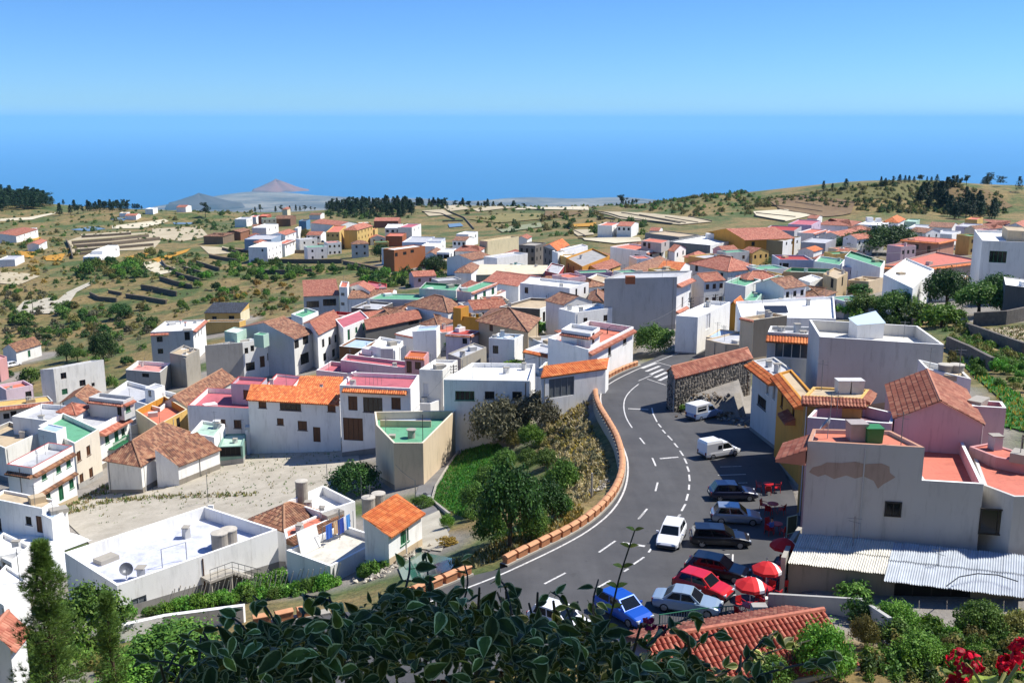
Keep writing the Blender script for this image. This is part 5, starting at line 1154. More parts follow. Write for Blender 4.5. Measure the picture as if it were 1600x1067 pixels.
# ------------------------------------------------------------------ far houses
def F(name, label, sec, pts, h, **k):
 k.setdefault('ph', .35); return H(name, label, sec, pts, h, rect=True, **k)
h = F('gabled_house', 'big ochre house with salmon gable roof and green balcony', 'U8', [(462,228),(768,294),(1000,242)], 7.6, wall='yellow', roof='gable', ridge=1, rh=2.4, tile='salmon', win=[('g',1,3,2,'dark',1.2,1.4)])
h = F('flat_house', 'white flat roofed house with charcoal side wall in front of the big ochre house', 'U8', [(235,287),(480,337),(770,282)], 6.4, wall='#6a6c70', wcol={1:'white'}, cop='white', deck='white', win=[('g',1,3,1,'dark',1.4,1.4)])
slabbox(h, 'roof_hut', 'U8', 480, 285, 3.0, 2.4, 1.9, 'white'); slabbox(h, 'roof_hut', 'U8', 570, 272, 2.6, 2.0, 1.7, 'grey')
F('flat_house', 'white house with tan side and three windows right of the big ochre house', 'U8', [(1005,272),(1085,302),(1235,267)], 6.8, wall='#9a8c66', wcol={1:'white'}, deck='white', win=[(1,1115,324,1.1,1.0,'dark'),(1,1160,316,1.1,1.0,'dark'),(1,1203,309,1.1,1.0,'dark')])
F('grey_house', 'plain grey block house behind the lilac grey house', 'U8', [(1255,302),(1440,322),(1530,282)], 5.4, wall='#a0a0a4', deck='deckgrey')
F('grey_house', 'pale grey house with a red roof slab behind the three window house', 'U8', [(945,192),(1180,218),(1240,182)], 6.0, wall='#b4b2b2', deck='red')
F('pink_house', 'lilac pink house with a stepped roof in the far row', 'U5', [(310,347),(420,362),(472,336)], 6.6, wall='#c7b2c2', deck='rose', win=[('g',1,2,1,'glass')])
F('white_house', 'white two storey house with tan canopies below the lilac pink house', 'U5', [(360,397),(430,408),(502,386)], 6.0, deck='terra', win=[('g',1,3,1,'dark')], eave=[(1,0,1,.1,.6,'salmon')])
F('gabled_house', 'white house with faded salmon gable beside the dark trees', 'U5', [(490,412),(590,428),(702,406)], 5.0, roof='gable', ridge=1, rh=1.3, tile='salmon')
F('tiled_house', 'long low house with dull red hipped roof at the foot of the hill', 'U5', [(480,347),(640,367),(696,342)], 5.0, roof='hip', ridge=0, rh=1.7, tile='red')
h = F('white_house', 'white house with many small roof huts at the foot of the hill', 'U5', [(690,352),(800,364),(862,342)], 6.0, deck='white')
slabbox(h, 'roof_hut', 'U5', 740, 345, 2.5, 2, 2, 'white'); slabbox(h, 'roof_hut', 'U5', 790, 345, 2, 2, 1.6, 'white')
F('tiled_house', 'house with bright orange pyramid roof in the far row', 'U5', [(830,337),(900,347),(940,327)], 6.2, roof='hip', ridge=1, rh=1.8, tile='orange')
F('mint_house', 'pale mint house right of the orange pyramid roof', 'U5', [(945,337),(1000,344),(1022,331)], 5.4, wall='mint', deck='mint')
F('white_house', 'white cube house behind the salmon house with orange eaves', 'U5', [(965,372),(1060,380),(1092,362)], 4.8, deck='deckgrey', win=[('g',1,2,1,'dark')])
F('tiled_house', 'brown gable roof behind the white cube house', 'U5', [(1085,362),(1200,377),(1232,356)], 4.4, roof='gable', ridge=0, rh=1.2, tile='brown')
F('ochre_house', 'small yellow block with terracotta rim near the right edge', 'U5', [(1290,322),(1340,332),(1374,319)], 6.4, wall='yellow2', deck='terra')
F('pink_house', 'mauve block house below the small yellow block', 'U5', [(1235,362),(1330,374),(1372,356)], 5.6, wall='lilac', deck='deckgrey')
F('tiled_house', 'mauve house with a dull red roof right of the small yellow block', 'U5', [(1375,357),(1470,367),(1522,346)], 4.8, wall='lilac', roof='hip', ridge=0, rh=1.4, tile='red', win=[('g',0,3,1,'dark')])
F('gabled_house', 'white gabled house at the far right edge of the village', 'U5', [(1520,362),(1592,370),(1640,350)], 4.2, roof='gable', ridge=1, rh=1.2, tile='salmon')
F('white_house', 'low white house behind the salmon house on the right', 'U5', [(1110,402),(1200,414),(1250,396)], 4.0, deck='deckgrey')
F('white_house', 'white house with a blue grey wall below the orange pyramid roof', 'U5', [(890,385),(960,395),(1010,378)], 4.6, wall='#b5bcc9', deck='white')
F('tiled_house', 'low orange roof near the right edge behind the tall white house', 'U5', [(1250,430),(1310,438),(1335,424)], 3.6, roof='gable', ridge=0, rh=.8, tile='orange')
F('tiled_house', 'red roofed cottage left of the long dull red roof', 'U5', [(405,320),(450,326),(480,314)], 4.6, roof='gable', ridge=0, rh=1.0, tile='red')
F('white_house', 'white house front half hidden by dark trees right of the charcoal wall', 'U8', [(1420,225),(1500,238),(1575,218)], 5.0, deck='terra')
F('tiled_house', 'small hut with orange roof in front of the grey block house', 'U8', [(1235,372),(1340,388),(1412,366)], 4.6, roof='gable', ridge=1, rh=.8, tile='orange')
F('farmhouse', 'white farmhouse with brown roofs alone in the fields', 'U4', [(420,235),(500,248),(560,225)], 5.5, deck='terra', win=[('g',1,2,1,'dark')])
F('farmhouse', 'right wing of the lone farmhouse with red tiled roof', 'U4', [(555,240),(640,252),(695,228)], 5.0, roof='gable', ridge=0, rh=1.2, tile='salmon', win=[('g',0,3,1,'dark')])
F('small_house', 'small orange roofed hut on a grey wall left of the charcoal wall', 'U4', [(782,278),(845,285),(872,268)], 3.4, roof='gable', ridge=0, rh=.9, tile='red')
F('low_house', 'long low grey wall and yard left of the charcoal sided house', 'U4', [(742,300),(990,330),(1020,300)], 2.6, wall='grey2', deck='tan')
F('cream_house', 'large blank cream building in the far centre', 'U3', [(745,350),(760,362),(990,328)], 7.0, wall='#d6c79f', deck='tan', ph=.5)
F('tiled_house', 'red tiled house right of the blank cream building', 'U3', [(985,335),(1050,345),(1085,325)], 4.6, roof='gable', ridge=1, rh=1.0, tile='red')
F('tiled_house', 'low red tiled roof in front of the blank cream building', 'U3', [(540,420),(700,435),(750,400)], 4.4, roof='hip', ridge=0, rh=1.3, tile='red')
F('tiled_house', 'brown tiled roof with a dark front below the low red roof', 'U3', [(535,470),(640,500),(790,470)], 4.8, roof='gable', ridge=1, rh=1.4, tile='brown')
F('white_house', 'long white house with a grey roof in the far centre', 'U3', [(790,465),(830,485),(1055,450)], 6.0, deck='deckgrey', ph=.5, win=[(1,810,500,.8,1.4,'dark')])
F('tiled_house', 'red hipped roof below the brown roof with a dark front', 'U3', [(550,565),(640,590),(700,545)], 4.4, roof='hip', ridge=1, rh=1.3, tile='brown')
F('dark_apartments', 'dark apartment block left of the white house with orange gable', 'U3', [(1050,372),(1110,395),(1190,372)], 7.6, wall='#6f6962', deck='concrete', win=[('g',0,3,2,'dark',.9,1.3),('g',1,3,2,'dark',.9,1.3)])
F('white_house', 'white terraced houses with blue grey sides left of the cream building', 'U3', [(340,345),(420,362),(450,338)], 5.6, wall='#c4cad4', deck='deckgrey')
F('white_house', 'white house beside a round walled yard left of the cream building', 'U3', [(560,300),(620,312),(690,292)], 5.4, deck='white', win=[('g',1,2,1,'dark')])
F('tiled_house', 'brown roofed house below the round walled yard', 'U3', [(530,345),(600,358),(660,335)], 5.2, roof='gable', ridge=0, rh=1.0, tile='brown', win=[('g',0,3,1,'dark')])
F('glass_house', 'white modern house with dark glazed front beside the adobe coloured house', 'U3', [(410,430),(480,445),(530,415)], 5.6, deck='white', win=[('g',0,2,1,'dark',2.2,1.8),('g',1,2,1,'dark',1.8,1.8)])
F('tiled_house', 'brown roof between the adobe coloured and the glazed house', 'U3', [(325,445),(385,462),(425,425)], 4.8, roof='gable', ridge=1, rh=1.0, tile='brown')
h = F('long_white_house', 'long white two storey house with rows of windows above the gully', 'U2', [(195,522),(270,547),(376,506)], 6.8, deck='white', win=[('g',1,4,2,'dark',.8,1.1),(0,235,570,.8,1.1,'dark')])
F('grey_house', 'blue grey house behind the long white two storey house', 'U2', [(150,470),(300,490),(380,455)], 6.0, wall='#8fa0b5', deck='deckgrey')
F('white_house', 'white house with brown eaves right of the long white house', 'U2', [(378,502),(398,522),(476,492)], 6.0, deck='terra', eave=[(1,0,1,.1,.4,'brown')], win=[('g',1,3,1,'dark')])
F('tiled_house', 'salmon gabled house above the long white house', 'U2', [(335,442),(402,457),(482,430)], 6.2, roof='gable', ridge=1, rh=1.2, tile='salmon', win=[('g',1,2,1,'dark')])
F('white_house', 'white stepped house at the back of the upper quarter', 'U2', [(195,392),(262,404),(352,376)], 5.8, deck='white', win=[('g',1,2,1,'dark')])
F('stair_tower', 'narrow white house front with an arched doorway', 'U2', [(484,402),(494,408),(520,396)], 7.6, deck='white', win=[(1,500,480,1.0,2.4,'dark')])
F('blue_house', 'small steel blue house behind the narrow white front', 'U2', [(520,347),(556,355),(586,342)], 5.6, wall='#5f87a8', deck='dgrey')
F('tiled_house', 'long house with a flat salmon tiled roof left of the yellow hotel', 'U2', [(590,367),(800,388),(842,364)], 5.2, roof='gable', ridge=0, rh=1.7, tile='salmon')
F('tiled_house', 'white house with red tiled roof beside the parked cars', 'U2', [(590,442),(662,458),(706,436)], 4.4, roof='gable', ridge=0, rh=1.2, tile='red', win=[('g',0,3,1,'dark')])
F('hotel', 'tall yellow left wing of the hotel', 'U2', [(712,427),(800,436),(850,388)], 9.0, wall='#cfae68', deck='terra', ph=.3, cat='hotel', win=[('g',1,2,3,'brown',.8,1.3),('g',0,3,2,'brown',.8,1.0)])
F('hotel', 'yellow main wing of the hotel under a salmon hipped roof', 'U2', [(872,407),(930,420),(1045,388)], 9.0, wall='#cfae68', roof='hip', ridge=1, rh=1.8, tile='salmon', cat='hotel', win=[('g',1,5,3,'brown',.9,1.3)])
F('hotel', 'small yellow annexe at the right end of the hotel', 'U2', [(1045,412),(1060,418),(1082,406)], 6.4, wall='#cfae68', deck='terra', cat='hotel')
F('barn', 'red brown barn with a flat tiled roof beside the pine wood', 'U2', [(1062,347),(1232,354),(1252,332)], 3.8, wall='#8a5a45', roof='gable', ridge=0, rh=1.2, tile='salmon', cat='barn')
F('white_house', 'white house with dark windows right of the hotel', 'U2', [(1140,397),(1250,405),(1268,376)], 6.0, deck='white', win=[('g',0,3,1,'dark',1.4,1.3)])
F('white_house', 'white house with red roof trim at the top right of the hotel quarter', 'U2', [(1265,387),(1332,402),(1400,376)], 6.2, deck='rose', win=[('g',1,2,1,'dark')])
F('adobe_house', 'terracotta roofed house behind the adobe coloured house', 'U2', [(1150,458),(1262,466),(1292,442)], 4.8, wall='adobe', deck='terra')
F('white_house', 'white house with blue grey wall above the adobe coloured house', 'U2', [(1290,492),(1440,512),(1500,470)], 5.2, wall='#d6dae0', deck='deckgrey')
F('white_house', 'white house with many roof rooms right of the adobe coloured house', 'U2', [(1430,520),(1500,540),(1580,500)], 5.0, deck='white', win=[('g',1,2,1,'dark')])
F('adobe_house', 'large adobe coloured house with three dark windows above the gully', 'U2', [(1165,552),(1202,567),(1430,537)], 8.4, wall='#a5653a', deck='white', win=[(1,1218,602,1.4,1.4,'dark'),(1,1280,592,1.8,1.2,'dark'),(1,1335,577,1.8,1.2,'dark')])
F('red_house', 'brick red house in the upper left quarter', 'U2', [(220,312),(266,320),(300,302)], 6.0, wall='#a5583c', deck='terra', win=[('g',1,2,1,'dark')])
F('white_house', 'white cottage at the left end of the upper quarter', 'U2', [(60,332),(116,342),(162,326)], 5.2, deck='deckgrey', win=[('g',1,2,1,'dark')])
F('white_house', 'white cottage beside the brick red house', 'U2', [(160,317),(187,325),(216,312)], 5.2, deck='terra')
F('stair_tower', 'cream tower with a red cap behind the upper quarter', 'U2', [(390,264),(416,268),(440,258)], 7.6, wall='cream', roof='hip', ridge=1, rh=1.0, tile='red')
F('tiled_house', 'dark brown tiled house behind the brick red house', 'U2', [(345,327),(440,338),(482,316)], 5.0, wall='#7a5a44', roof='gable', ridge=0, rh=1.3, tile='old')
F('small_house', 'low brown roofed hut on the slope behind the upper quarter', 'U2', [(590,305),(660,310),(690,296)], 3.2, roof='gable', ridge=0, rh=.8, tile='old')
F('white_house', 'white farmhouse with stepped roofs alone below the striped terraces', 'U1', [(555,548),(622,564),(745,502)], 4.2, deck='white')
F('white_house', 'upper white block of the farmhouse below the striped terraces', 'U1', [(600,520),(640,530),(740,492)], 5.4, deck='white', win=[('g',1,3,1,'dark')])
F('farmhouse', 'long white farmhouse with red tiled roof at the left edge', 'U1', [(-20,418),(100,434),(236,392)], 4.2, roof='gable', ridge=1, rh=1.3, tile='red', win=[('g',1,4,1,'dark')])
F('farmhouse', 'small white house with salmon roof among orange flowers', 'U1', [(195,477),(242,488),(292,462)], 3.6, roof='gable', ridge=1, rh=.9, tile='salmon', win=[('g',1,2,1,'dark')])
F('low_house', 'low white building at the left edge below the salmon roofed house', 'U1', [(38,562),(92,582),(150,556)], 3.2, deck='deckgrey')
F('tiled_house', 'old dark farm building above the small terraces', 'U1', [(1305,427),(1392,438),(1462,416)], 4.2, wall='#7d6a55', roof='hip', ridge=0, rh=1.0, tile='old')
F('tiled_house', 'old brown roofed building right of the dark farm building', 'U1', [(1450,402),(1502,412),(1562,396)], 4.6, wall='#8b5f45', roof='gable', ridge=1, rh=1.0, tile='brown')
F('small_house', 'far red roofed house among the trees at the edge of the plateau', 'U1', [(1117,252),(1160,256),(1196,246)], 4.0, roof='gable', ridge=0, rh=1.2, tile='red')
F('small_house', 'far white house left of the pine row on the plateau', 'U1', [(922,262),(955,266),(985,258)], 4.5, deck='white')
F('barn', 'far barn with orange roof beside a pale pond', 'U1', [(795,304),(850,308),(880,299)], 3.4, roof='gable', ridge=0, rh=1.0, tile='salmon', cat='barn')
F('small_house', 'far pale hut on the plateau left of the orange roofed barn', 'U1', [(755,290),(790,293),(810,285)], 3.0, deck='tan')
F('small_house', 'tiny white house at the left edge beside the long farmhouse', 'U1', [(180,390),(205,396),(232,384)], 5.5, deck='white')
def fillers():
 rg = random.Random(5); done = []
 known = [(o.location.x, o.location.y, o['label']) for o in COL.objects if o.type == 'EMPTY' and 'label' in o and o.get('category') in ('house', 'hotel', 'shed', 'hall', 'barn')]
 zones = [([(640,402),(830,385),(1000,380),(1000,425),(820,445),(660,450)], 20), ([(1000,395),(1200,372),(1350,352),(1580,352),(1580,385),(1380,385),(1290,440),(1010,440)], 46), ([(560,455),(940,440),(940,530),(600,545)], 16), ([(400,335),(640,345),(640,392),(560,385),(400,385)], 14), ([(1180,430),(1330,425),(1330,470),(1190,470)], 5)]
 used = set()
 for poly, n in zones:
  us = [p[0] for p in poly]; vs = [p[1] for p in poly]; k = 0; tr = 0
  while k < n and tr < 900:
   tr += 1; u, v = rg.uniform(min(us), max(us)), rg.uniform(min(vs), max(vs))
   if not in_poly(np.array([u]), np.array([v]), poly)[0]: continue
   h = rg.choice((3.4, 3.6, 5.6, 6.2)); P = hit(u, v, h); w, d = rg.uniform(5, 9), rg.uniform(4.5, 7)
   if any((P.x-f[0])**2+(P.y-f[1])**2 < (f[2]*.68+max(w, d)*.36)**2 for f in FOOT): continue
   a = rg.choice((.25, .45, .35, .6)); cu = FPX/(P.y*CP-P.z*SP)
   nb = min(known, key=lambda q: (q[0]-P.x)**2+(q[1]-P.y)**2)[2].split()[:6]
   while nb[-1] in ('and', 'with', 'of', 'the', 'a', 'in', 'on', 'at', 'above', 'beside', 'under', 'over', 'to', 'three', 'two', 'its', 'behind', 'below', 'left', 'right', 'dark', 'small', 'red', 'tall', 'white', 'rows', 'brown', 'many', 'green', 'blue', 'an', 'long', 'far', 'yellow', 'pale', 'from', 'flat', 'facing', 'row', 'grey', 'orange', 'front', 'far', 'big'): nb.pop()
   kind = rg.choice(('flat', 'flat', 'flat', 'gable', 'gable', 'hip')); col = rg.choice((('white', 'white'), ('white', 'white'), ('white', 'white'), ('cream', 'cream'), ('pale pink', '#d3b4b8'), ('yellow', 'yellow2'), ('grey', 'wallgrey')))
   dk = rg.choice((('grey', 'deckgrey'), ('white', 'white'), ('red', 'terra'), ('green', 'green'))); tl = rg.choice(('brown', 'salmon', 'red'))
   lab = f"small {col[0]} house with {dk[0]+' flat roof' if kind == 'flat' else dict(brown='brown', salmon='salmon', red='red')[tl]+' tiled roof'} next to "+' '.join(nb)
   if lab in used: continue
   ca, sa = math.cos(a), math.sin(a); C = [Vector((P.x+x*ca-y*sa, P.y+x*sa+y*ca, P.z)) for x, y in ((-w/2, -d/2), (w/2, -d/2), (w/2, d/2))]; q = []
   for c in C:
    dep = c.y*CP-c.z*SP; q.append((800+FPX*c.x/dep, 533.5-FPX*(c.y*SP+c.z*CP)/dep))
   used.add(lab); k += 1
   H('village_house', lab, 'P', q, h, wall=col[1], deck=dk[1], ph=.35, roof=kind, ridge=rg.choice((0, 1)), rh=1.2, tile=tl, ztop=P.z, group='small houses filling the village', win=[('g', 0, rg.choice((2, 3)), 2 if h > 5 else 1, rg.choice(('dark', 'brown', 'bglass')), .9, 1.1), ('g', 1, 2, 2 if h > 5 else 1, 'dark', .9, 1.1)])
fillers()
# ------------------------------------------------------------------ fields, lanes, terrace walls
M_SAND = soil('sandy_field_soil', '#a29a89', '#bdb5a4', .35); M_TAN = soil('tan_field_soil', '#a8997a', '#c2b698', .12); M_CREAM = soil('cream_field_soil', '#c0b597', '#d6ccb2', .08)
M_OLIVE = soil('olive_grass', '#6f6a3a', '#8f8350', .10); M_RUST = soil('rust_grass', '#665234', '#7f6a42', .15); M_GREYG = soil('grey_green_field', '#7d8264', '#959775', .10)
M_LAWN = soil('lawn_soil', '#2c5a1e', '#3c7427', .8); M_TRACK = soil('track_gravel', '#aaa28f', '#c4bda9', .4); M_LANE = soil('lane_concrete', '#6c6a69', '#83817e', .6)
M_TSTONE = soil('terrace_stone', '#574e42', '#75695a', 1.2); M_STONE2 = soil('garden_stone', '#57504a', '#7a7268', 1.6)
M_ORANGE = soil('orange_flowers', '#a8761f', '#c9962e', .5); M_BROWNF = soil('ploughed_soil', '#6d5640', '#86704f', .12); M_HILLG = soil('hill_scrub_soil', '#4d4e26', '#6f6a3a', .05)
M_POND = plain('pond_water', '#3f6f62', .08); M_POND2 = plain('reservoir_cover', '#6f8798', .35)
patch('field', 'pale sandy field dotted with seedlings', 'P', [(103,802),(120,782),(205,754),(262,742),(330,716),(420,698),(500,693),(558,698),(562,724),(530,744),(508,768),(470,790),(440,835),(325,835),(240,850),(150,860),(108,820)], M_SAND, .10, step=2.0)
patch('lane', 'grey concrete lane winding past the many sided beige house', 'P', [(716,640),(724,690),(694,738),(678,788),(704,828),(672,862),(648,850),(640,800),(655,756),(690,700),(708,655)], M_LANE, .08, step=1.5)
patch('lawn', 'bright green lawn beside the lane', 'T8', [(345,545),(560,540),(620,590),(560,720),(460,820),(360,940),(300,1067),(60,965),(112,850),(230,655)], M_LAWN, .10, step=1.5)
ground_wall('kerb', 'low pale kerb between the lane and the lawn', 'T8', [(330,520),(225,650),(100,850),(70,955),(200,1062)], .3, .25, wallmat('concrete'))
patch('water', 'small green garden pond behind the shrub', 'P', [(622,888),(655,864),(716,876),(704,892),(662,908),(630,908)], M_POND, .12, step=2)
patch('paved_yard', 'pale paved yard by the small orange roofed house', 'P', [(655,812),(686,798),(702,836),(690,862),(655,858),(640,835)], M_TRACK, .09, step=1.5)
for sec, pts, m, nm, lb in (
 ('U1', [(350,850),(420,790),(590,715),(605,728),(480,790),(440,850),(385,930),(340,920)], M_TRACK, 'track', 'pale track running down the left valley'),
 ('U1', [(90,905),(150,845),(350,820),(372,850),(330,922),(110,932)], M_TRACK, 'yard', 'pale gravel yard beside the valley track'),
 ('U1', [(418,470),(520,435),(940,415),(1005,470),(960,522),(700,532),(560,552),(455,548)], M_TAN, 'field', 'striped terraced field in the left valley'),
 ('U1', [(890,602),(1008,596),(1085,662),(990,682),(920,645)], M_CREAM, 'field', 'small pale plot above the stone terraces'),
 ('U1', [(950,392),(1250,380),(1305,440),(1140,472),(960,452)], M_TAN, 'field', 'tan plots right of the striped terraces'),
 ('U1', [(1250,500),(1390,510),(1480,545),(1310,555)], M_TAN, 'field', 'tan plot behind the stone terraces'),
 ('U1', [(700,375),(1030,332),(1055,345),(880,388),(700,392)], M_CREAM, 'track', 'pale curving track on the plateau'),
 ('U1', [(440,398),(580,377),(662,392),(560,408)], M_POND2, 'reservoir', 'grey blue covered reservoir beside the pale track'),
 ('U1', [(1080,352),(1250,349),(1205,363),(1090,364)], M_POND2, 'reservoir', 'narrow grey blue reservoir on the plateau'),
 ('U1', [(690,335),(720,322),(800,328),(770,345)], M_POND2, 'reservoir', 'small pale reservoir beside the orange roofed barn'),
 ('U1', [(0,330),(180,320),(350,290),(340,300),(200,335),(0,345)], M_CREAM, 'track', 'pale track crossing the far left slope'),
 ('U1', [(0,660),(170,672),(250,690),(120,745),(0,735)], M_TAN, 'field', 'bare plot at the left edge of the valley'),
 ('U1', [(90,530),(232,538),(205,577),(100,562)], M_ORANGE, 'flower_field', 'orange flower patch by the salmon roofed farmhouse'),
 ('U1', [(945,585),(1195,515),(1165,540),(985,604)], M_ORANGE, 'flower_field', 'long strip of orange flowers above the pale plot'),
 ('U1', [(265,565),(412,545),(385,592),(290,592)], M_ORANGE, 'flower_field', 'orange flower patch in the middle of the left valley'),
 ('U1', [(780,570),(930,540),(915,572),(830,592)], M_ORANGE, 'flower_field', 'orange flower patch below the white farmhouse'),
 ('U1', [(160,455),(260,445),(230,470),(170,476)], M_ORANGE, 'flower_field', 'orange flower patch behind the salmon roofed farmhouse'),
 ('U3', [(955,135),(1080,98),(1480,108),(1505,138),(1180,132)], M_CREAM, 'field', 'cream field on the far plateau'),
 ('U3', [(620,205),(860,165),(1150,160),(1172,202),(850,232)], M_OLIVE, 'field', 'olive field in the far centre'),
 ('U3', [(820,272),(1150,230),(1162,262),(870,302)], M_GREYG, 'field', 'grey green field behind the cream building'),
 ('U3', [(1185,142),(1480,152),(1310,192),(1180,180)], M_RUST, 'field', 'rust coloured slope below the cream field'),
 ('U3', [(280,142),(430,132),(505,172),(330,182)], M_TAN, 'field', 'tan plot right of the pine wood'),
 ('U3', [(430,112),(560,98),(625,130),(480,147)], M_TAN, 'field', 'upper tan plot right of the pine wood'),
 ('U3', [(470,242),(560,234),(585,256),(480,266)], M_POND2, 'reservoir', 'teal reservoir beside the round walled yard'),
 ('U3', [(650,130),(960,105),(980,118),(690,150)], M_TAN, 'track', 'pale track below the pine skyline'),
 ('U3', [(1365,245),(1560,230),(1545,258),(1390,262)], M_ORANGE, 'field', 'yellow grass strip right of the grey green field'),
 ('U4', [(345,145),(560,152),(1100,195),(1235,226),(1000,246),(560,202)], M_TAN, 'field', 'long tan strip fields below the green hill'),
 ('U4', [(180,285),(340,282),(370,320),(250,330)], M_TAN, 'field', 'small tan plot left of the lone farmhouse'),
 ('U4', [(280,345),(700,340),(720,370),(520,385),(300,360)], M_CREAM, 'track', 'pale road behind the modern white villa'),
 ('U5', [(95,290),(280,278),(420,310),(280,345),(120,320)], M_CREAM, 'field', 'cream strip fields at the foot of the hill'),
 ('U5', [(160,215),(310,200),(660,235),(640,300),(480,320),(250,280)], M_BROWNF, 'field', 'brown terraced flank of the hill'),
 ('U5', [(0,215),(300,196),(700,150),(1100,120),(1160,180),(1000,240),(660,235),(320,205),(60,260)], M_HILLG, 'hill', 'olive green hilltop above the village'),
 ('U5', [(1150,150),(1400,170),(1540,260),(1400,300),(1180,270),(1170,200)], M_RUST, 'hill', 'rust brown flank of the hill')):
 k = 0.5 if sec in ('U3', 'U4', 'U5') else .3
 patch(nm, lb, sec, pts, m, k, step=8.0)
for i, (sec, pts, hh) in enumerate((
 ('U1', [(510,450),(640,442),(820,430)], 1.6), ('U1', [(450,490),(700,470),(930,445)], 1.8), ('U1', [(460,515),(700,498),(1000,465)], 1.8), ('U1', [(470,540),(700,522),(960,500)], 1.6), ('U1', [(500,555),(700,535)], 1.2), ('U1', [(415,472),(440,520),(455,580)], 1.6),
 ('U1', [(885,768),(960,780),(1105,812)], 1.7), ('U1', [(1000,712),(1090,740),(1200,765)], 1.5), ('U1', [(1080,675),(1150,700),(1250,725)], 1.5), ('U1', [(1150,645),(1290,690)], 1.4), ('U1', [(1230,610),(1370,655)], 1.4), ('U1', [(1310,570),(1480,600)], 1.4), ('U1', [(1390,525),(1500,553)], 1.4),
 ('U1', [(565,810),(620,838),(730,848)], 1.4), ('U1', [(790,820),(900,835),(1040,860)], 1.3), ('U1', [(1010,600),(1040,640),(1100,660)], 1.3), ('U1', [(680,790),(760,805)], 1.0),
 ('U2', [(280,660),(500,665),(820,665)], 1.6), ('U2', [(200,740),(430,745),(600,735)], 1.5), ('U2', [(400,590),(800,590)], 1.4), ('U2', [(830,670),(1080,720)], 1.3), ('U2', [(640,545),(870,552)], 1.5), ('U2', [(870,690),(1050,740)], 1.3), ('U2', [(0,575),(150,590)], 1.2),
 ('U3', [(280,150),(420,165),(520,205)], 1.8), ('U3', [(480,150),(590,195),(660,275)], 1.6), ('U3', [(430,220),(580,215)], 1.5), ('U3', [(960,120),(1180,140)], 1.4), ('U3', [(1350,265),(1480,330)], 1.2),
 ('U4', [(355,140),(560,192),(940,242)], 1.8), ('U4', [(570,160),(800,200),(1000,238)], 1.6), ('U4', [(700,175),(1040,235)], 1.6), ('U4', [(890,190),(1130,232)], 1.5), ('U4', [(1060,185),(1230,222)], 1.5), ('U4', [(390,185),(520,205)], 1.4), ('U4', [(250,345),(700,352)], 1.0), ('U4', [(180,270),(300,330)], 1.0),
 ('U5', [(310,205),(480,232),(660,243)], 1.6), ('U5', [(330,240),(480,264)], 1.4), ('U5', [(190,257),(480,292)], 1.5), ('U5', [(230,277),(450,312)], 1.4), ('U5', [(130,220),(200,230)], 1.4), ('U5', [(110,300),(330,322)], 1.6), ('U5', [(100,315),(270,345)], 1.6), ('U5', [(540,262),(620,270)], 1.2), ('U5', [(800,265),(1040,300)], 1.6))):
 if sec in ('U1', 'U2'):
  dy = 22 if sec == 'U1' else 26; patch('terrace', 'tilled terrace strip above a dry stone wall', sec, [(x+2, y-2) for x, y in pts]+[(x-4, y-dy) for x, y in reversed(pts)], (M_TAN, M_OLIVE, M_BROWNF)[i % 3], .35, step=5)
 zone = dict(U1='of the left valley', U2='below the hotel quarter', U3='on the far plateau', U4='below the green hill', U5='on the hill flank')[sec]
 ground_wall('terrace_wall', 'dark dry stone terrace wall '+zone, sec, pts, hh*(.55 if sec in ('U3', 'U4', 'U5') else 1.1), .5, M_TSTONE, 'wall', 'dry stone terrace walls '+zone, seg=6)
for pts, hh, lb in (([(1240,800),(1400,860),(1600,935)], 1.5, 'upper dry stone wall of the right hand garden'), ([(1120,895),(1260,960),(1400,1040)], 1.6, 'lower dry stone wall of the right hand garden'), ([(800,690),(860,730),(910,760)], 1.2, 'short grey wall behind the roof terrace'), ([(1280,760),(1480,750),(1620,720)], 2.2, 'grey block retaining wall at the right edge')):
 ground_wall('garden_wall', lb, 'T1', pts, hh, .5, M_STONE2, 'wall')
patch('field', 'dry tan plot above the right hand garden walls', 'T1', [(1310,790),(1480,770),(1640,765),(1640,910),(1420,850)], M_TAN, .15, step=2)
patch('lawn', 'green garden strip beside the pink house', 'T2', [(1250,330),(1420,400),(1640,560),(1640,720),(1480,680),(1480,540)], M_LAWN, .15, step=2)
def rubble(name, label, sec, pts, n, size, hgt, mats, spread=.5, seed=1, kind='stuff', parent_cat=None):
 rg = random.Random(seed); W = [hit(*px(sec, *p)) for p in pts]; L = dense([(p.x, p.y, 0) for p in W], .3); mb = MB()
 for i in range(n):
  p = rg.choice(L)+Vector((rg.gauss(0, spread*.4), rg.gauss(0, spread*.4), 0)); s = size*rg.uniform(.5, 1.3); z = T(p.x, p.y)+rg.uniform(0, hgt)
  R = Matrix.Rotation(rg.uniform(0, 6), 3, 'Z') @ Matrix.Rotation(rg.uniform(-.6, .6), 3, 'X'); q = []
  for x, y, zz in ((1,0,0),(-1,0,0),(0,1,0),(0,-1,0),(0,0,.8),(0,0,-.8)): q.append(Vector((p.x, p.y, z))+R @ Vector((x*s*rg.uniform(.6,1), y*s*rg.uniform(.6,1), zz*s*.7)))
  mi = rg.randrange(len(mats))
  for f in ((0,2,4),(2,1,4),(1,3,4),(3,0,4),(2,0,5),(1,2,5),(3,1,5),(0,3,5)): mb.poly([q[k] for k in f], mi)
 o = mb.build(name, mats); tag(o, label, kind=kind); return o
RM = [plain('rubble_a', '#a39b8c', .9, var=.2), plain('rubble_b', '#c2baa9', .9, var=.2), plain('rubble_c', '#7d756a', .9, var=.2)]
rubble('rubble', 'loose stone wall along the back of the sandy field', 'S4', [(590,800),(740,770),(1100,775)], 420, .22, .6, RM, .6, 3)
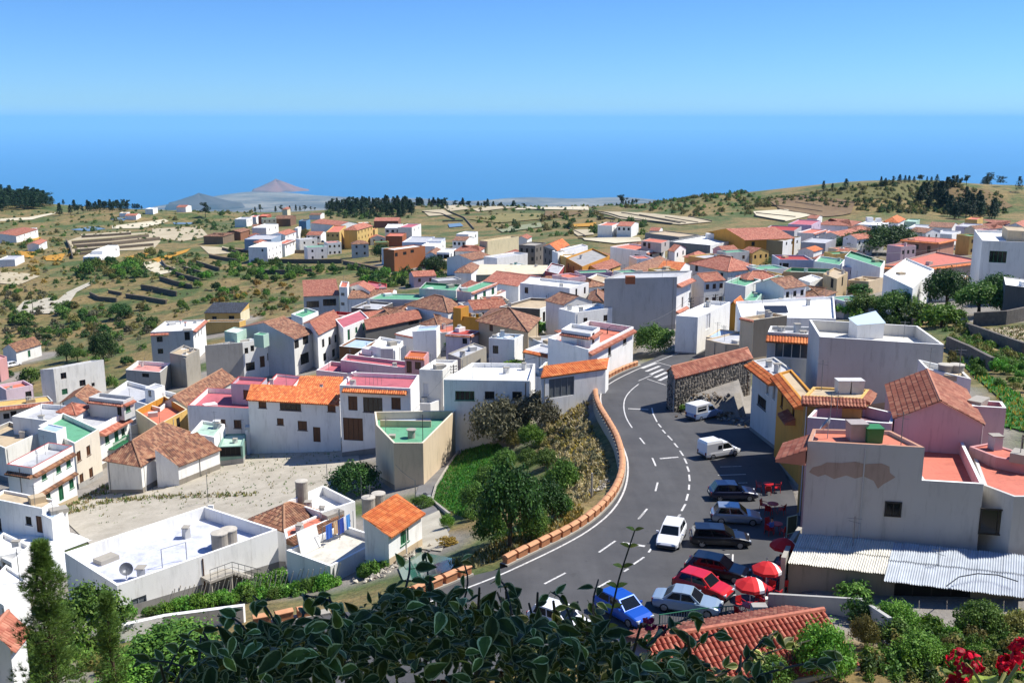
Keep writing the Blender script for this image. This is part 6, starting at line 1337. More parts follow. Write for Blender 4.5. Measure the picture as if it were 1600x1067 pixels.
rubble('rubble', 'heap of earth and broken stone below the old stone house', 'S8', [(740,930),(880,900),(1000,900),(1160,960)], 260, .35, .6, [RM[0], RM[2], plain('rubble_d', '#6b5a45', .9, var=.3)], 2.2, 4)
rubble('rubble', 'grey rubble on the bank below the parapet', 'T8', [(1160,900),(1250,890),(1320,820)], 160, .2, .2, RM, 1.2, 5)
rubble('rubble', 'pale boulders in the garden below the washing patio', 'S3', [(800,820),(950,720),(1080,640)], 160, .3, .2, RM, 1.4, 6)
rubble('rubble', 'stones among the weeds below the corrugated shed', 'T3', [(760,960),(950,790),(1180,850)], 120, .25, .2, [RM[0], RM[2]], 1.6, 8)
ground_wall('vineyard_wall', 'white painted wall with dark stones set in it below the vineyard', 'S2', [(640,850),(900,790),(1330,735)], 1.3, .4, wallmat('white'))
# ------------------------------------------------------------------ plants
def leafmat(name, cols, trans=.25, rough=.6):
 k = ('leaf', name)
 if k in MATS: return MATS[k]
 m = bpy.data.materials.new('leaf_'+name); m.use_nodes = True; nt = m.node_tree; b = nt.nodes['Principled BSDF']; out = nt.nodes['Material Output']
 at = nt.nodes.new('ShaderNodeAttribute'); at.attribute_name = 'tone'
 oi = nt.nodes.new('ShaderNodeObjectInfo')
 r = ramp(nt, at.outputs['Fac'], [(0, lin(cols[0])), (.5, lin(cols[1])), (1, lin(cols[2]))])
 hv = nt.nodes.new('ShaderNodeHueSaturation'); mr = nt.nodes.new('ShaderNodeMapRange'); mr.inputs['To Min'].default_value = .7; mr.inputs['To Max'].default_value = 1.25
 mh = nt.nodes.new('ShaderNodeMapRange'); mh.inputs['To Min'].default_value = .48; mh.inputs['To Max'].default_value = .515
 nt.links.new(oi.outputs['Random'], mr.inputs['Value']); nt.links.new(oi.outputs['Random'], mh.inputs['Value'])
 nt.links.new(mr.outputs[0], hv.inputs['Value']); nt.links.new(mh.outputs[0], hv.inputs['Hue']); nt.links.new(r.outputs[0], hv.inputs['Color'])
 nt.links.new(hv.outputs[0], b.inputs['Base Color']); b.inputs['Roughness'].default_value = rough; b.inputs['Specular IOR Level'].default_value = .3
 tr = nt.nodes.new('ShaderNodeBsdfTranslucent'); nt.links.new(hv.outputs[0], tr.inputs['Color'])
 mx = nt.nodes.new('ShaderNodeMixShader'); mx.inputs[0].default_value = trans
 nt.links.new(b.outputs[0], mx.inputs[1]); nt.links.new(tr.outputs[0], mx.inputs[2]); nt.links.new(mx.outputs[0], out.inputs['Surface'])
 MATS[k] = m; return m
LEAF = dict(green=('#35501d', '#53782c', '#7a9840'), dark=('#213a18', '#365724', '#527632'), bright=('#426f22', '#5f922d', '#86ae45'), grey=('#4c4d38', '#6d6c50', '#8f8a68'), olive=('#545428', '#77733a', '#9c9450'),
 pine=('#16281a', '#243c22', '#37522c'), dry=('#8a7a50', '#a8986c', '#c4b78e'), gold=('#7d6a28', '#9c8234', '#b89a4a'), lawn=('#27561a', '#3c7a26', '#5c9a38'), vine=('#4f7d27', '#6c9d38', '#93bb55'))
LM = {k: leafmat(k, v) for k, v in LEAF.items()}
def quads_mesh(name, V, n, mat, tone):
 me = bpy.data.meshes.new(name); F = np.arange(n*4).reshape(-1, 4)
 me.vertices.add(n*4); me.vertices.foreach_set('co', np.asarray(V, np.float32).ravel())
 me.loops.add(n*4); me.loops.foreach_set('vertex_index', F.ravel().astype(np.int32))
 me.polygons.add(n); me.polygons.foreach_set('loop_start', np.arange(0, n*4, 4, dtype=np.int32)); me.polygons.foreach_set('loop_total', np.full(n, 4, np.int32))
 a = me.attributes.new('tone', 'FLOAT', 'POINT'); a.data.foreach_set('value', np.repeat(tone, 4).astype(np.float32))
 me.materials.append(mat); me.update(calc_edges=True); return me
def leaf_cloud(rs, C, normals, size, aspect=.55, flop=.9):
 """leaf quads at centres C, roughly facing normals"""
 n = len(C); nv = normals+rs.normal(0, flop, (n, 3)); nv /= np.linalg.norm(nv, axis=1, keepdims=True)+1e-9
 r = rs.normal(0, 1, (n, 3)); a = np.cross(nv, r); a /= np.linalg.norm(a, axis=1, keepdims=True)+1e-9; b = np.cross(nv, a)
 s = size*rs.uniform(.6, 1.4, (n, 1)); a = a*s; b = b*s*aspect
 return np.stack([C-a, C-b*.9+a*.1, C+a, C+b*.9+a*.1], 1)
def crown_mesh(name, seed, n, kind, size=.085, flat=.85, clumps=38, jag=.28):
 rs = np.random.RandomState(seed); d = rs.normal(0, 1, (clumps, 3)); d /= np.linalg.norm(d, axis=1, keepdims=True); d[:, 2] = np.abs(d[:, 2])*.95-.12
 rad = rs.uniform(.45, 1.0, (clumps, 1))**.6; cc = d*rad*.78; cr = rs.uniform(.16, .36, clumps)*(1+jag*rs.normal(0, .5, clumps))
 k = rs.randint(0, clumps, n); q = rs.normal(0, 1, (n, 3)); q /= np.linalg.norm(q, axis=1, keepdims=True)
 rr = cr[k][:, None]*rs.uniform(.55, 1.05, (n, 1)); C = cc[k]+q*rr; C[:, 2] = C[:, 2]*flat+.62*flat
 C[:, 2] = np.maximum(C[:, 2], .01+rs.uniform(0, .1, n))
 nr = q+.5*cc[k]+np.array([0, 0, .5])
 V = leaf_cloud(rs, C, nr, size); tone = np.clip(rs.normal(.5, .22, n)+rs.normal(0, .18, clumps)[k], 0, 1)
 return quads_mesh(name, V, n, LM[kind], tone)
CROWN = {}
for kind in ('green', 'dark', 'bright', 'grey', 'olive', 'gold'):
 CROWN[kind] = [crown_mesh('foliage_'+kind, 10*i+len(kind), 1500, kind, .085) for i in range(2)]
 CROWN[kind+'_big'] = [crown_mesh('foliage_'+kind, 77+len(kind), 6500, kind, .042, clumps=85)]
def pine_mesh(seed, n=900, tiers=9, spread=.30):
 rs = np.random.RandomState(seed); C = []; NV = []
 for i in range(n):
  t = rs.uniform(0, 1)**.8; z = .14+.86*t; ti = math.floor(t*tiers)/tiers
  env = spread*(1-ti)**.75*(1 if t > .08 else .7)+.02
  an = rs.uniform(0, 2*math.pi); an = an if rs.rand() < .3 else round(an*7/(2*math.pi)+ti*5)*(2*math.pi)/7+rs.normal(0, .16)
  r = env*rs.uniform(.1, 1.0)**.6*(1+.25*math.sin(an*3+seed+ti*9)); C.append((r*math.cos(an), r*math.sin(an), z-.12*r)); NV.append((math.cos(an)*.3, math.sin(an)*.3, 1))
 C = np.array(C); V = leaf_cloud(rs, C, np.array(NV), .045, .5, .6)
 return quads_mesh('pine_foliage', V, n, LM['pine'], np.clip(rs.normal(.45, .22, n), 0, 1))
PINES = [pine_mesh(s, 900, 8+s % 3, (.24, .30, .36, .28)[s]) for s in range(4)]
def round_pine_mesh(seed, n=1100):
 rs = np.random.RandomState(seed); C = []; NV = []; cl = [(rs.normal(0, .13), rs.normal(0, .13), rs.uniform(.38, .95), rs.uniform(.08, .15)) for _ in range(16)]
 for i in range(n):
  c = cl[rs.randint(16)]; q = rs.normal(0, 1, 3); q /= np.linalg.norm(q); C.append((c[0]+q[0]*c[3], c[1]+q[1]*c[3], c[2]+q[2]*c[3]*.7)); NV.append(q+np.array([0, 0, .6]))
 V = leaf_cloud(rs, np.array(C), np.array(NV), .035, .5, .6)
 return quads_mesh('pine_foliage', V, n, LM['pine'], np.clip(rs.normal(.45, .22, n), 0, 1))
PINES += [round_pine_mesh(31), round_pine_mesh(32)]
M_BARK = plain('bark', '#4a3b2c', .95, var=.3, scale=4)
tk = MB(); tk.tube([(0, 0, -.06), (.01, 0, .3), (-.01, .01, .7), (0, 0, .97)], [.022, .018, .011, .003], 6); TRUNK_P = tk.mesh('trunk', M_BARK)
tk = MB(); tk.tube([(0, 0, -.1), (.03, .02, .25), (.0, .05, .6), (.02, 0, .95)], [.09, .07, .05, .02], 6)
for a in range(5): tk.tube([(.02, .03, .35+.06*a), (.35*math.cos(a*1.3), .35*math.sin(a*1.3), .75+.05*a), (.6*math.cos(a*1.3), .6*math.sin(a*1.3), .95)], [.045, .03, .01], 5)
TRUNK_T = tk.mesh('trunk', M_BARK)
RG = random.Random(21)
def bush_w(p, r, hh, kind, label, group, name='shrub', tree=False, cat=None):
 base = kind.replace('_big', ''); me = RG.choice(CROWN[kind]); rz = RG.uniform(0, 6.28)
 z = T(p.x, p.y)
 if tree:
  root = empty(name, (p.x, p.y, z), rz); tag(root, label, cat or 'tree', group)
  shared('trunk', TRUNK_T, root, (0, 0, -.05), (0, 0, 0), (r*.8, r*.8, hh*.62)); shared('crown', me, root, (0, 0, hh*.06), (0, 0, 0), (r, r, hh*.94/1.3))
 else:
  o = bpy.data.objects.new(name, me); COL.objects.link(o); o.location = (p.x, p.y, z-.08*hh); o.rotation_euler = (0, 0, rz); o.scale = (r, r*RG.uniform(.85, 1.15), hh/1.3); tag(o, label, cat or 'shrub', group); root = o
 return root
def bush(sec, x, y, w, h, kind, label, group=None, name='shrub', tree=False):
 """w, h in picture units of the section"""
 p = hit(*px(sec, x, y)); k = SEC[sec][2]*(p.y*CP-p.z*SP)/FPX
 return bush_w(p, max(.25, w*k/2*1.22), max(.3, h*k*1.1), kind, label, group, name, tree)
def scatter(sec, poly, n, rmin, rmax, kinds, label, group, asp=(.8, 1.3), seed=1, name='shrub', tree=False):
 W = [hit(*px(sec, *p)) for p in poly]; rg = random.Random(seed); P2 = [(p.x, p.y) for p in W]; xs = [p[0] for p in P2]; ys = [p[1] for p in P2]; k = 0; tries = 0
 while k < n and tries < n*60:
  tries += 1; x, y = rg.uniform(min(xs), max(xs)), rg.uniform(min(ys), max(ys))
  if not in_poly(np.array([x]), np.array([y]), P2)[0]: continue
  if any((x-f[0])**2+(y-f[1])**2 < (f[2]*.95)**2 for f in FOOT): continue
  r = rg.uniform(rmin, rmax)*rg.uniform(.8, 1.2); kd = rg.choice(kinds); sz = 'small' if r < rmin+(rmax-rmin)*.33 else 'large' if r > rmin+(rmax-rmin)*.7 else 'middling'; bush_w(Vector((x, y, 0)), r, r*2*rg.uniform(*asp)*.75, kd, sz+' '+dict(green='mid green', dark='dark green', bright='bright green', grey='grey green', olive='olive', gold='golden')[kd]+' '+label, group, name, tree); k += 1
def far_proto(seed, n, kind_tone):
 rs = np.random.RandomState(seed); d = rs.normal(0, 1, (n, 3)); d /= np.linalg.norm(d, axis=1, keepdims=True); d[:, 2] = np.abs(d[:, 2]); C = d*rs.uniform(.55, 1, (n, 1))*(1+.25*np.sin(d[:, :1]*5+seed)); C[:, 2] *= 1.1
 return leaf_cloud(rs, C, d+np.array([0, 0, .4]), .20)
FARP = [far_proto(i, 190, 0) for i in range(4)]
def scrub(sec, poly, n, rmin, rmax, kinds, label, seed=1, name='scrub', asp=(.6, 1.0)):
 W = [hit(*px(sec, *p)) for p in poly]; rs = np.random.RandomState(seed); P2 = [(p.x, p.y) for p in W]; a = np.array(P2); X = rs.uniform(a[:, 0].min(), a[:, 0].max(), n*5); Y = rs.uniform(a[:, 1].min(), a[:, 1].max(), n*5); ok = in_poly(X, Y, P2)
 for f in FOOT: ok &= (X-f[0])**2+(Y-f[1])**2 > (f[2]*.95)**2
 X, Y = X[ok][:n], Y[ok][:n]; Z = T_arr(X, Y)
 for gi, kd in enumerate(kinds):
  V = []; tn = []
  for i in range(gi, len(X), len(kinds)):
   r = rs.uniform(rmin, rmax); V.append(FARP[i % 4]*np.array([r, r, r*rs.uniform(*asp)*1.3])+np.array([X[i], Y[i], Z[i]])); tn.append(np.clip(rs.normal(.5, .22, 190)+rs.normal(0, .12), 0, 1))
  if not V: continue
  V = np.concatenate(V); o = bpy.data.objects.new(name, quads_mesh(name, V, len(V), LM[kd], np.concatenate(tn))); COL.objects.link(o); tag(o, label, kind='stuff')
def pine_wood(sec, poly, n, hmin, hmax, label, seed=1):
 W = [hit(*px(sec, *p)) for p in poly]; rs = np.random.RandomState(seed); P2 = [(p.x, p.y) for p in W]; a = np.array(P2); X = rs.uniform(a[:, 0].min(), a[:, 0].max(), n*5); Y = rs.uniform(a[:, 1].min(), a[:, 1].max(), n*5); ok = in_poly(X, Y, P2); X, Y = X[ok][:n], Y[ok][:n]; Z = T_arr(X, Y); V = []; tn = []
 for i in range(len(X)):
  me = PINES[i % len(PINES)]; nv = len(me.vertices); co = np.empty(nv*3, np.float32); me.vertices.foreach_get('co', co); co = co.reshape(-1, 4, 3)[::2]; hh = rs.uniform(hmin, hmax); w = hh*rs.uniform(.9, 1.3); V.append(co*np.array([w, w, hh])*np.array([1, 1, 1])+np.array([X[i], Y[i], Z[i]])); tn.append(np.clip(rs.normal(.45, .22, len(co)), 0, 1))
 V = np.concatenate(V); o = bpy.data.objects.new('forest', quads_mesh('forest', V, len(V), LM['pine'], np.concatenate(tn))); COL.objects.link(o); tag(o, label, kind='stuff')
def pine(p, hh, label, group, z=None, v=None):
 root = empty('pine_tree', (p.x, p.y, T(p.x, p.y)), RG.uniform(0, 6.28)); tag(root, label, 'pine', group); w = RG.uniform(.8, 1.2)*hh
 shared('trunk', TRUNK_P, root, (0, 0, 0), (0, 0, 0), (hh*1.1, hh*1.1, hh)); shared('crown', PINES[RG.randrange(len(PINES)) if v is None else v], root, (0, 0, 0), (0, 0, 0), (w, w, hh)); return root
def pine_px(sec, x, y, h, label, group, v=None):
 p = hit(*px(sec, x, y)); k = SEC[sec][2]*(p.y*CP-p.z*SP)/FPX; return pine(p, h*k, label, group, v=v)
def pine_scatter(sec, poly, n, hmin, hmax, label, group, seed=1):
 W = [hit(*px(sec, *p)) for p in poly]; rg = random.Random(seed); P2 = [(p.x, p.y) for p in W]; xs = [p[0] for p in P2]; ys = [p[1] for p in P2]; k = 0; t = 0
 while k < n and t < n*60:
  t += 1; x, y = rg.uniform(min(xs), max(xs)), rg.uniform(min(ys), max(ys))
  if in_poly(np.array([x]), np.array([y]), P2)[0]: pine(Vector((x, y, 0)), rg.uniform(hmin, hmax), label, group); k += 1
def tufts(name, label, sec, poly, n, size, kinds, seed=1, blades=5, hgt=1.0, lift=0.0):
 """low grass or flower tufts: uncountable cover, one object per colour"""
 W = [hit(*px(sec, *p)) for p in poly]; rs = np.random.RandomState(seed); P2 = [(p.x, p.y) for p in W]; a = np.array(P2); X = rs.uniform(a[:, 0].min(), a[:, 0].max(), n*4); Y = rs.uniform(a[:, 1].min(), a[:, 1].max(), n*4)
 ok = in_poly(X, Y, P2); X, Y = X[ok][:n], Y[ok][:n]; Z = T_arr(X, Y); m = len(X)
 X = np.repeat(X, blades); Y = np.repeat(Y, blades); Z = np.repeat(Z, blades); k = len(X)
 s = size*rs.uniform(.5, 1.5, k); an = rs.uniform(0, 6.28, k); ln = rs.uniform(.1, .8, k)*s; hx = np.cos(an); hy = np.sin(an); hz = s*hgt*rs.uniform(.6, 1.2, k); w = s*.22
 bx = X+rs.normal(0, size*.4, k); by = Y+rs.normal(0, size*.4, k)
 V = np.stack([np.stack([bx-hy*w, by+hx*w, Z-.05], 1), np.stack([bx+hy*w, by-hx*w, Z-.05], 1), np.stack([bx+hy*w*.4+hx*ln, by-hx*w*.4+hy*ln, Z+hz+lift], 1), np.stack([bx-hy*w*.4+hx*ln, by+hx*w*.4+hy*ln, Z+hz+lift], 1)], 1)
 g = np.repeat(rs.randint(0, len(kinds), m), blades)
 for i, kd in enumerate(kinds):
  sel = g == i; c = int(sel.sum())
  if c == 0: continue
  o = bpy.data.objects.new(name, quads_mesh(name, V[sel], c, LM[kd], np.clip(rs.normal(.5, .25, c), 0, 1))); COL.objects.link(o); tag(o, label, kind='stuff')
G1 = 'shrubs on the bank between lane and road'
bush('T8', 560, 545, 430, 400, 'grey_big', 'large grey green shrub in front of the slate blue house'); bush('T8', 840, 420, 340, 300, 'grey_big', 'second grey green shrub nearest the grey garage door')
bush('T8', 345, 535, 150, 220, 'dark_big', 'dark green bush at the corner of the lane'); bush('T8', 660, 560, 120, 150, 'olive_big', 'yellowish bush between the grey shrubs and the lawn')
bush('T8', 800, 560, 190, 190, 'bright_big', 'bright green bush below the grey green shrubs'); bush('T8', 780, 690, 160, 140, 'green_big', 'mid green bush on the bank above the big dark tree'); bush('T8', 920, 700, 190, 150, 'green_big', 'mid green bush in the middle of the dry bank')
bush('P', 797, 858, 98, 140, 'dark_big', 'big dark leafy tree below the lawn', name='leafy_tree', tree=True); bush('T8', 480, 850, 200, 180, 'green_big', 'leafy bush on the edge of the lawn'); bush('P', 852, 815, 70, 75, 'dark_big', 'dark bush right of the big leafy tree')
bush('T8', 980, 890, 220, 180, 'green_big', 'green bush under the parapet on the dry bank'); bush('T8', 1040, 1045, 150, 150, 'bright_big', 'bright bush beside the parapet at the foot of the bank'); bush('T8', 600, 720, 200, 170, 'green_big', 'green bush between lawn and dry bank'); bush('T8', 1060, 760, 120, 110, 'dark_big', 'small dark bush below the curve of the parapet')
bush('S3', 700, 285, 320, 230, 'dark_big', 'round dark green bush behind the washing patio'); bush('S3', 1125, 370, 130, 90, 'green_big', 'leafy bush beside the small orange roofed house'); bush('S3', 1275, 500, 90, 100, 'bright_big', 'yellow green flowering bush in the paved yard'); bush('S3', 1280, 605, 120, 60, 'gold', 'orange flowering clump in the paved yard'); bush('P', 850, 640, 46, 34, 'olive_big', 'olive bush below the left end of the grey garage door'); bush('P', 888, 634, 44, 30, 'olive', 'low bush under the grey garage door'); bush('P', 915, 622, 36, 24, 'gold', 'golden clump beside the bend parapet below the orange roof'); bush('P', 768, 850, 56, 66, 'green_big', 'green bush at the left foot of the big dark tree'); bush('P', 832, 842, 56, 60, 'green_big', 'green bush at the right foot of the big dark tree'); bush('P', 745, 800, 60, 55, 'green_big', 'leafy bush left of the big dark tree'); bush('P', 880, 770, 55, 60, 'green_big', 'bush on the bank right of the big dark tree'); bush('S3', 1420, 450, 110, 80, 'green', 'small bush at the lower edge of the lawn')
tufts('grass', 'dry grass and weeds on the bank below the parapet', 'T8', [(1000,170),(1220,140),(1215,330),(1290,520),(1370,680),(1340,830),(1200,960),(1000,1067),(930,1000),(1000,800),(850,640),(900,430)], 2600, .38, ['dry', 'dry', 'dry', 'olive', 'grey', 'gold'], 2, 6, .6)
tufts('grass', 'orange weeds along the outside of the parapet', 'T6', [(250,330),(420,270),(700,130),(900,60),(1060,-20),(1080,30),(860,140),(640,240),(420,350)], 900, .3, ['gold', 'dry', 'olive'], 3, 5)
tufts('grass', 'tall grass of the bright green lawn', 'T8', [(345,545),(560,540),(620,590),(560,720),(460,820),(360,940),(300,1067),(60,965),(112,850),(230,655)], 5200, .22, ['lawn', 'lawn', 'lawn', 'bright'], 4, 4)
tufts('flowers', 'white flowers along the edge of the lawn', 'T8', [(330,560),(350,580),(230,760),(160,1000),(290,1060),(200,1060),(70,960),(200,700)], 300, .12, ['dry'], 5, 3, 1.2, .12)
tufts('seedlings', 'small dark plants dotted over the sandy field', 'P', [(120,800),(205,760),(330,722),(420,704),(545,704),(520,740),(440,795),(325,788),(160,822)], 420, .22, ['dark', 'green', 'olive'], 6, 5)
tufts('weeds', 'dry weed strip across the sandy field', 'S1', [(420,1040),(700,960),(1000,940),(1600,920),(1600,945),(1000,965),(720,985),(430,1060)], 300, .3, ['dry', 'olive', 'green'], 7, 5)
tufts('weeds', 'weeds along the row houses beside the sandy field', 'S1', [(410,1010),(650,870),(880,890),(1010,860),(1000,880),(700,920),(430,1040)], 260, .3, ['dry', 'olive', 'green'], 8, 5)
bush('S5', 640, 200, 150, 140, 'dark_big', 'dark tree behind the small grey and white cube house', name='leafy_tree', tree=True); bush('S5', 835, 170, 150, 90, 'bright', 'bright bush left of the villa'); bush('S5', 745, 240, 90, 80, 'green', 'bush between cube house and villa'); bush('S5', 270, 260, 100, 70, 'bright', 'bright bush beside the small lilac house')
bush('S5', 690, 385, 190, 60, 'bright', 'green vine pergola on the roof of the slate blue house')
bush('S8', 560, 610, 270, 210, 'green_big', 'large green bush under the blank grey wall'); bush('S8', 655, 520, 90, 80, 'dark', 'dark bush at the right foot of the blank grey wall'); bush('S8', 150, 385, 140, 80, 'green', 'leafy bush left of the blank grey wall'); bush('S8', 100, 345, 120, 70, 'grey', 'grey spiky bush left of the blank grey wall'); bush('S8', 230, 400, 110, 70, 'dark', 'dark bush at the left foot of the blank grey wall')
bush('S8', 815, 665, 120, 60, 'green', 'small green bush behind the old stone house'); bush('S8', 790, 900, 120, 70, 'bright', 'green weeds on the rubble below the old stone house'); bush('S7', 830, 490, 110, 90, 'green', 'green bush below the big old patched roof')
G2 = 'trees between the houses on the right'
for x, y, w, h_, k, lb in ((600,312,260,130,'dark_big','left tree of the dark clump before the salmon house'),(760,306,260,160,'dark_big','tallest tree of the dark clump before the salmon house'),(430,305,160,80,'green_big','lowest tree at the left of the dark clump'),
 (600,700,200,130,'green_big','green tree behind the roof terrace skylight'),(480,705,120,90,'bright','bright bush beside the hall roof'),(800,705,220,150,'green_big','green tree below the curved white front'),(1110,660,220,230,'dark_big','dark tall tree in front of the small white brown edged house'),
 (1085,765,200,130,'bright','bright bush at the end of the garden path'),(960,745,170,120,'green','green bush beside the bright garden bush'),(1320,700,250,190,'green_big','wide tree above the grey retaining wall'),(1440,610,190,160,'dark_big','dark tree under the tall white house'),(570,575,120,70,'dark','small dark bush beside the curved white front'),(850,640,170,110,'dark','dark bush under the curved white front')):
 bush('T1', x, y, w*1.25, h_*1.15, k, lb, G2, 'garden_tree', tree=True)
for x, y, w, h_, lb in ((800,445,230,110,'dark tree below the big ochre house'),(900,530,210,110,'dark tree left of the lilac grey house'),(690,405,130,70,'small tree right of the charcoal side wall')): bush('U8', x, y, w, h_, 'dark_big', lb, G2, 'garden_tree', tree=True)
scatter('T2', [(1160,190),(1300,260),(1600,360),(1640,420),(1500,400),(1300,300),(1170,230)], 26, .6, 1.1, ['bright', 'green'], 'leafy plant in the row below the upper garden wall', 'leafy plants in the right hand garden', seed=4)
scatter('T2', [(1180,270),(1330,330),(1640,470),(1640,560),(1400,440),(1200,330)], 14, .5, .9, ['bright', 'green', 'olive'], 'low plant above the lawn strip of the pink house', 'low plants in the right hand garden', seed=5)
tufts('grass', 'grass and orange flowers in the garden beside the pink house', 'T2', [(1250,330),(1420,400),(1640,560),(1640,720),(1480,680),(1480,540)], 900, .3, ['lawn', 'bright', 'gold'], 9, 5)
tufts('grass', 'dry grass on the plot above the right hand garden', 'T1', [(1310,790),(1480,770),(1640,765),(1640,910),(1420,850)], 500, .3, ['dry', 'olive', 'green'], 10, 5)
VG = 'shrubs in the left valley'
for x, y, w, h_, k, lb in ((865,695,210,290,'dark_big','tall dark round tree beside the detached white house'),(560,668,160,160,'dark_big','dark tree left of the tall dark round tree'),(650,668,130,120,'green_big','shorter tree between the two dark trees'),(1005,310,190,130,'dark_big','dark tree on the slope above the white roofed house')):
 bush('U6', x, y, w, h_, k, lb, 'trees in the left valley', 'valley_tree', tree=True)
for x, y, w, h_, k, lb in ((255,860,170,170,'green','bush left of the detached white house'),(930,890,110,120,'green','bush at the right foot of the detached white house'),(1060,695,110,90,'dark','small round dark bush on the bare slope'),(200,350,190,110,'green','broad bush below the gravel yard'),(520,275,140,80,'green','bush beside the valley track'),(60,800,110,70,'dark','dark bush beside the strong pink house'),(1255,405,120,90,'green','bush behind the white roofed slit window house')):
 bush('U6', x, y, w, h_, k, lb, VG)
scatter('U1', [(440,600),(620,600),(760,580),(930,540),(1000,560),(930,640),(860,700),(640,730),(470,700)], 36, 1.6, 3.4, ['green', 'dark', 'bright', 'olive'], 'shrub in the green band below the white stepped farmhouse', 'shrub band below the white stepped farmhouse', seed=11)
scatter('U1', [(0,760),(160,760),(420,860),(900,880),(1000,960),(900,1060),(0,1067)], 44, 1.0, 2.4, ['green', 'dark', 'olive', 'green', 'grey'], 'shrub on the overgrown slope of the left valley', 'shrubs on the overgrown left slope', seed=12)
scrub('U6', [(0,500),(380,640),(700,640),(900,760),(1240,720),(1240,420),(900,330),(300,380)], 60, .6, 1.5, ['green', 'olive', 'grey', 'green'], 'low shrub on the dry slope above the detached white house', seed=13)
scatter('U1', [(1100,560),(1250,560),(1600,600),(1600,760),(1300,880),(1080,960),(1180,800),(1000,680)], 36, .9, 2.2, ['green', 'dark', 'green', 'bright'], 'shrub between the small stone terraces', 'shrubs between the small stone terraces', seed=14)
scatter('U2', [(0,570),(200,640),(480,690),(860,700),(1160,690),(1590,690),(1590,790),(1300,850),(1100,850),(860,745),(500,800),(200,800),(0,760)], 50, 1.0, 2.6, ['green', 'dark', 'green', 'bright', 'dark'], 'shrub in the green gully below the hotel quarter', 'shrubs in the green gully', seed=15)
scatter('S6', [(400,300),(700,180),(960,200),(990,330),(930,360),(700,380),(690,300)], 40, .7, 1.8, ['green', 'olive', 'gold', 'green'], 'shrub on the slope behind the slate roofed house', 'shrubs behind the slate roofed house', seed=16)
for x, y, w, h_, lb in ((1105,650,130,130,'big dark tree left of the adobe coloured house'),(555,500,80,90,'olive tree in front of the narrow white house front'),(1500,740,180,130,'dark tree right of the adobe coloured house')): bush('U2', x, y, w, h_, 'dark_big' if w > 100 else 'olive_big', lb, None, 'garden_tree', tree=True)
scrub('U1', [(0,340),(400,330),(420,460),(300,540),(0,520)], 30, 1.0, 2.6, ['green', 'olive', 'dark'], 'scattered shrub on the far left fields', seed=17)
scrub('U1', [(420,300),(1200,300),(1600,280),(1600,380),(1250,400),(1000,400),(560,440)], 36, 1.2, 3.0, ['green', 'olive', 'dark'], 'scattered shrub on the plateau fields', seed=18)
scrub('U3', [(640,190),(1600,160),(1600,330),(1100,330),(900,300),(700,240)], 44, 1.0, 3.2, ['green', 'olive', 'dark'], 'scattered shrub on the far central fields', seed=19)
scrub('U4', [(330,250),(740,220),(740,330),(300,340)], 22, 1.2, 3.0, ['green', 'dark'], 'bush around the lone white farmhouse', seed=20)
scrub('U5', [(0,230),(300,200),(700,150),(1100,125),(1500,200),(1500,300),(900,300),(500,260),(300,240),(60,280)], 620, .7, 2.0, ['olive', 'green', 'olive', 'dark', 'olive'], 'scrub bush on the hill above the village', seed=22)
scrub('U4', [(300,60),(700,110),(1300,10),(1590,60),(1500,180),(1100,180),(700,140)], 420, .7, 2.0, ['olive', 'green', 'olive', 'dark'], 'scrub bush on the left shoulder of the hill', seed=23)
scatter('T3', [(440,690),(740,660),(1100,770),(1300,760),(1436,740),(1436,980),(1000,1000),(640,780)], 30, .45, 1.1, ['green', 'bright', 'olive', 'dark', 'green'], 'weedy bush in the garden below the corrugated shed', 'weedy bushes below the corrugated shed', seed=24)
bush('T3', 620, 880, 130, 190, 'olive_big', 'yellow green conifer shaped bush beside the garden wall'); bush('T3', 780, 800, 220, 170, 'bright_big', 'bright leafy bush in front of the dark shed opening'); bush('T3', 570, 650, 200, 110, 'green', 'climbing plant against the block shed wall'); bush('T3', 1200, 830, 240, 220, 'green_big', 'tall leafy bush at the right end of the shed'); bush('T3', 1400, 860, 240, 180, 'olive_big', 'olive bush at the right edge below the shed'); bush('T3', 210, 740, 170, 110, 'green_big', 'dark creeper on the wall beside the parasols')
for sec, x, y, w, h_, k, lb in (('T3',400,1040,300,320,'bright_big','bright leafy branch tips in front of the red tiled cottage'),('T3',140,1090,260,200,'green_big','leafy bush below the left end of the red tiled roof'),('T5',930,1070,240,190,'green_big','leafy bush half over the red tiled roof'),('T3',500,1000,150,150,'green_big','bush at the right end of the red tiled roof'),('T3',900,960,260,170,'bright_big','fresh green bush below the garden'),('T5',690,760,140,120,'green_big','small bush in front of the car park railing'),('P',270,1045,160,80,'green_big','bush at the foot of the white vineyard wall'),('P',140,1010,120,110,'green_big','bush between the two pines'),('P',30,1060,180,60,'green_big','bush at the bottom left corner'),('P',215,1065,120,50,'bright_big','bright bush at the bottom beside the pine')): bush(sec, x, y, w, h_, k, lb)
scatter('S2', [(650,700),(900,640),(1090,560),(1390,480),(1500,560),(1390,620),(1000,690),(700,720)], 46, .5, .9, ['bright', 'bright', 'green'], 'leafy vine on the pergola below the white store', 'vines below the white store', seed=25, name='vine')
scatter('S3', [(0,850),(280,800),(560,790),(560,860),(300,930),(0,960)], 34, .45, .8, ['bright', 'green'], 'leafy vine on the poles below the washing patio', 'vines below the washing patio', seed=26, name='vine')
scatter('S3', [(640,780),(850,690),(1000,640),(1080,600),(980,720),(760,820)], 22, .4, .8, ['bright', 'green'], 'garden plant below the ochre retaining wall', 'garden plants below the ochre wall', seed=27)
scatter('S2', [(390,640),(560,610),(640,660),(630,720),(400,720)], 16, .5, .9, ['bright', 'green'], 'leafy shrub at the corner of the white store', 'shrubs at the corner of the white store', seed=28)
PG = 'pine'
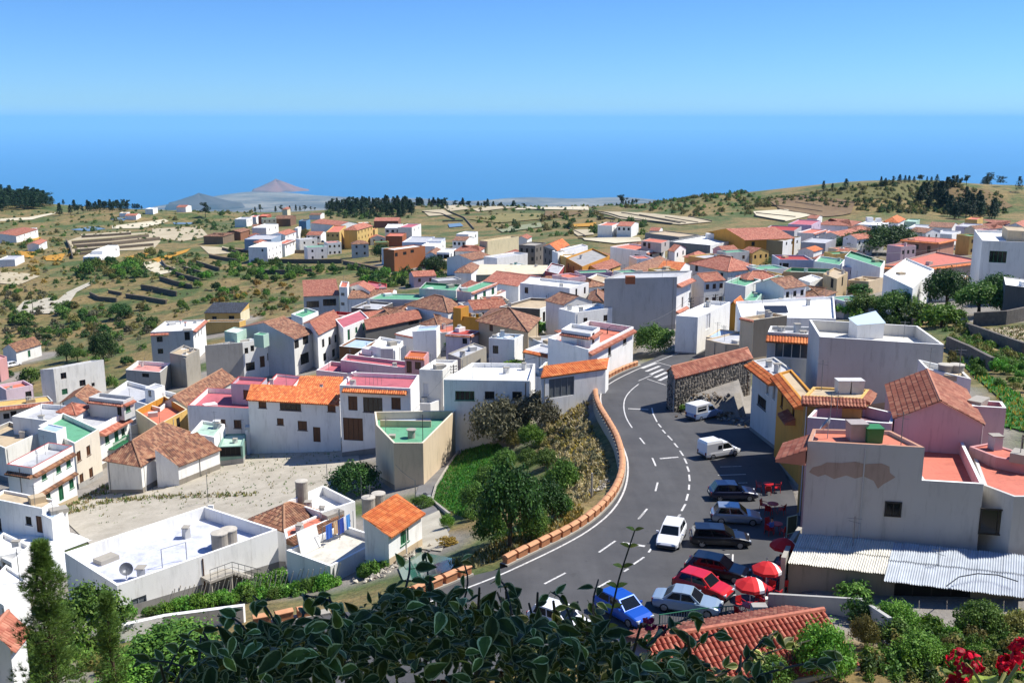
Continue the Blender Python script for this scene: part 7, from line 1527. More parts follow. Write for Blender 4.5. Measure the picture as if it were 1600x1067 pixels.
pine_wood('U1', [(-60,150),(80,165),(200,195),(290,235),(330,265),(150,275),(-60,280)], 130, 9, 14, 'dark pine wood on the far left hill', 3)
for x, y, hh in ((325,225,50),(395,225,35),(375,310,80),(440,300,60),(465,280,70),(490,300,75),(520,295,50)): pine_px('U1', x, y, hh, 'pine in the loose group right of the far left hill', 'pines right of the far left hill')
for i in range(22): pine_px('U1', 550+i*12+RG.uniform(-5, 5), 275+RG.uniform(-6, 8), RG.uniform(45, 75), 'pine in the row on the edge of the left plateau', 'pine row on the left plateau edge')
for i in range(6): pine_px('U1', 830+i*11, 262, RG.uniform(22, 36), 'small pine right of the plateau pine row', 'small pines on the plateau edge')
pine_px('U1', 1285, 322, 100, 'lone tall pine on the plateau', None, 4)
pine_scatter('U2', [(700,215),(860,200),(1000,215),(1350,250),(1345,335),(900,330),(720,330)], 88, 6.5, 10.5, 'pine in the dark wood behind the hotel', 'pines in the wood behind the hotel', 4)
for x, hh in ((180,40),(220,60),(330,45),(375,55),(435,45),(480,50),(510,40),(545,45),(590,35),(620,30)): pine_px('U2', x, 252, hh, 'pine in the thin row above the upper quarter', 'thin pine row above the upper quarter')
for i in range(60): pine_px('U3', RG.uniform(0, 1040), RG.uniform(66, 95), RG.uniform(34, 74), 'pine in the skyline wood of the far centre', 'skyline pines of the far centre')
for i in range(14): pine_px('U3', RG.uniform(1050, 1450), RG.uniform(78, 92), RG.uniform(18, 40), 'small pine on the skyline right of centre', 'small skyline pines right of centre')
for x in (350, 395, 430, 465, 635): pine_px('U3', x, 130, RG.uniform(35, 60), 'single pine on the tan plots right of the wood', 'single pines on the tan plots')
for x in (20, 45, 75, 150, 180, 205): pine_px('U4', x, 80, RG.uniform(22, 40), 'pine left of the green hill on the skyline', 'skyline pines left of the green hill')
for x in (360, 420, 455, 485, 510, 535, 575, 600, 625, 650, 680): pine_px('U4', x, 98, RG.uniform(34, 60), 'pine in the row at the left foot of the green hill', 'pine row at the foot of the green hill')
pine_px('U4', 565, 98, 92, 'tallest pine at the left foot of the green hill', None, 5)
for x, y, hh in ((485,172,58),(535,168,40),(610,162,60),(648,158,24),(680,153,28),(730,148,20),(805,142,52),(830,140,42),(870,133,46),(908,131,52),(938,129,46),(960,127,42),(988,125,36),(1020,123,52),(1060,121,32),(1085,121,30),(1115,127,48)): pine_px('U5', x, y+3, hh, 'pine standing on the crest of the hill', 'pines on the hill crest')
for x, y, hh in ((1180,155,60),(1200,156,72),(1225,152,66),(1245,150,55),(1280,140,66)): pine_px('U5', x, y, hh, 'pine in the tight group at the right end of the crest', 'tight pine group on the crest')
pine_px('U5', 905, 258, 56, 'lone pine half way up the hill', None)
pine_scatter('U5', [(1010,190),(1100,160),(1170,170),(1180,260),(1100,270),(1010,260)], 20, 6, 10, 'pine in the upper grove on the hill', 'upper pine grove on the hill', 6)
pine_scatter('U5', [(1120,270),(1200,220),(1350,240),(1450,290),(1450,330),(1200,330)], 34, 7, 11, 'pine in the lower grove behind the far houses', 'lower pine grove behind the far houses', 7)
pine_wood('U5', [(1350,130),(1450,140),(1640,200),(1640,290),(1500,230),(1380,170)], 45, 6, 10, 'pine wood on the far right ridge', 8)
scrub('U2', [(0,570),(200,640),(480,690),(860,700),(1160,690),(1590,690),(1590,790),(1300,850),(1100,850),(860,745),(500,800),(200,800),(0,760)], 150, .8, 2.2, ['green', 'dark', 'bright'], 'tangled green scrub filling the gully', 31)
scrub('U1', [(0,760),(160,760),(420,860),(900,880),(1000,960),(900,1060),(0,1067)], 150, .6, 1.8, ['green', 'olive', 'grey', 'dark'], 'low scrub covering the overgrown left slope', 32)
scrub('U1', [(440,560),(760,560),(1000,540),(1250,560),(1250,700),(1000,720),(860,720),(640,750),(430,720)], 120, .6, 1.8, ['green', 'olive', 'dark'], 'low scrub between the terraces of the left valley', 33)
scrub('U1', [(0,420),(420,460),(520,560),(420,700),(300,760),(0,700)], 110, .6, 2.0, ['green', 'olive', 'gold'], 'low scrub on the fields at the far left', 34)
scrub('U2', [(700,200),(860,185),(1000,200),(1350,240),(1345,340),(900,340),(720,340)], 120, 1.2, 2.8, ['dark', 'dark', 'green'], 'dark undergrowth of the pine wood behind the hotel', 35)
scrub('T1', [(500,590),(700,570),(1230,600),(1230,770),(900,760),(500,730)], 60, .6, 1.5, ['green', 'dark', 'bright'], 'dense garden greenery behind the roof terrace', 36)
scrub('T1', [(1100,780),(1250,800),(1600,960),(1640,1060),(1400,1060),(1120,880)], 90, .35, .9, ['bright', 'green', 'olive'], 'mixed garden greenery on the right hand terraces', 37)
scrub('T3', [(440,690),(740,660),(1100,770),(1436,740),(1460,1060),(1000,1060),(600,1060),(640,800)], 150, .25, .7, ['green', 'bright', 'olive', 'dark'], 'weeds and low greenery on the slope below the shed', 38)
scrub('P', [(0,1000),(120,985),(330,1000),(330,1067),(0,1067)], 70, .3, .8, ['green', 'bright', 'olive'], 'low greenery at the bottom left', 39)
scrub('S3', [(260,770),(545,775),(640,830),(520,900),(0,960),(0,900)], 60, .3, .7, ['bright', 'green', 'vine'], 'tangled vines in front of the washing patio', 40)
scrub('T8', [(850,420),(1000,250),(1180,250),(1260,520),(1330,700),(1240,900),(1040,1040),(930,980),(1000,800),(860,640)], 110, .3, .8, ['dry', 'dry', 'olive', 'grey'], 'low bushes on the dry bank below the parapet', 41)
scrub('U3', [(0,60),(300,75),(640,110),(1040,80),(1500,100),(1600,160),(1300,330),(900,300),(640,210),(300,120)], 160, .7, 2.2, ['olive', 'green', 'dark'], 'scattered low scrub of the far plateau', 42)
scrub('U1', [(0,440),(420,470),(760,560),(1250,560),(1500,640),(1300,880),(1080,960),(900,1060),(0,1067)], 520, .25, .9, ['olive', 'green', 'dry', 'grey'], 'small tussocks over the whole left valley', 43)
scrub('U1', [(0,280),(420,290),(1600,270),(1600,400),(1250,500),(430,430),(0,430)], 300, .5, 1.5, ['olive', 'green', 'dark'], 'small tussocks on the left plateau', 44)
scrub('S6', [(380,280),(700,150),(1000,160),(990,340),(700,390)], 120, .25, .8, ['olive', 'green', 'dry'], 'tussocks on the slope behind the slate roofed house', 45)
def roof_clutter():
 rg = random.Random(8)
 for o in [x for x in COL.objects if x.name.split('.')[0] == 'roof_deck' and x.parent and x.parent.type == 'EMPTY']:
  P = [o.matrix_world @ v.co for v in o.data.vertices]; P = [Vector(v.co)+parent_world(o.parent) for v in o.data.vertices]; c = sum(P, Vector((0, 0, 0)))/len(P)
  if c.y > 330 or rg.random() < .12: continue
  s = House(); s.root = o.parent; s.deck = c.z
  for k in range(rg.choice((1, 2, 2, 3))):
   p = c.lerp(rg.choice(P), rg.uniform(.25, .78)); kind = rg.random(); mb = MB()
   if kind < .4:
    h = rg.uniform(1.6, 2.8); mb.tube([p, p+Vector((0, 0, h))], .03, 4); mb.tube([p+Vector((-.45, .1, h-.15)), p+Vector((.45, -.1, h-.15))], .015, 4); mb.tube([p+Vector((-.3, .3, h-.4)), p+Vector((.3, -.3, h-.4))], .015, 4); mb.build('antenna', M_STEEL, s.root)
   elif kind < .75:
    w, d2, h = rg.uniform(.4, .8), rg.uniform(.4, .8), rg.uniform(.5, 1.1); mb.box(p+Vector((0, 0, h/2)), (w, d2, h), rg.uniform(0, 1)); mb.box(p+Vector((0, 0, h+.04)), (w+.12, d2+.12, .08), 0, 1); mb.build('chimney', [wallmat('wallgrey'), wallmat('concrete')], s.root)
   else:
    w, d2, h = rg.uniform(1.2, 2.0), rg.uniform(.9, 1.4), rg.uniform(.35, .8); mb.box(p+Vector((0, 0, h/2)), (w, d2, h), rg.uniform(0, 1)); mb.build('roof_hatch', wallmat(rg.choice(('white', 'wallgrey', 'concrete', 'tan'))), s.root)
roof_clutter()
def facade_detail():
 rg = random.Random(14)
 for s in HOUSES:
  if s.cen.y < 40 or s.zt-s.zb < 2.5: continue
  for e in (0, 1):
   a, b = s.poly[e], s.poly[(e+1) % len(s.poly)]; L = (b-a).length; o = s.outward(e); d = (b-a).normalized()
   if L < 3: continue
   if rg.random() < .6:
    p = a.lerp(b, rg.choice((.05, .95, .5)))+o*.05; mb = MB(); mb.tube([(p.x, p.y, s.zt-.25), (p.x, p.y, s.zb+.2)], .05, 5); mb.build('drainpipe', wallmat(rg.choice(('wallgrey', 'grey2', 'white2', 'brown')), .3), s.root)
   if rg.random() < .55:
    z = T_arr([a.x, b.x], [a.y, b.y])+rg.uniform(.5, .9); mb = MB(); q = [a+o*.02, b+o*.02]
    if max(z) < s.zt-1.5:
     mb.poly([(q[0].x, q[0].y, s.zb), (q[1].x, q[1].y, s.zb), (q[1].x, q[1].y, z[1]), (q[0].x, q[0].y, z[0])]); mb.poly([(q[0].x, q[0].y, z[0]), (q[1].x, q[1].y, z[1]), (b.x, b.y, z[1]), (a.x, a.y, z[0])]); mb.build('plinth', wallmat(rg.choice(('grey2', 'grey', 'stone', 'tan')), .8), s.root)
facade_detail()
# ------------------------------------------------------------------ vehicles
M_TYRE = plain('tyre_rubber', '#17171a', .85); M_RIM = plain('wheel_rim', '#9a9ca0', .35, .7); M_CARGLASS = plain('car_glass', '#12171c', .06); M_HEAD = plain('headlight_glass', '#cfd4d8', .15); M_TAIL = plain('tail_light', '#7a1512', .25); M_BUMP = plain('bumper_plastic', '#2a2b2e', .6)
def paint(name, c, metal=.15):
 k = ('car', name)
 if k not in MATS:
  m, nt, b = nodes_of('car_paint_'+name); b.inputs['Base Color'].default_value = (*lin(c), 1); b.inputs['Roughness'].default_value = .3; b.inputs['Metallic'].default_value = metal
  b.inputs['Coat Weight'].default_value = .6; b.inputs['Coat Roughness'].default_value = .08; MATS[k] = m
 return MATS[k]
_w = MB(); _n = 18
for s in (-1, 1):
 R = [[(r*math.cos(2*math.pi*k/_n), y*s, r*math.sin(2*math.pi*k/_n)) for k in range(_n)] for r, y in ((.30, 0), (.30, .07), (.27, .095), (.19, .095))]
 for i in range(3):
  for k in range(_n): _w.poly([R[i][k], R[i][(k+1) % _n], R[i+1][(k+1) % _n], R[i+1][k]])
WHEEL_ME = _w.mesh('wheel', M_TYRE)
_w = MB()
for s in (-1, 1):
 _w.poly([(.19*math.cos(2*math.pi*k/12), .085*s, .19*math.sin(2*math.pi*k/12)) for k in range(12)])
 for k in range(5):
  a = 2*math.pi*k/5; _w.box((.1*math.cos(a), .088*s, .1*math.sin(a)), (.17, .02, .05), R=Matrix.Rotation(-a, 3, 'Y'))
RIM_ME = _w.mesh('rim', M_RIM)
def car(label, ra, fa, colour, style='hatch', L=3.9, W=1.66, Ht=1.42, side=0, plane=True, group='cars in the car park', pz=None, name=None, cat=None):
 """ra, fa: picture points of the rear and front ground contact; side=-1 when they are the near side wheels"""
 P0, P1 = (at_road(*ra), at_road(*fa)) if plane else (hit(*ra), hit(*fa)); d = (P1-P0); d.z = 0; d.normalize(); n = Vector((-d.y, d.x, 0))
 c = (P0+P1)/2
 if side: c = c+n*(W/2-.08)*(1 if n.y > 0 else -1)
 z = RZ(c.y)+.012 if plane else T(c.x, c.y)+.1
 root = empty(name or ('van' if style in ('van', 'pickup') else 'car'), (c.x, c.y, z), math.atan2(d.y, d.x)); tag(root, label, cat or ('van' if style == 'van' else 'pickup' if style == 'pickup' else 'car'), group)
 if plane: root.rotation_euler.y = 0
 pm = colour; H2 = L/2; w = W/2
 def add(nm, mb, m, par=root, sm=False):
  o = bpy.data.objects.new(nm, mb.mesh(nm, m, smooth=sm)); COL.objects.link(o); o.parent = par; return o
 belt = .86 if style != 'pickup' else .95; nose = .66
 if style == 'van': wb = (-.05*L, .33*L); wt = (-.05*L, .14*L)
 elif style == 'pickup': wb = (-.06*L, .24*L); wt = (-.02*L, .13*L)
 elif style == 'wagon': wb = (-.47*L, .25*L); wt = (-.42*L, .06*L)
 elif style == 'saloon': wb = (-.36*L, .22*L); wt = (-.20*L, .06*L)
 else: wb = (-.46*L, .23*L); wt = (-.36*L, .06*L)
 S = [(-H2, w*.86, .40, belt-.12), (-H2+.10, w*.95, .26, belt-.02), (-H2+.5, w, .22, belt), (-.1*L, w, .20, belt), (wb[1]-.1, w, .20, belt), (wb[1]+.25, w*.99, .20, belt-.03), (H2-.35, w*.96, .22, nose+.08), (H2-.1, w*.88, .24, nose-.02), (H2, w*.74, .34, nose-.14)]
 if style == 'saloon': S[0] = (-H2, w*.84, .40, belt-.06); S[2] = (-H2+.5, w, .22, belt+.03)
 body = MB(); rings = []
 for x, ww, zb, zt in S:
  zm = (zb+zt)/2; r = [(ww*.90, zb), (ww, zb+.12), (ww*1.0, zm+.06), (ww*.965, zt-.05), (ww*.86, zt)]
  rings.append([(x, -y, zz) for y, zz in r]+[(x, y, zz) for y, zz in reversed(r)])
 m = len(rings[0])
 for a, b in zip(rings[:-1], rings[1:]):
  for k in range(m): body.poly([a[k], b[k], b[(k+1) % m], a[(k+1) % m]])
 body.poly(rings[0]); body.poly(rings[-1][::-1]); add('body', body, pm)
 cab = MB(); b0, b1, t0, t1 = wb[0], wb[1], wt[0], wt[1]; wbz, wtz = w*.90, w*.76; zt = Ht
 B = [(b0, -wbz, belt-.03), (b1, -wbz, belt-.03), (b1, wbz, belt-.03), (b0, wbz, belt-.03)]; Tt = [(t0, -wtz, zt-.04), (t1, -wtz, zt-.05), (t1, wtz, zt-.05), (t0, wtz, zt-.04)]
 for i in range(4): cab.poly([B[i], B[(i+1) % 4], Tt[(i+1) % 4], Tt[i]])
 mid = [((t0+t1)/2, -wtz*.9, zt), ((t0+t1)/2, wtz*.9, zt)]
 cab.poly([Tt[0], ((t0+t1)/2, -wtz, zt-.02), mid[0], mid[1], ((t0+t1)/2, wtz, zt-.02), Tt[3]]); cab.poly([((t0+t1)/2, -wtz, zt-.02), Tt[1], Tt[2], ((t0+t1)/2, wtz, zt-.02), mid[1], mid[0]]); add('cabin', cab, pm)
 def pane(nm, A, Bq, Cq, D, m0, m1, k0=.12, k1=.9):
  A, Bq, Cq, D = map(Vector, (A, Bq, Cq, D)); q = []
  nn = (Bq-A).cross(D-A).normalized(); ctr = (A+Bq+Cq+D)/4
  if nn.dot(ctr-Vector((0, 0, 1.0))) < 0: nn = -nn
  for s, t in ((m0, k0), (m1, k0), (m1, k1), (m0, k1)): q.append(A.lerp(Bq, s).lerp(D.lerp(Cq, s), t)+nn*.012)
  g = MB(); g.poly(q); add(nm, g, M_CARGLASS)
 pane('windscreen', B[1], B[2], Tt[2], Tt[1], .06, .94, .08, .92)
 if style not in ('van', 'pickup'): pane('rear_window', B[3], B[0], Tt[0], Tt[3], .08, .92, .2, .9)
 if style in ('van', 'pickup'):
  for q in ((B[0], B[1], Tt[1], Tt[0]), (B[3], B[2], Tt[2], Tt[3])): pane('side_window', *q, .12, .88, .16, .86)
 else:
  for q in ((B[0], B[1], Tt[1], Tt[0]), (B[3], B[2], Tt[2], Tt[3])):
   pane('side_window', *q, .10, .47, .16, .88); pane('side_window', *q, .51, .90, .16, .88)
 if style == 'van':
  box = MB(); x0, x1 = -H2+.02, -.03*L; zz = Ht+.28; Q = [(x0, -w*.97, .5), (x1, -w*.97, .5), (x1, w*.97, .5), (x0, w*.97, .5)]; U = [(x0+.08, -w*.88, zz), (x1-.12, -w*.88, zz), (x1-.12, w*.88, zz), (x0+.08, w*.88, zz)]
  Mm = [(x0+.01, -w*.97, zz-.25), (x1, -w*.97, zz-.22), (x1, w*.97, zz-.22), (x0+.01, w*.97, zz-.25)]
  for i in range(4): j = (i+1) % 4; box.poly([Q[i], Q[j], Mm[j], Mm[i]]); box.poly([Mm[i], Mm[j], U[j], U[i]])
  box.poly(U); add('cargo_box', box, pm)
  for s in (-1, 1):
   g = MB(); y = s*(w*.975+.004); g.poly([(-.17*L, y, .98), (-.06*L, y, .98), (-.06*L, y, 1.36), (-.17*L, y, 1.36)]); add('side_window', g, M_CARGLASS)
 if style == 'pickup':
  box = MB(); x0, x1 = -H2+.05, -.07*L; box.box(((x0+x1)/2, 0, 1.40), (x1-x0, W*.98, .98)); box.box((x1+.25, 0, 1.78), (.5, W*.9, .22)); add('canopy', box, paint('canopy_white', '#e4e6e6', 0))
  for s in (-1, 1):
   g = MB(); g.box(((x0+x1)/2-.02, s*(W*.49+.01), 1.42), ((x1-x0)*.72, .02, .5)); f = add('side_window', g, M_CARGLASS)
   g = MB(); g.box(((x0+x1)/2-.02, s*(W*.49+.025), 1.47), ((x1-x0)*.72, .02, .05)); add('window_bar', g, paint('canopy_white', '#e4e6e6', 0), f)
 for sx in (-.31*L, .32*L):
  for s in (-1, 1):
   wl_ = bpy.data.objects.new('wheel', WHEEL_ME); COL.objects.link(wl_); wl_.parent = root; wl_.location = (sx, s*(w-.09), .30); shared('rim', RIM_ME, wl_)
 for s in (-1, 1):
  g = MB(); g.box((H2-.10, s*w*.66, nose-.10), (.16, .30, .14), -s*.3); add('headlight', g, M_HEAD)
  g = MB(); g.box((-H2+.03, s*w*.78, belt-.20), (.08, .18, .26)); add('tail_light', g, M_TAIL)
  g = MB(); g.box((wb[1]-.30, s*(w+.08), belt+.06), (.10, .18, .12)); add('mirror', g, pm)
 g = MB(); g.box((H2-.03, 0, .40), (.16, W*.80, .16)); add('bumper', g, M_BUMP if style != 'moving' else pm); g = MB(); g.box((-H2+.02, 0, .42), (.14, W*.86, .16)); add('bumper', g, M_BUMP)
 g = MB(); g.box((-H2-.055, 0, .62), (.02, .50, .11)); add('number_plate', g, M_FRAMEW)
 return root
car('white pickup with a windowed white canopy, nose in the shade by the rubble', (1091,658), (1125,651), paint('pale_blue', '#8fa3c4'), 'pickup', 4.5, 1.68, 1.62, -1)
car('small white box van parked half in the building shadow', (1109.5,718), (1151,712), paint('white', '#e6e8ea', 0), 'van', 4.1, 1.60, 1.55, -1)
car('dark navy hatchback with its nose in the shade, below the white box van', (1119,783), (1176,783), paint('navy', '#101a3c'), 'hatch', 3.9, 1.66, 1.45, -1)
car('silver hatchback between the navy hatchback and the black estate', (1126,819), (1175.5,821), paint('silver', '#9aa6b4', .5), 'hatch', 3.8, 1.64, 1.43, -1)
car('black estate car below the silver hatchback', (1098,855), (1154,857), paint('blackblue', '#121521'), 'wagon', 4.3, 1.68, 1.44, -1)
car('black saloon behind the red hatchback', (1087,901), (1146,911), paint('black', '#0e1018'), 'hatch', 4.2, 1.68, 1.42, -1)
car('bright red hatchback in the car park', (1063,925), (1118,940), paint('red', '#c21218', 0), 'hatch', 3.75, 1.63, 1.4, -1)
car('pale silver blue car beside the railing', (1036,955), (1105,965), paint('silverblue', '#9fb3c2', .4), 'saloon', 4.2, 1.66, 1.4, -1)
car('white car driving along the road', (1057,831), (1040,861), paint('white', '#e6e8ea', 0), 'hatch', 4.0, 1.7, 1.42, 0, group='moving cars')
car('bright blue car behind the shrub', (948,950), (1000,975), paint('blue', '#1c55b8', .2), 'hatch', 3.9, 1.66, 1.42, 0)
car('white car almost hidden behind the shrub', (846,972), (905,990), paint('white', '#e6e8ea', 0), 'hatch', 3.9, 1.66, 1.42, 0)
car('grey car in the street below the long shaded house', (514,697), (550,696), paint('silver', '#9aa6b4', .5), 'saloon', 4.2, 1.66, 1.4, 0, plane=False, group='cars in the village')
car('white car beside the old farmhouse in the left valley', px('U6',70,720), px('U6',150,700), paint('white', '#e6e8ea', 0), 'wagon', 4.2, 1.66, 1.5, 0, plane=False, group='cars in the village')
for x0, y0, x1, y1, c, nm in ((520,528,575,524,'silver','silver car at the left of the hotel car park'),(600,532,645,530,'red','red car in the hotel car park'),(655,520,690,512,'black','dark car behind the red one at the hotel'),(710,512,745,504,'white','white car before the yellow hotel wing'),(755,540,795,536,'silverblue','pale car at the edge of the hotel car park'),(835,535,870,532,'white','white car right of the yellow hotel wing')):
 car(nm, px('U2', x0, y0), px('U2', x1, y1), MATS[('car', c)], 'hatch', 3.9, 1.66, 1.42, 0, plane=False, group='cars by the hotel')
def scooter():
 p = hit(668, 788); root = empty('motor_scooter', (p.x, p.y, p.z+.1), -1.1); tag(root, 'white motor scooter by the small orange roofed house', 'scooter')
 def add(nm, mb, m):
  o = bpy.data.objects.new(nm, mb.mesh(nm, m)); COL.objects.link(o); o.parent = root
 m = MB(); m.box((-.45, 0, .62), (.75, .36, .4)); m.box((.0, 0, .32), (.6, .34, .1)); m.box((.42, 0, .68), (.12, .42, .8), R=Matrix.Rotation(-.25, 3, 'Y')); add('body', m, paint('white', '#e6e8ea', 0))
 m = MB(); m.box((-.45, 0, .86), (.75, .3, .12)); add('seat', m, M_BUMP)
 m = MB(); m.tube([(.36, -.35, 1.05), (.34, 0, 1.08), (.36, .35, 1.05)], .03, 6); add('handlebar', m, M_DARKSTEEL)
 for x in (-.62, .62):
  o = bpy.data.objects.new('wheel', WHEEL_ME); COL.objects.link(o); o.parent = root; o.location = (x, 0, .25); o.scale = (.8, .8, .8)
scooter()
# ------------------------------------------------------------------ cafe terrace: parasols, tables, chairs, guest
def parasol_mat():
 m, nt, b = nodes_of('parasol_cloth'); tc = nt.nodes.new('ShaderNodeTexCoord'); b.inputs['Roughness'].default_value = .8
 w = nt.nodes.new('ShaderNodeTexWave'); w.inputs['Scale'].default_value = .19; w.inputs['Distortion'].default_value = .9; w.inputs['Detail'].default_value = 0; w.inputs['Phase Offset'].default_value = 1.2
 nt.links.new(tc.outputs['Object'], w.inputs['Vector']); r = ramp(nt, w.outputs['Fac'], [(.90, lin('#c8141c')), (.92, lin('#ece6e2'))]); nt.links.new(r.outputs[0], b.inputs['Base Color']); return m
M_PARA = parasol_mat(); M_REDP = plain('red_plastic', '#b3161a', .4)
def parasol(p, r, label, rz=0):
 root = empty('parasol', p, rz); tag(root, label, 'parasol', 'red and white cafe parasols'); n = 8; mb = MB(); z0, z1 = 2.05, 2.55
 for k in range(n):
  a0, a1 = 2*math.pi*k/n, 2*math.pi*(k+1)/n; e0, e1 = Vector((r*math.cos(a0), r*math.sin(a0), z0)), Vector((r*math.cos(a1), r*math.sin(a1), z0)); t = Vector((0, 0, z1)); m0, m1 = e0.lerp(t, .5)+Vector((0,0,.06)), e1.lerp(t, .5)+Vector((0,0,.06))
  mb.poly([e0, e1, m1, m0]); mb.poly([m0, m1, t]); mb.poly([e0-Vector((0,0,.2)), e1-Vector((0,0,.2)), e1, e0])
 def add(nm, mb, m):
  o = bpy.data.objects.new(nm, mb.mesh(nm, m)); COL.objects.link(o); o.parent = root
 add('canopy', mb, M_PARA); mb = MB(); mb.tube([(0, 0, 0), (0, 0, 2.6)], .025, 6); add('pole', mb, M_FRAMEW); mb = MB(); mb.lathe((0, 0, 0), [(.25, 0), (.25, .06), (.05, .1)], 10); add('base', mb, M_FRAMEW)
 mb = MB()
 for k in range(n): a = 2*math.pi*k/n; mb.tube([(0, 0, 2.15), (r*.6*math.cos(a), r*.6*math.sin(a), 2.24)], .01, 4)
 add('ribs', mb, M_FRAMEW)
def chair(p, rz, label):
 root = empty('plastic_chair', p, rz); tag(root, label, 'chair', 'red plastic cafe chairs')
 def add(nm, mb):
  o = bpy.data.objects.new(nm, mb.mesh(nm, M_REDP)); COL.objects.link(o); o.parent = root
 m = MB(); m.box((0, 0, .43), (.46, .46, .04)); add('seat', m); m = MB(); m.box((-.23, 0, .66), (.04, .46, .46), R=Matrix.Rotation(-.18, 3, 'Y')); add('backrest', m)
 for a in (-1, 1):
  for b in (-1, 1): m = MB(); m.tube([(a*.2, b*.2, .43), (a*.25, b*.24, 0)], .022, 5); add('leg', m)
  m = MB(); m.box((0, a*.24, .64), (.42, .04, .04)); add('armrest', m)
def table(p, label):
 root = empty('cafe_table', p); tag(root, label, 'table', 'red cafe tables')
 def add(nm, mb):
  o = bpy.data.objects.new(nm, mb.mesh(nm, M_REDP)); COL.objects.link(o); o.parent = root
 m = MB(); m.lathe((0, 0, .70), [(.45, 0), (.45, .04), (.1, .045)], 14); add('tabletop', m)
 for a in range(4): m = MB(); m.tube([(.25*math.cos(a*1.57+.8), .25*math.sin(a*1.57+.8), .7), (.34*math.cos(a*1.57+.8), .34*math.sin(a*1.57+.8), 0)], .022, 5); add('leg', m)
def rp(u, v): p = at_road(u, v); return Vector((p.x, p.y, RZ(p.y)+.012))
sets = [((1170,962), 'under the front sunlit parasol', True, 1.0, 'front parasol in the sun beside the railing'), ((1195,935), 'under the second sunlit parasol', True, .95, 'second parasol in the sun behind the front one'), ((1222,895), 'under the shaded parasol', True, .95, 'red parasol in the building shadow by the shed corner'), ((1216,915), 'between the sunlit and shaded parasols', False, 0, ''), ((1213,832), 'beside the menu board in the shade', False, 0, ''), ((1207,800), 'in the middle of the shaded cafe row', False, 0, ''), ((1200,768), 'at the far end of the shaded cafe row', False, 0, '')]
for k, ((u, v), where, par, r, pl) in enumerate(sets):
 p = rp(u, v); table(p, 'round red table '+where)
 if par: parasol(p+Vector((.02, .02, 0)), r, pl, .3*k)
 for j in range(4 if k < 4 else 3):
  a = j*1.57+.5+k*.4; chair(p+Vector((.78*math.cos(a), .78*math.sin(a), 0)), a+math.pi, 'red plastic chair '+where)
p = rp(1236, 838); root = empty('menu_board', p, .5); tag(root, 'dark menu board with pale frame by the cafe wall', 'sign')
def addc(nm, mb, m, root):
 o = bpy.data.objects.new(nm, mb.mesh(nm, m)); COL.objects.link(o); o.parent = root; return o
m = MB(); m.box((0, 0, .95), (.9, .04, 1.3)); addc('board', m, plain('chalkboard', '#26352f', .6, var=.3, scale=5), root)
m = MB()
for x, z, a, b in ((-.47, .95, .06, 1.4), (.47, .95, .06, 1.4), (0, 1.63, 1.0, .06), (0, .28, 1.0, .06), (-.47, .15, .06, .3), (.47, .15, .06, .3)): m.box((x, 0, z), (a, .07, b))
addc('frame', m, plain('frame_pale', '#8fa39a', .6), root)
def seated_person():
 p = rp(1206, 834); root = empty('person', p, 2.5); tag(root, 'person in a blue shirt seated at the cafe in the shade', 'person')
 J = dict(pel=(0, 0, .50), ch=(.02, 0, .80), sh=(.02, 0, .98), nk=(.04, 0, 1.08), hd=(.06, 0, 1.20), top=(.06, 0, 1.31), ls=(.02, .19, .96), le=(.10, .25, .70), lh=(.36, .16, .74), rs=(.02, -.19, .96), re=(.10, -.25, .70), rh=(.36, -.16, .74), lhip=(.05, .09, .49), lk=(.46, .12, .50), la=(.46, .12, .09), lt=(.62, .13, .05), rhip=(.05, -.09, .49), rk=(.46, -.12, .50), ra=(.46, -.12, .09), rt=(.62, -.13, .05))
 R = dict(pel=.15, ch=.15, sh=.13, nk=.055, hd=.10, top=.08, ls=.07, le=.05, lh=.04, rs=.07, re=.05, rh=.04, lhip=.10, lk=.07, la=.05, lt=.04, rhip=.10, rk=.07, ra=.05, rt=.04)
 E = [('pel','ch'),('ch','sh'),('sh','nk'),('nk','hd'),('hd','top'),('sh','ls'),('ls','le'),('le','lh'),('sh','rs'),('rs','re'),('re','rh'),('pel','lhip'),('lhip','lk'),('lk','la'),('la','lt'),('pel','rhip'),('rhip','rk'),('rk','ra'),('ra','rt')]
 ks = list(J); me = bpy.data.meshes.new('body'); me.from_pydata([J[k] for k in ks], [(ks.index(a), ks.index(b)) for a, b in E], [])
 o = bpy.data.objects.new('body', me); COL.objects.link(o); o.parent = root
 m, nt, b = nodes_of('clothed_body'); tc = nt.nodes.new('ShaderNodeTexCoord'); sp = nt.nodes.new('ShaderNodeSeparateXYZ'); nt.links.new(tc.outputs['Object'], sp.inputs[0])
 r = ramp(nt, sp.outputs['Z'], [(0, lin('#20242e')), (.56, lin('#4a6fc0')), (1.04, lin('#b98668'))]); r.color_ramp.interpolation = 'CONSTANT'; nt.links.new(r.outputs[0], b.inputs['Base Color']); me.materials.append(m)
 o.modifiers.new('skin', 'SKIN')
 if not len(me.skin_vertices):
  bm = bmesh.new(); bm.from_mesh(me); bm.verts.layers.skin.verify(); bm.to_mesh(me); bm.free()
 for i, k in enumerate(ks): me.skin_vertices[0].data[i].radius = (R[k], R[k]); me.skin_vertices[0].data[i].use_root = (k == 'pel')
 o.modifiers.new('sub', 'SUBSURF').render_levels = 2
 h = MB(); h.lathe((.05, 0, 1.22), [(.108, 0), (.105, .06), (.08, .11), (.02, .13)], 10); addc('hair', h, plain('dark_hair', '#241a14', .7), root)
seated_person()
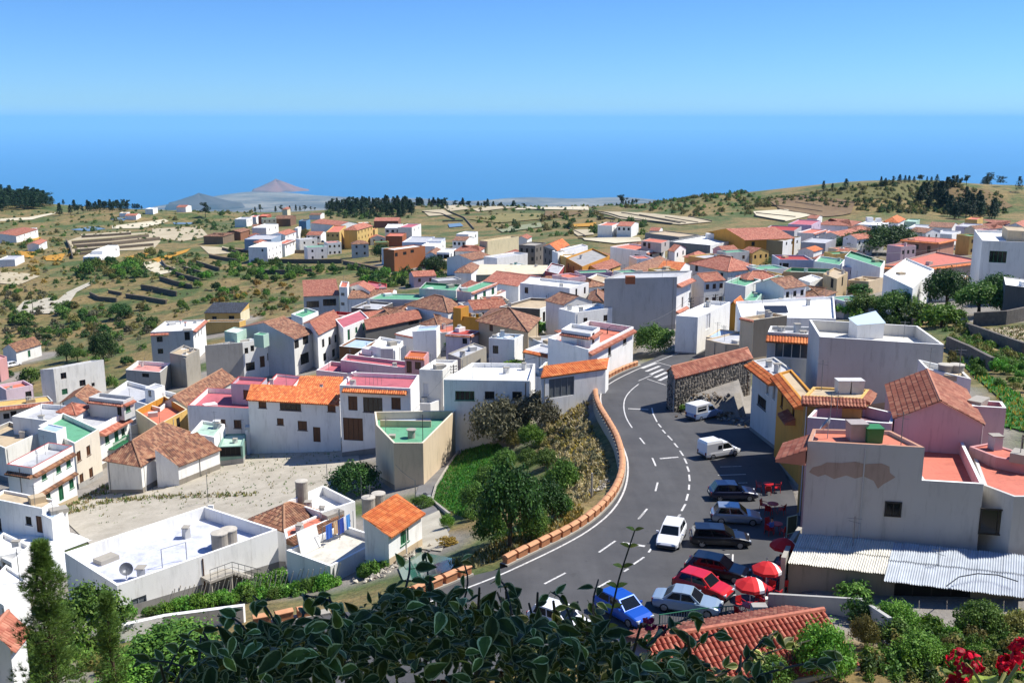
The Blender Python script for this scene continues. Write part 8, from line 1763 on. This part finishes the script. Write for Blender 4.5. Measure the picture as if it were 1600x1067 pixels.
# ------------------------------------------------------------------ railings, posts, poles, cables
def railing(name, label, pts, hgt, step, m_rail, m_bar, cat='railing', posts=5):
 c = pts[len(pts)//2]; root = empty(name, c); tag(root, label, cat)
 mb = MB(); mb.tube([p+Vector((0, 0, hgt)) for p in pts], .035, 6); mb.build('top_rail', m_rail, root); mb = MB(); mb.tube([p+Vector((0, 0, .12)) for p in pts], .025, 5); mb.build('bottom_rail', m_rail, root)
 bar = MB(); bar.box((0, 0, hgt/2), (.03, .03, hgt-.1)); bm_ = bar.mesh('baluster', m_bar); po = MB(); po.box((0, 0, hgt/2), (.07, .07, hgt+.06)); pm_ = po.mesh('post', m_rail)
 for i, p in enumerate(resample(pts, step)): shared('post' if i % posts == 0 else 'baluster', pm_ if i % posts == 0 else bm_, root, p-c)
M_GREENP = plain('green_paint', '#2c6b4f', .5); M_PALEP = plain('pale_paint', '#a9ada6', .6)
rl = [at_z(1030, 985, -30.05), at_z(1095, 975, -30.05), at_z(1178, 968, -30.0)]
railing('railing', 'green topped metal railing along the edge of the car park', rl, 1.05, .18, M_GREENP, M_PALEP, posts=12)
ground_wall('retaining_wall', 'low rough concrete wall under the car park railing', 'P', [], .25, .4, wallmat('concrete', .9), w_pts=[p+Vector((0, -.15, 0)) for p in rl], drop=3.0)
g0 = at_z(1184, 985, -30.0); mb = MB(); mb.box(g0+Vector((0, 0, .6)), (.9, .6, 2.2)); o = mb.build('gate_pillar', wallmat('#a3a09a', .8), origin=tuple(g0)); tag(o, 'stubby grey pillar at the end of the railing', 'pillar')
def landing():
 p = [on_wall(hw, 1, 'S2', x, y, .02) for x, y in ((1095,470),(1250,430))]; o = hw.outward(1); o3 = Vector((o.x, o.y, 0)); d = (p[1]-p[0]); d.z = 0; d.normalize(); z = hw.zt-1.9
 root = empty('stair_landing', (p[0].x, p[0].y, z)); tag(root, 'concrete stair landing with thin railing on the large white store', 'stairs')
 a = Vector((p[0].x, p[0].y, z)); mb = MB(); mb.box(a+d*1.0+o3*.7, (2.2, 1.4, .2), math.atan2(d.y, d.x)); mb.build('landing', wallmat('concrete'), root)
 for k in range(9): mb = MB(); mb.box(a+d*(2.2+.3*k)+o3*.7-Vector((0, 0, .19*k)), (.34, 1.2, .16), math.atan2(d.y, d.x)); mb.build('step', wallmat('concrete'), root)
 q = [a+o3*1.35+Vector((0, 0, .1)), a+d*2.1+o3*1.35+Vector((0, 0, .1)), a+d*4.9+o3*1.35-Vector((0, 0, 1.6))]
 mb = MB(); mb.tube([x+Vector((0, 0, 1)) for x in q], .03, 5); mb.tube([x+Vector((0, 0, .55)) for x in q], .02, 5); mb.build('rail', M_DARKSTEEL, root)
 for x in resample(q, .7): mb = MB(); mb.tube([x, x+Vector((0, 0, 1))], .02, 5); mb.build('rail_post', M_DARKSTEEL, root)
 for x, y in ((.1, 1.2), (2.0, 1.2)): b = a+d*x+o3*y; mb = MB(); mb.box(b-Vector((0, 0, 1.6)), (.2, .2, 3.1)); mb.build('leg', wallmat('concrete'), root)
landing()
rgp = random.Random(6)
for k in range(26):
 t = k/25; p = hit(*px('S2', 900+600*t, 665-110*t+rgp.uniform(-15, 15))); mb = MB(); mb.tube([(0, 0, -.2), (.5+rgp.uniform(-.1, .2), .1, 1.7)], .035, 5); o = mb.build('vine_post', plain('bleached_wood', '#b0a898', .9)); o.location = p; tag(o, 'leaning bleached post in the vineyard below the white store', 'post', 'vineyard posts below the white store')
for k in range(18):
 t = k/17; p = hit(*px('S3', 20+540*t, 940-95*t+rgp.uniform(-12, 12))); mb = MB(); mb.tube([(0, 0, -.2), (.55+rgp.uniform(-.1, .2), .1, 1.7)], .035, 5); o = mb.build('vine_post', plain('bleached_wood', '#b0a898', .9)); o.location = p; tag(o, 'leaning bleached post in the vineyard below the washing patio', 'post', 'vineyard posts below the washing patio')
a = pole('S5', 1230, 432, 130, .10, 'tall dark lamp post beside the bend parapet', 'lamp_post', M_DARKSTEEL, 'lamp', 'lamp post')
b = pole('S8', 788, 545, 258, .14, 'thick dark utility pole in front of the white stepped house', arm='wires'); c = pole('S8', 943, 475, 238, .13, 'second utility pole right of the thick dark one', arm='wires'); d = pole('S8', 1080, 465, 315, .10, 'short pale pole with a globe lamp in the side street', 'lamp_post', M_STEEL, None, 'lamp post')
e = pole('S5', 278, 655, 360, .10, 'utility pole at the left end of the slate blue house', arm='wires'); pole('T8', 1243, 925, 745, .12, 'broken pale post leaning on the dry bank', 'bank_post', plain('bleached_wood', '#b0a898', .9), None, 'post')
f = pole('S4', 1255, 960, 745, .07, 'thin dark pole at the left corner of the many sided beige house', 'pole', M_DARKSTEEL); pole('S4', 1528, 1000, 590, .05, 'thin dark pole at the near corner of the many sided beige house', 'pole', M_DARKSTEEL)
g = pole('S1', 1302, 985, 790, .05, 'thin pole standing in the sandy field', 'pole', M_STEEL); pole('S3', 525, 205, 100, .05, 'thin pole beside the round dark bush in the field', 'pole', M_STEEL); pole('S3', 740, 320, 175, .05, 'thin mast beside the roof tanks', 'pole', M_STEEL); h7 = pole('S3', 1078, 380, 200, .06, 'slim pole beside the lane behind the orange roofed house', 'pole', M_STEEL)
pole('U6', 280, 295, 60, .12, 'wooden pole beside the gravel yard in the left valley'); pole('T1', 832, 530, 280, .07, 'thin pole in front of the curved white front', 'pole', M_DARKSTEEL); pole('T1', 1065, 365, 255, .06, 'thin pole on the red terrace of the salmon house', 'pole', M_DARKSTEEL)
pole('S7', 1175, 440, 245, .09, 'dark pole before the dark stone front', 'pole'); pole('S7', 1198, 420, 335, .09, 'stumpy dark post right of the dark stone front', 'pole'); pole('S7', 1265, 400, 345, .09, 'dark stump post beside the white terrace wall', 'pole')
pole('T2', 1578, 880, 725, .10, 'weathered post at the right edge beside the terracotta roof', 'bank_post', None, None, 'post')
for sec, x, y, yt, r, lb in (('S7',684,690,560,.09,'dark pole between the grey lean to and the cube house'),('S1',650,700,560,.06,'thin pole at the corner of the green balcony house'),('S6',1555,420,300,.08,'pole between the brown tiled roofs'),('U4',175,790,650,.10,'pole in front of the large white house'),('U4',480,330,250,.12,'pole beside the road behind the modern villa'),('T1',680,420,300,.08,'pole beside the white house with the tall end wall'),('U3',420,600,500,.1,'pole in the green gully below the adobe house')):
 q = pole(sec, x, y, yt, r, lb, arm='wires'); wire(q.top, q.top+Vector((22, 6, 1)), .7, 'cable running from the '+lb)
wire(e.top, f.top, .8, 'cable sagging in front of the long shaded house'); wire(e.top-Vector((0,0,.3)), a.top-Vector((0,0,1)), 1.2, 'cable crossing the front of the slate blue house'); wire(b.top, c.top, .2, 'cable between the two utility poles'); wire(a.top, b.top, 1.5, 'cable from the lamp post to the utility pole'); wire(h7.top, f.top, .8, 'cable over the lane')
# ------------------------------------------------------------------ viewpoint: near pines, variegated shrub, geraniums, unseen tree added for shade
def needle_tree(name, label, apex_px, y, width, seed, ntuft, bare=.0):
 apex = at_y(*apex_px, y); z0 = T(apex.x, apex.y); hh = apex.z-z0; rs = np.random.RandomState(seed)
 root = empty(name, (apex.x, apex.y, z0)); tag(root, label, 'pine', 'young pines at the bottom left')
 tk = MB(); tk.tube([(0, 0, -.3), (.05, .03, hh*.4), (-.03, 0, hh*.75), (0, 0, hh)], [.16, .12, .07, .02], 8); o = bpy.data.objects.new('trunk', tk.mesh('trunk', M_BARK)); COL.objects.link(o); o.parent = root
 V = []; tone = []; br = MB()
 for i in range(ntuft):
  t = bare+(1-bare)*rs.uniform(0, 1)**.85; z = hh*t; env = width*(1-t)**.6*(.72+.3*math.sin(t*26))+.12; an = rs.uniform(0, 6.283); r = env*rs.uniform(.25, 1.05)
  c = np.array([r*math.cos(an), r*math.sin(an), z+.25*r]); d = np.array([math.cos(an)*.7, math.sin(an)*.7, .75]); tn = np.clip(rs.normal(.5, .2), 0, 1)
  if i % 9 == 0: br.tube([(0, 0, z-.15*r), tuple(c)], [.025, .008], 4)
  k = 16; q = rs.normal(0, .55, (k, 3))+d; q /= np.linalg.norm(q, axis=1, keepdims=True); L = rs.uniform(.16, .30, (k, 1)); s = np.cross(q, rs.normal(0, 1, (k, 3))); s /= np.linalg.norm(s, axis=1, keepdims=True); s *= .011
  V.append(np.stack([c-s, c+s, c+q*L+s*.3, c+q*L-s*.3], 1)); tone += [tn]*k
 V = np.concatenate(V); o = bpy.data.objects.new('crown', quads_mesh('pine_needles', V, len(V), leafmat('needle', ('#3a5023', '#5d7834', '#88a04c'), .3), np.array(tone))); COL.objects.link(o); o.parent = root
 o = bpy.data.objects.new('branches', br.mesh('branches', M_BARK)); COL.objects.link(o); o.parent = root
needle_tree('pine_tree', 'feathery young pine at the bottom left', (62, 848), 44, 2.2, 1, 2600)
needle_tree('pine_tree', 'thin young pine with a bare stem beside the feathery one', (165, 930), 42, 1.0, 2, 620, .3)
def leaf_shape(seed, fold=.22, curl=.18, broad=.30):
 rg = random.Random(seed); mb = MB(); n = 9; out = []; inn = []
 def P(t, s, k):
  w = broad*math.sin(math.pi*t**.8)**.9*(1-.25*t); y = s*w*k; z = abs(y)*fold*2-curl*t*t; return (t*(1 if k == 1 else .97)+(.015 if k < 1 else 0), y, z+.002*(k < 1))
 for s in (-1, 1):
  for i in range(n):
   t0, t1 = i/n, (i+1)/n; kk = .74+.05*math.sin(seed+i*2)
   a, b = P(t0, s, kk), P(t1, s, kk); c, d = P(t1, s, 1), P(t0, s, 1); m0, m1 = P(t0, s, 0), P(t1, s, 0)
   q1 = [m0, m1, b, a]; q2 = [a, b, c, d]; mb.poly(q1 if s > 0 else q1[::-1], 0); mb.poly(q2 if s > 0 else q2[::-1], 1)
 mb.tube([(-.22, 0, .03), (0, 0, 0)], .018, 4, 0)
 return mb
def leafmat2(name, c, trans=.12):
 m = bpy.data.materials.new(name); m.use_nodes = True; nt = m.node_tree; b = nt.nodes['Principled BSDF']; p = geopos(nt)
 oi = nt.nodes.new('ShaderNodeObjectInfo'); c = lin(c); f = noise(nt, 60, 4, .6, p); r = ramp(nt, f, [(.3, tuple(x*.6 for x in c)), (.7, tuple(x*1.3 for x in c))])
 hv = nt.nodes.new('ShaderNodeHueSaturation'); mr = nt.nodes.new('ShaderNodeMapRange'); mr.inputs['To Min'].default_value = .5; mr.inputs['To Max'].default_value = 1.7
 nt.links.new(oi.outputs['Random'], mr.inputs['Value']); nt.links.new(mr.outputs[0], hv.inputs['Value']); nt.links.new(r.outputs[0], hv.inputs['Color']); nt.links.new(hv.outputs[0], b.inputs['Base Color']); b.inputs['Roughness'].default_value = .5; b.inputs['Specular IOR Level'].default_value = .15
 tr = nt.nodes.new('ShaderNodeBsdfTranslucent'); nt.links.new(hv.outputs[0], tr.inputs['Color']); mx = nt.nodes.new('ShaderNodeMixShader'); mx.inputs[0].default_value = trans
 nt.links.new(b.outputs[0], mx.inputs[1]); nt.links.new(tr.outputs[0], mx.inputs[2]); nt.links.new(mx.outputs[0], nt.nodes['Material Output'].inputs['Surface']); return m
M_LF = leafmat2('variegated_leaf_centre', '#566225'); M_LE = leafmat2('variegated_leaf_margin', '#cbc27c', .2); M_STEM = plain('shrub_stem', '#3b3526', .8, var=.2, scale=40); M_YLF = leafmat2('young_leaf', '#a3a347', .35)
LEAVES = [leaf_shape(s, .15+.08*(s % 3), .1+.08*(s % 2), .27+.02*(s % 4)) for s in range(6)]
LEAF_ME = [m.mesh('leaf', [M_LF, M_LE]) for m in LEAVES]; YLEAF_ME = [m.mesh('leaf', [M_YLF, M_YLF]) for m in LEAVES[:2]]
def foreground_shrub():
 rg = random.Random(12); top = [(150,1075),(215,1055),(300,1010),(330,960),(400,938),(470,925),(545,915),(600,880),(650,868),(700,885),(760,905),(800,905),(860,925),(910,918),(960,950),(1000,965),(1040,985),(1085,985),(1130,1010),(1180,1025),(1260,1050),(1330,1090)]
 def env(u):
  for (a, va), (b, vb) in zip(top[:-1], top[1:]):
   if a <= u <= b: return va+(vb-va)*(u-a)/(b-a)
  return 1090
 c0 = Vector((-.1, 1.8, -1.85)); root = empty('variegated_shrub', c0); tag(root, 'dark variegated shrub with cream edged leaves in front of the view', 'shrub')
 items = []
 for i in range(5200):
  u = rg.uniform(150, 1330); v0 = env(u)+34; v = v0+4+abs(rg.gauss(0, 1))*75+rg.uniform(0, 30)
  if v > 1150: continue
  y = rg.uniform(1.25, 2.3); p = at_y(u, v, y); f = max(0, 1-(v-v0)/60)
  L = rg.uniform(.015, .040)*(1.2 if y < 1.6 else .95)
  if rg.random() < .35: L *= .62
  items.append((y, p, L, rg.random()))
 sprays = [((705,985),(735,915),(722,868)), ((660,980),(670,900),(664,862)), ((560,985),(520,935),(470,930)), ((900,990),(880,935),(862,925)), ((400,1010),(372,965),(340,962)), ((1040,1040),(1080,1005),(1130,985)), ((1150,1050),(1190,1000),(1215,985)), ((330,1060),(260,1030),(215,1035)), ((800,960),(790,915),(780,905)), ((620,960),(640,900),(640,870)), ((1100,1067),(1180,1025),(1265,1000)), ((1130,1075),(1230,1040),(1310,1030)), ((1010,1010),(1050,975),(1090,960)), ((930,980),(925,940),(935,905)), ((440,1000),(420,950),(395,930)), ((250,1070),(280,1010),(300,985))]
 st = MB()
 for k, sp in enumerate(sprays):
  y = rg.uniform(1.45, 1.9); P = smooth_line([at_y(*q, y+.05*j) for j, q in enumerate(sp)], 2); st.tube(P, [.0026*(1-.5*i/len(P)) for i in range(len(P))], 5)
  for p in resample(P, .03)[1:]:
   for s in (0, 1): items.append((1.0, p+Vector((rg.uniform(-.01, .01), rg.uniform(-.01, .01), 0)), rg.uniform(.022, .038), .5+.5*s))
 for k in range(26):
  u = rg.uniform(260, 1150); a = at_y(u, 1200, rg.uniform(1.5, 2.0)); b = at_y(u+rg.uniform(-70, 70), env(u)+20, rg.uniform(1.4, 2.1)); m = (a+b)/2+Vector((rg.uniform(-.06, .06), 0, .02)); P = smooth_line([a, m, b], 2)
  st.tube(P, [.006*(1-.7*i/len(P)) for i in range(len(P))], 5)
  for p in resample(P, .04)[3:]: items.append((1.7, p, rg.uniform(.024, .042), rg.random()))
 for k in range(9):
  a = Vector((rg.uniform(-.9, .6), rg.uniform(1.5, 2.1), -2.2)); b = a+Vector((rg.uniform(-.2, .2), rg.uniform(-.1, .1), rg.uniform(.7, 1.0))); st.tube([a, (a+b)/2+Vector((.03, 0, 0)), b], [.018, .012, .005], 6)
 st.build('stem', M_STEM, root)
 items.sort(key=lambda t: t[0]); rest = MB()
 def orient(p, r):
  out = Vector((rg.gauss(0, .8), rg.gauss(-.35, .6), rg.gauss(-.05, .55))).normalized(); nrm = Vector((rg.gauss(0, .55), rg.gauss(-.5, .45), 1.0)); nrm = (nrm-out*nrm.dot(out)).normalized(); return Matrix((out, nrm.cross(out), nrm)).transposed()
 for i, (y, p, L, r) in enumerate(items):
  M = orient(p, r); k = rg.randrange(6)
  if i < 300: o = shared('leaf', LEAF_ME[k], root, p-c0, M.to_euler(), (L, L, L))
  else:
   src = LEAVES[k]
   for f, mi in zip(src.f, src.m): rest.poly([p+M @ (Vector(src.v[j])*L) for j in f], mi)
 o = rest.build('leaves', [M_LF, M_LE], root); o['kind'] = 'stuff'
 P = smooth_line([at_y(*q, 1.75) for q in ((940,1010),(955,960),(965,910),(978,870),(992,828))], 2); sm = MB(); sm.tube(P, [.0024*(1-.5*i/len(P)) for i in range(len(P))], 6)
 sh = sm.build('young_shoot', M_STEM, root)
 for i, p in enumerate(resample(P, .042)[1:]+[P[-1]]):
  for s in (-1, 1):
   M = orient(p, 0); d = Vector((s*.9, rg.uniform(-.4, .2), .45)).normalized(); nn = Vector((0, -.5, 1)); nn = (nn-d*nn.dot(d)).normalized(); M = Matrix((d, nn.cross(d), nn)).transposed(); L = .019 if i > 3 else .022
   shared('young_leaf', YLEAF_ME[(i+s) % 2], sh, p-c0, M.to_euler(), (L, L, L))
foreground_shrub()
def petal_mesh(c, name):
 mb = MB(); n = 5
 for i in range(n):
  t0, t1 = i/n, (i+1)/n; w0, w1 = .42*math.sin(math.pi*(.12+.8*t0)), .42*math.sin(math.pi*(.12+.8*t1)); mb.poly([(t0, -w0, -.25*t0*t0), (t1, -w1, -.25*t1*t1), (t1, 0, -.25*t1*t1+.08), (t0, 0, -.25*t0*t0+.08)]); mb.poly([(t0, 0, -.25*t0*t0+.08), (t1, 0, -.25*t1*t1+.08), (t1, w1, -.25*t1*t1), (t0, w0, -.25*t0*t0)])
 return mb.mesh('petal', leafmat2(name, c, .25))
PET_R = petal_mesh('#c0102c', 'red_petal'); PET_M = petal_mesh('#7d1a45', 'magenta_petal'); M_GLEAF = leafmat2('geranium_leaf', '#7f8f3d', .3)
def flower_head(parent, c, r, me, n, seed, size, up=None):
 rg = random.Random(seed); w = parent_world(parent); h = empty('flower_head', c-w); h.parent = parent
 for i in range(n):
  d = Vector((rg.gauss(0, 1), rg.gauss(0, 1), rg.gauss(.25, .9))).normalized(); t = d.cross(Vector((rg.gauss(0, 1), rg.gauss(0, 1), rg.gauss(0, 1)))).normalized(); o = (d*.55+t*.8).normalized(); nn = (d-o*d.dot(o)).normalized(); M = Matrix((o, nn.cross(o), nn)).transposed(); s = size*rg.uniform(.7, 1.2)
  shared('petal', me, h, d*r*rg.uniform(.55, 1.0), M.to_euler(), (s, s, s))
def geranium(name, label, base_uv, y, heads, me, n, size, leaves=6):
 b = at_y(*base_uv, y); root = empty(name, b); tag(root, label, 'flower'); st = MB(); rg = random.Random(len(label))
 for k, (u, v, rpx) in enumerate(heads):
  c = at_y(u, v, y+.06*(k % 2)); st.tube(smooth_line([b, (b+c)/2+Vector((.01*k, 0, .02)), c], 1), .004, 5); flower_head(root, c, rpx*y/FPX, me, n, k+5, size)
 st.build('stem', plain('flower_stem', '#8a8a4a', .6), root)
 for k in range(leaves):
  p = b+Vector((rg.uniform(-.10, .10), rg.uniform(-.08, .08), rg.uniform(0, .05))); lm = MB(); r = rg.uniform(.02, .038); M = Matrix.Rotation(rg.uniform(-.7, .7), 3, 'X') @ Matrix.Rotation(rg.uniform(-.7, .7), 3, 'Y'); n2 = 14
  P = [p+M @ Vector((r*(1+.09*math.cos(k2*5))*math.cos(2*math.pi*k2/n2), r*(1+.09*math.cos(k2*5))*math.sin(2*math.pi*k2/n2), .12*r*math.cos(2*math.pi*k2/n2*3))) for k2 in range(n2)]
  for k2 in range(n2): lm.poly([p-Vector((0, 0, .15*r)), P[k2], P[(k2+1) % n2]])
  lm.build('leaf', M_GLEAF, root)
geranium('geranium', 'red geranium with several full heads in the bottom right corner', (1545, 1100), 2.0, [(1508,1036,26),(1574,1040,15),(1598,1018,20),(1497,1066,14)], PET_R, 60, .016, 12)
geranium('geranium', 'small magenta flower standing above the dark shrub', (1014, 1010), 1.8, [(1014,976,9),(1034,986,6)], PET_M, 24, .010, 0)
def added_shade_tree():  # tree out of view, put in so its crown shades the foreground shrub
 S = Vector((-.28, 1.75, -1.0)); c = S+SUN_VEC*3.9; root = empty('added_shade_tree', (3.6, .6, T(3.6, .6))); tag(root, 'unseen leafy tree added overhead to shade the shrub', 'tree'); z0 = root.location.z
 mb = MB(); mb.tube([(3.6, .6, z0-.3), (3.55, .9, 0), (3.2, 1.5, 1.6), tuple(c)], [.16, .13, .09, .03], 8); mb.build('trunk', M_BARK, root)
 for k, (dx, dy, dz, r) in enumerate(((-.05, 0, 0, 1.1), (-.6, .1, .1, .7))):
  o = bpy.data.objects.new('crown', CROWN['dark_big'][0]); COL.objects.link(o); o.parent = root; o.location = c+Vector((dx, dy, dz-.55))-root.location; o.scale = (r, r, r*.75); o.rotation_euler = (0, 0, k*1.1)
added_shade_tree()
me = TERRAIN.data; nv = len(me.vertices); co = np.empty(nv*3); me.vertices.foreach_get('co', co); co = co.reshape(-1, 3)
urb = np.zeros(nv)
for (x, y, r) in FOOT:
 if y > 420: continue
 d = np.hypot(co[:, 0]-x, co[:, 1]-y); urb = np.maximum(urb, np.clip((r+4.5-d)/3.0, 0, 1))
me.attributes['urban'].data.foreach_set('value', urb.astype(np.float32))
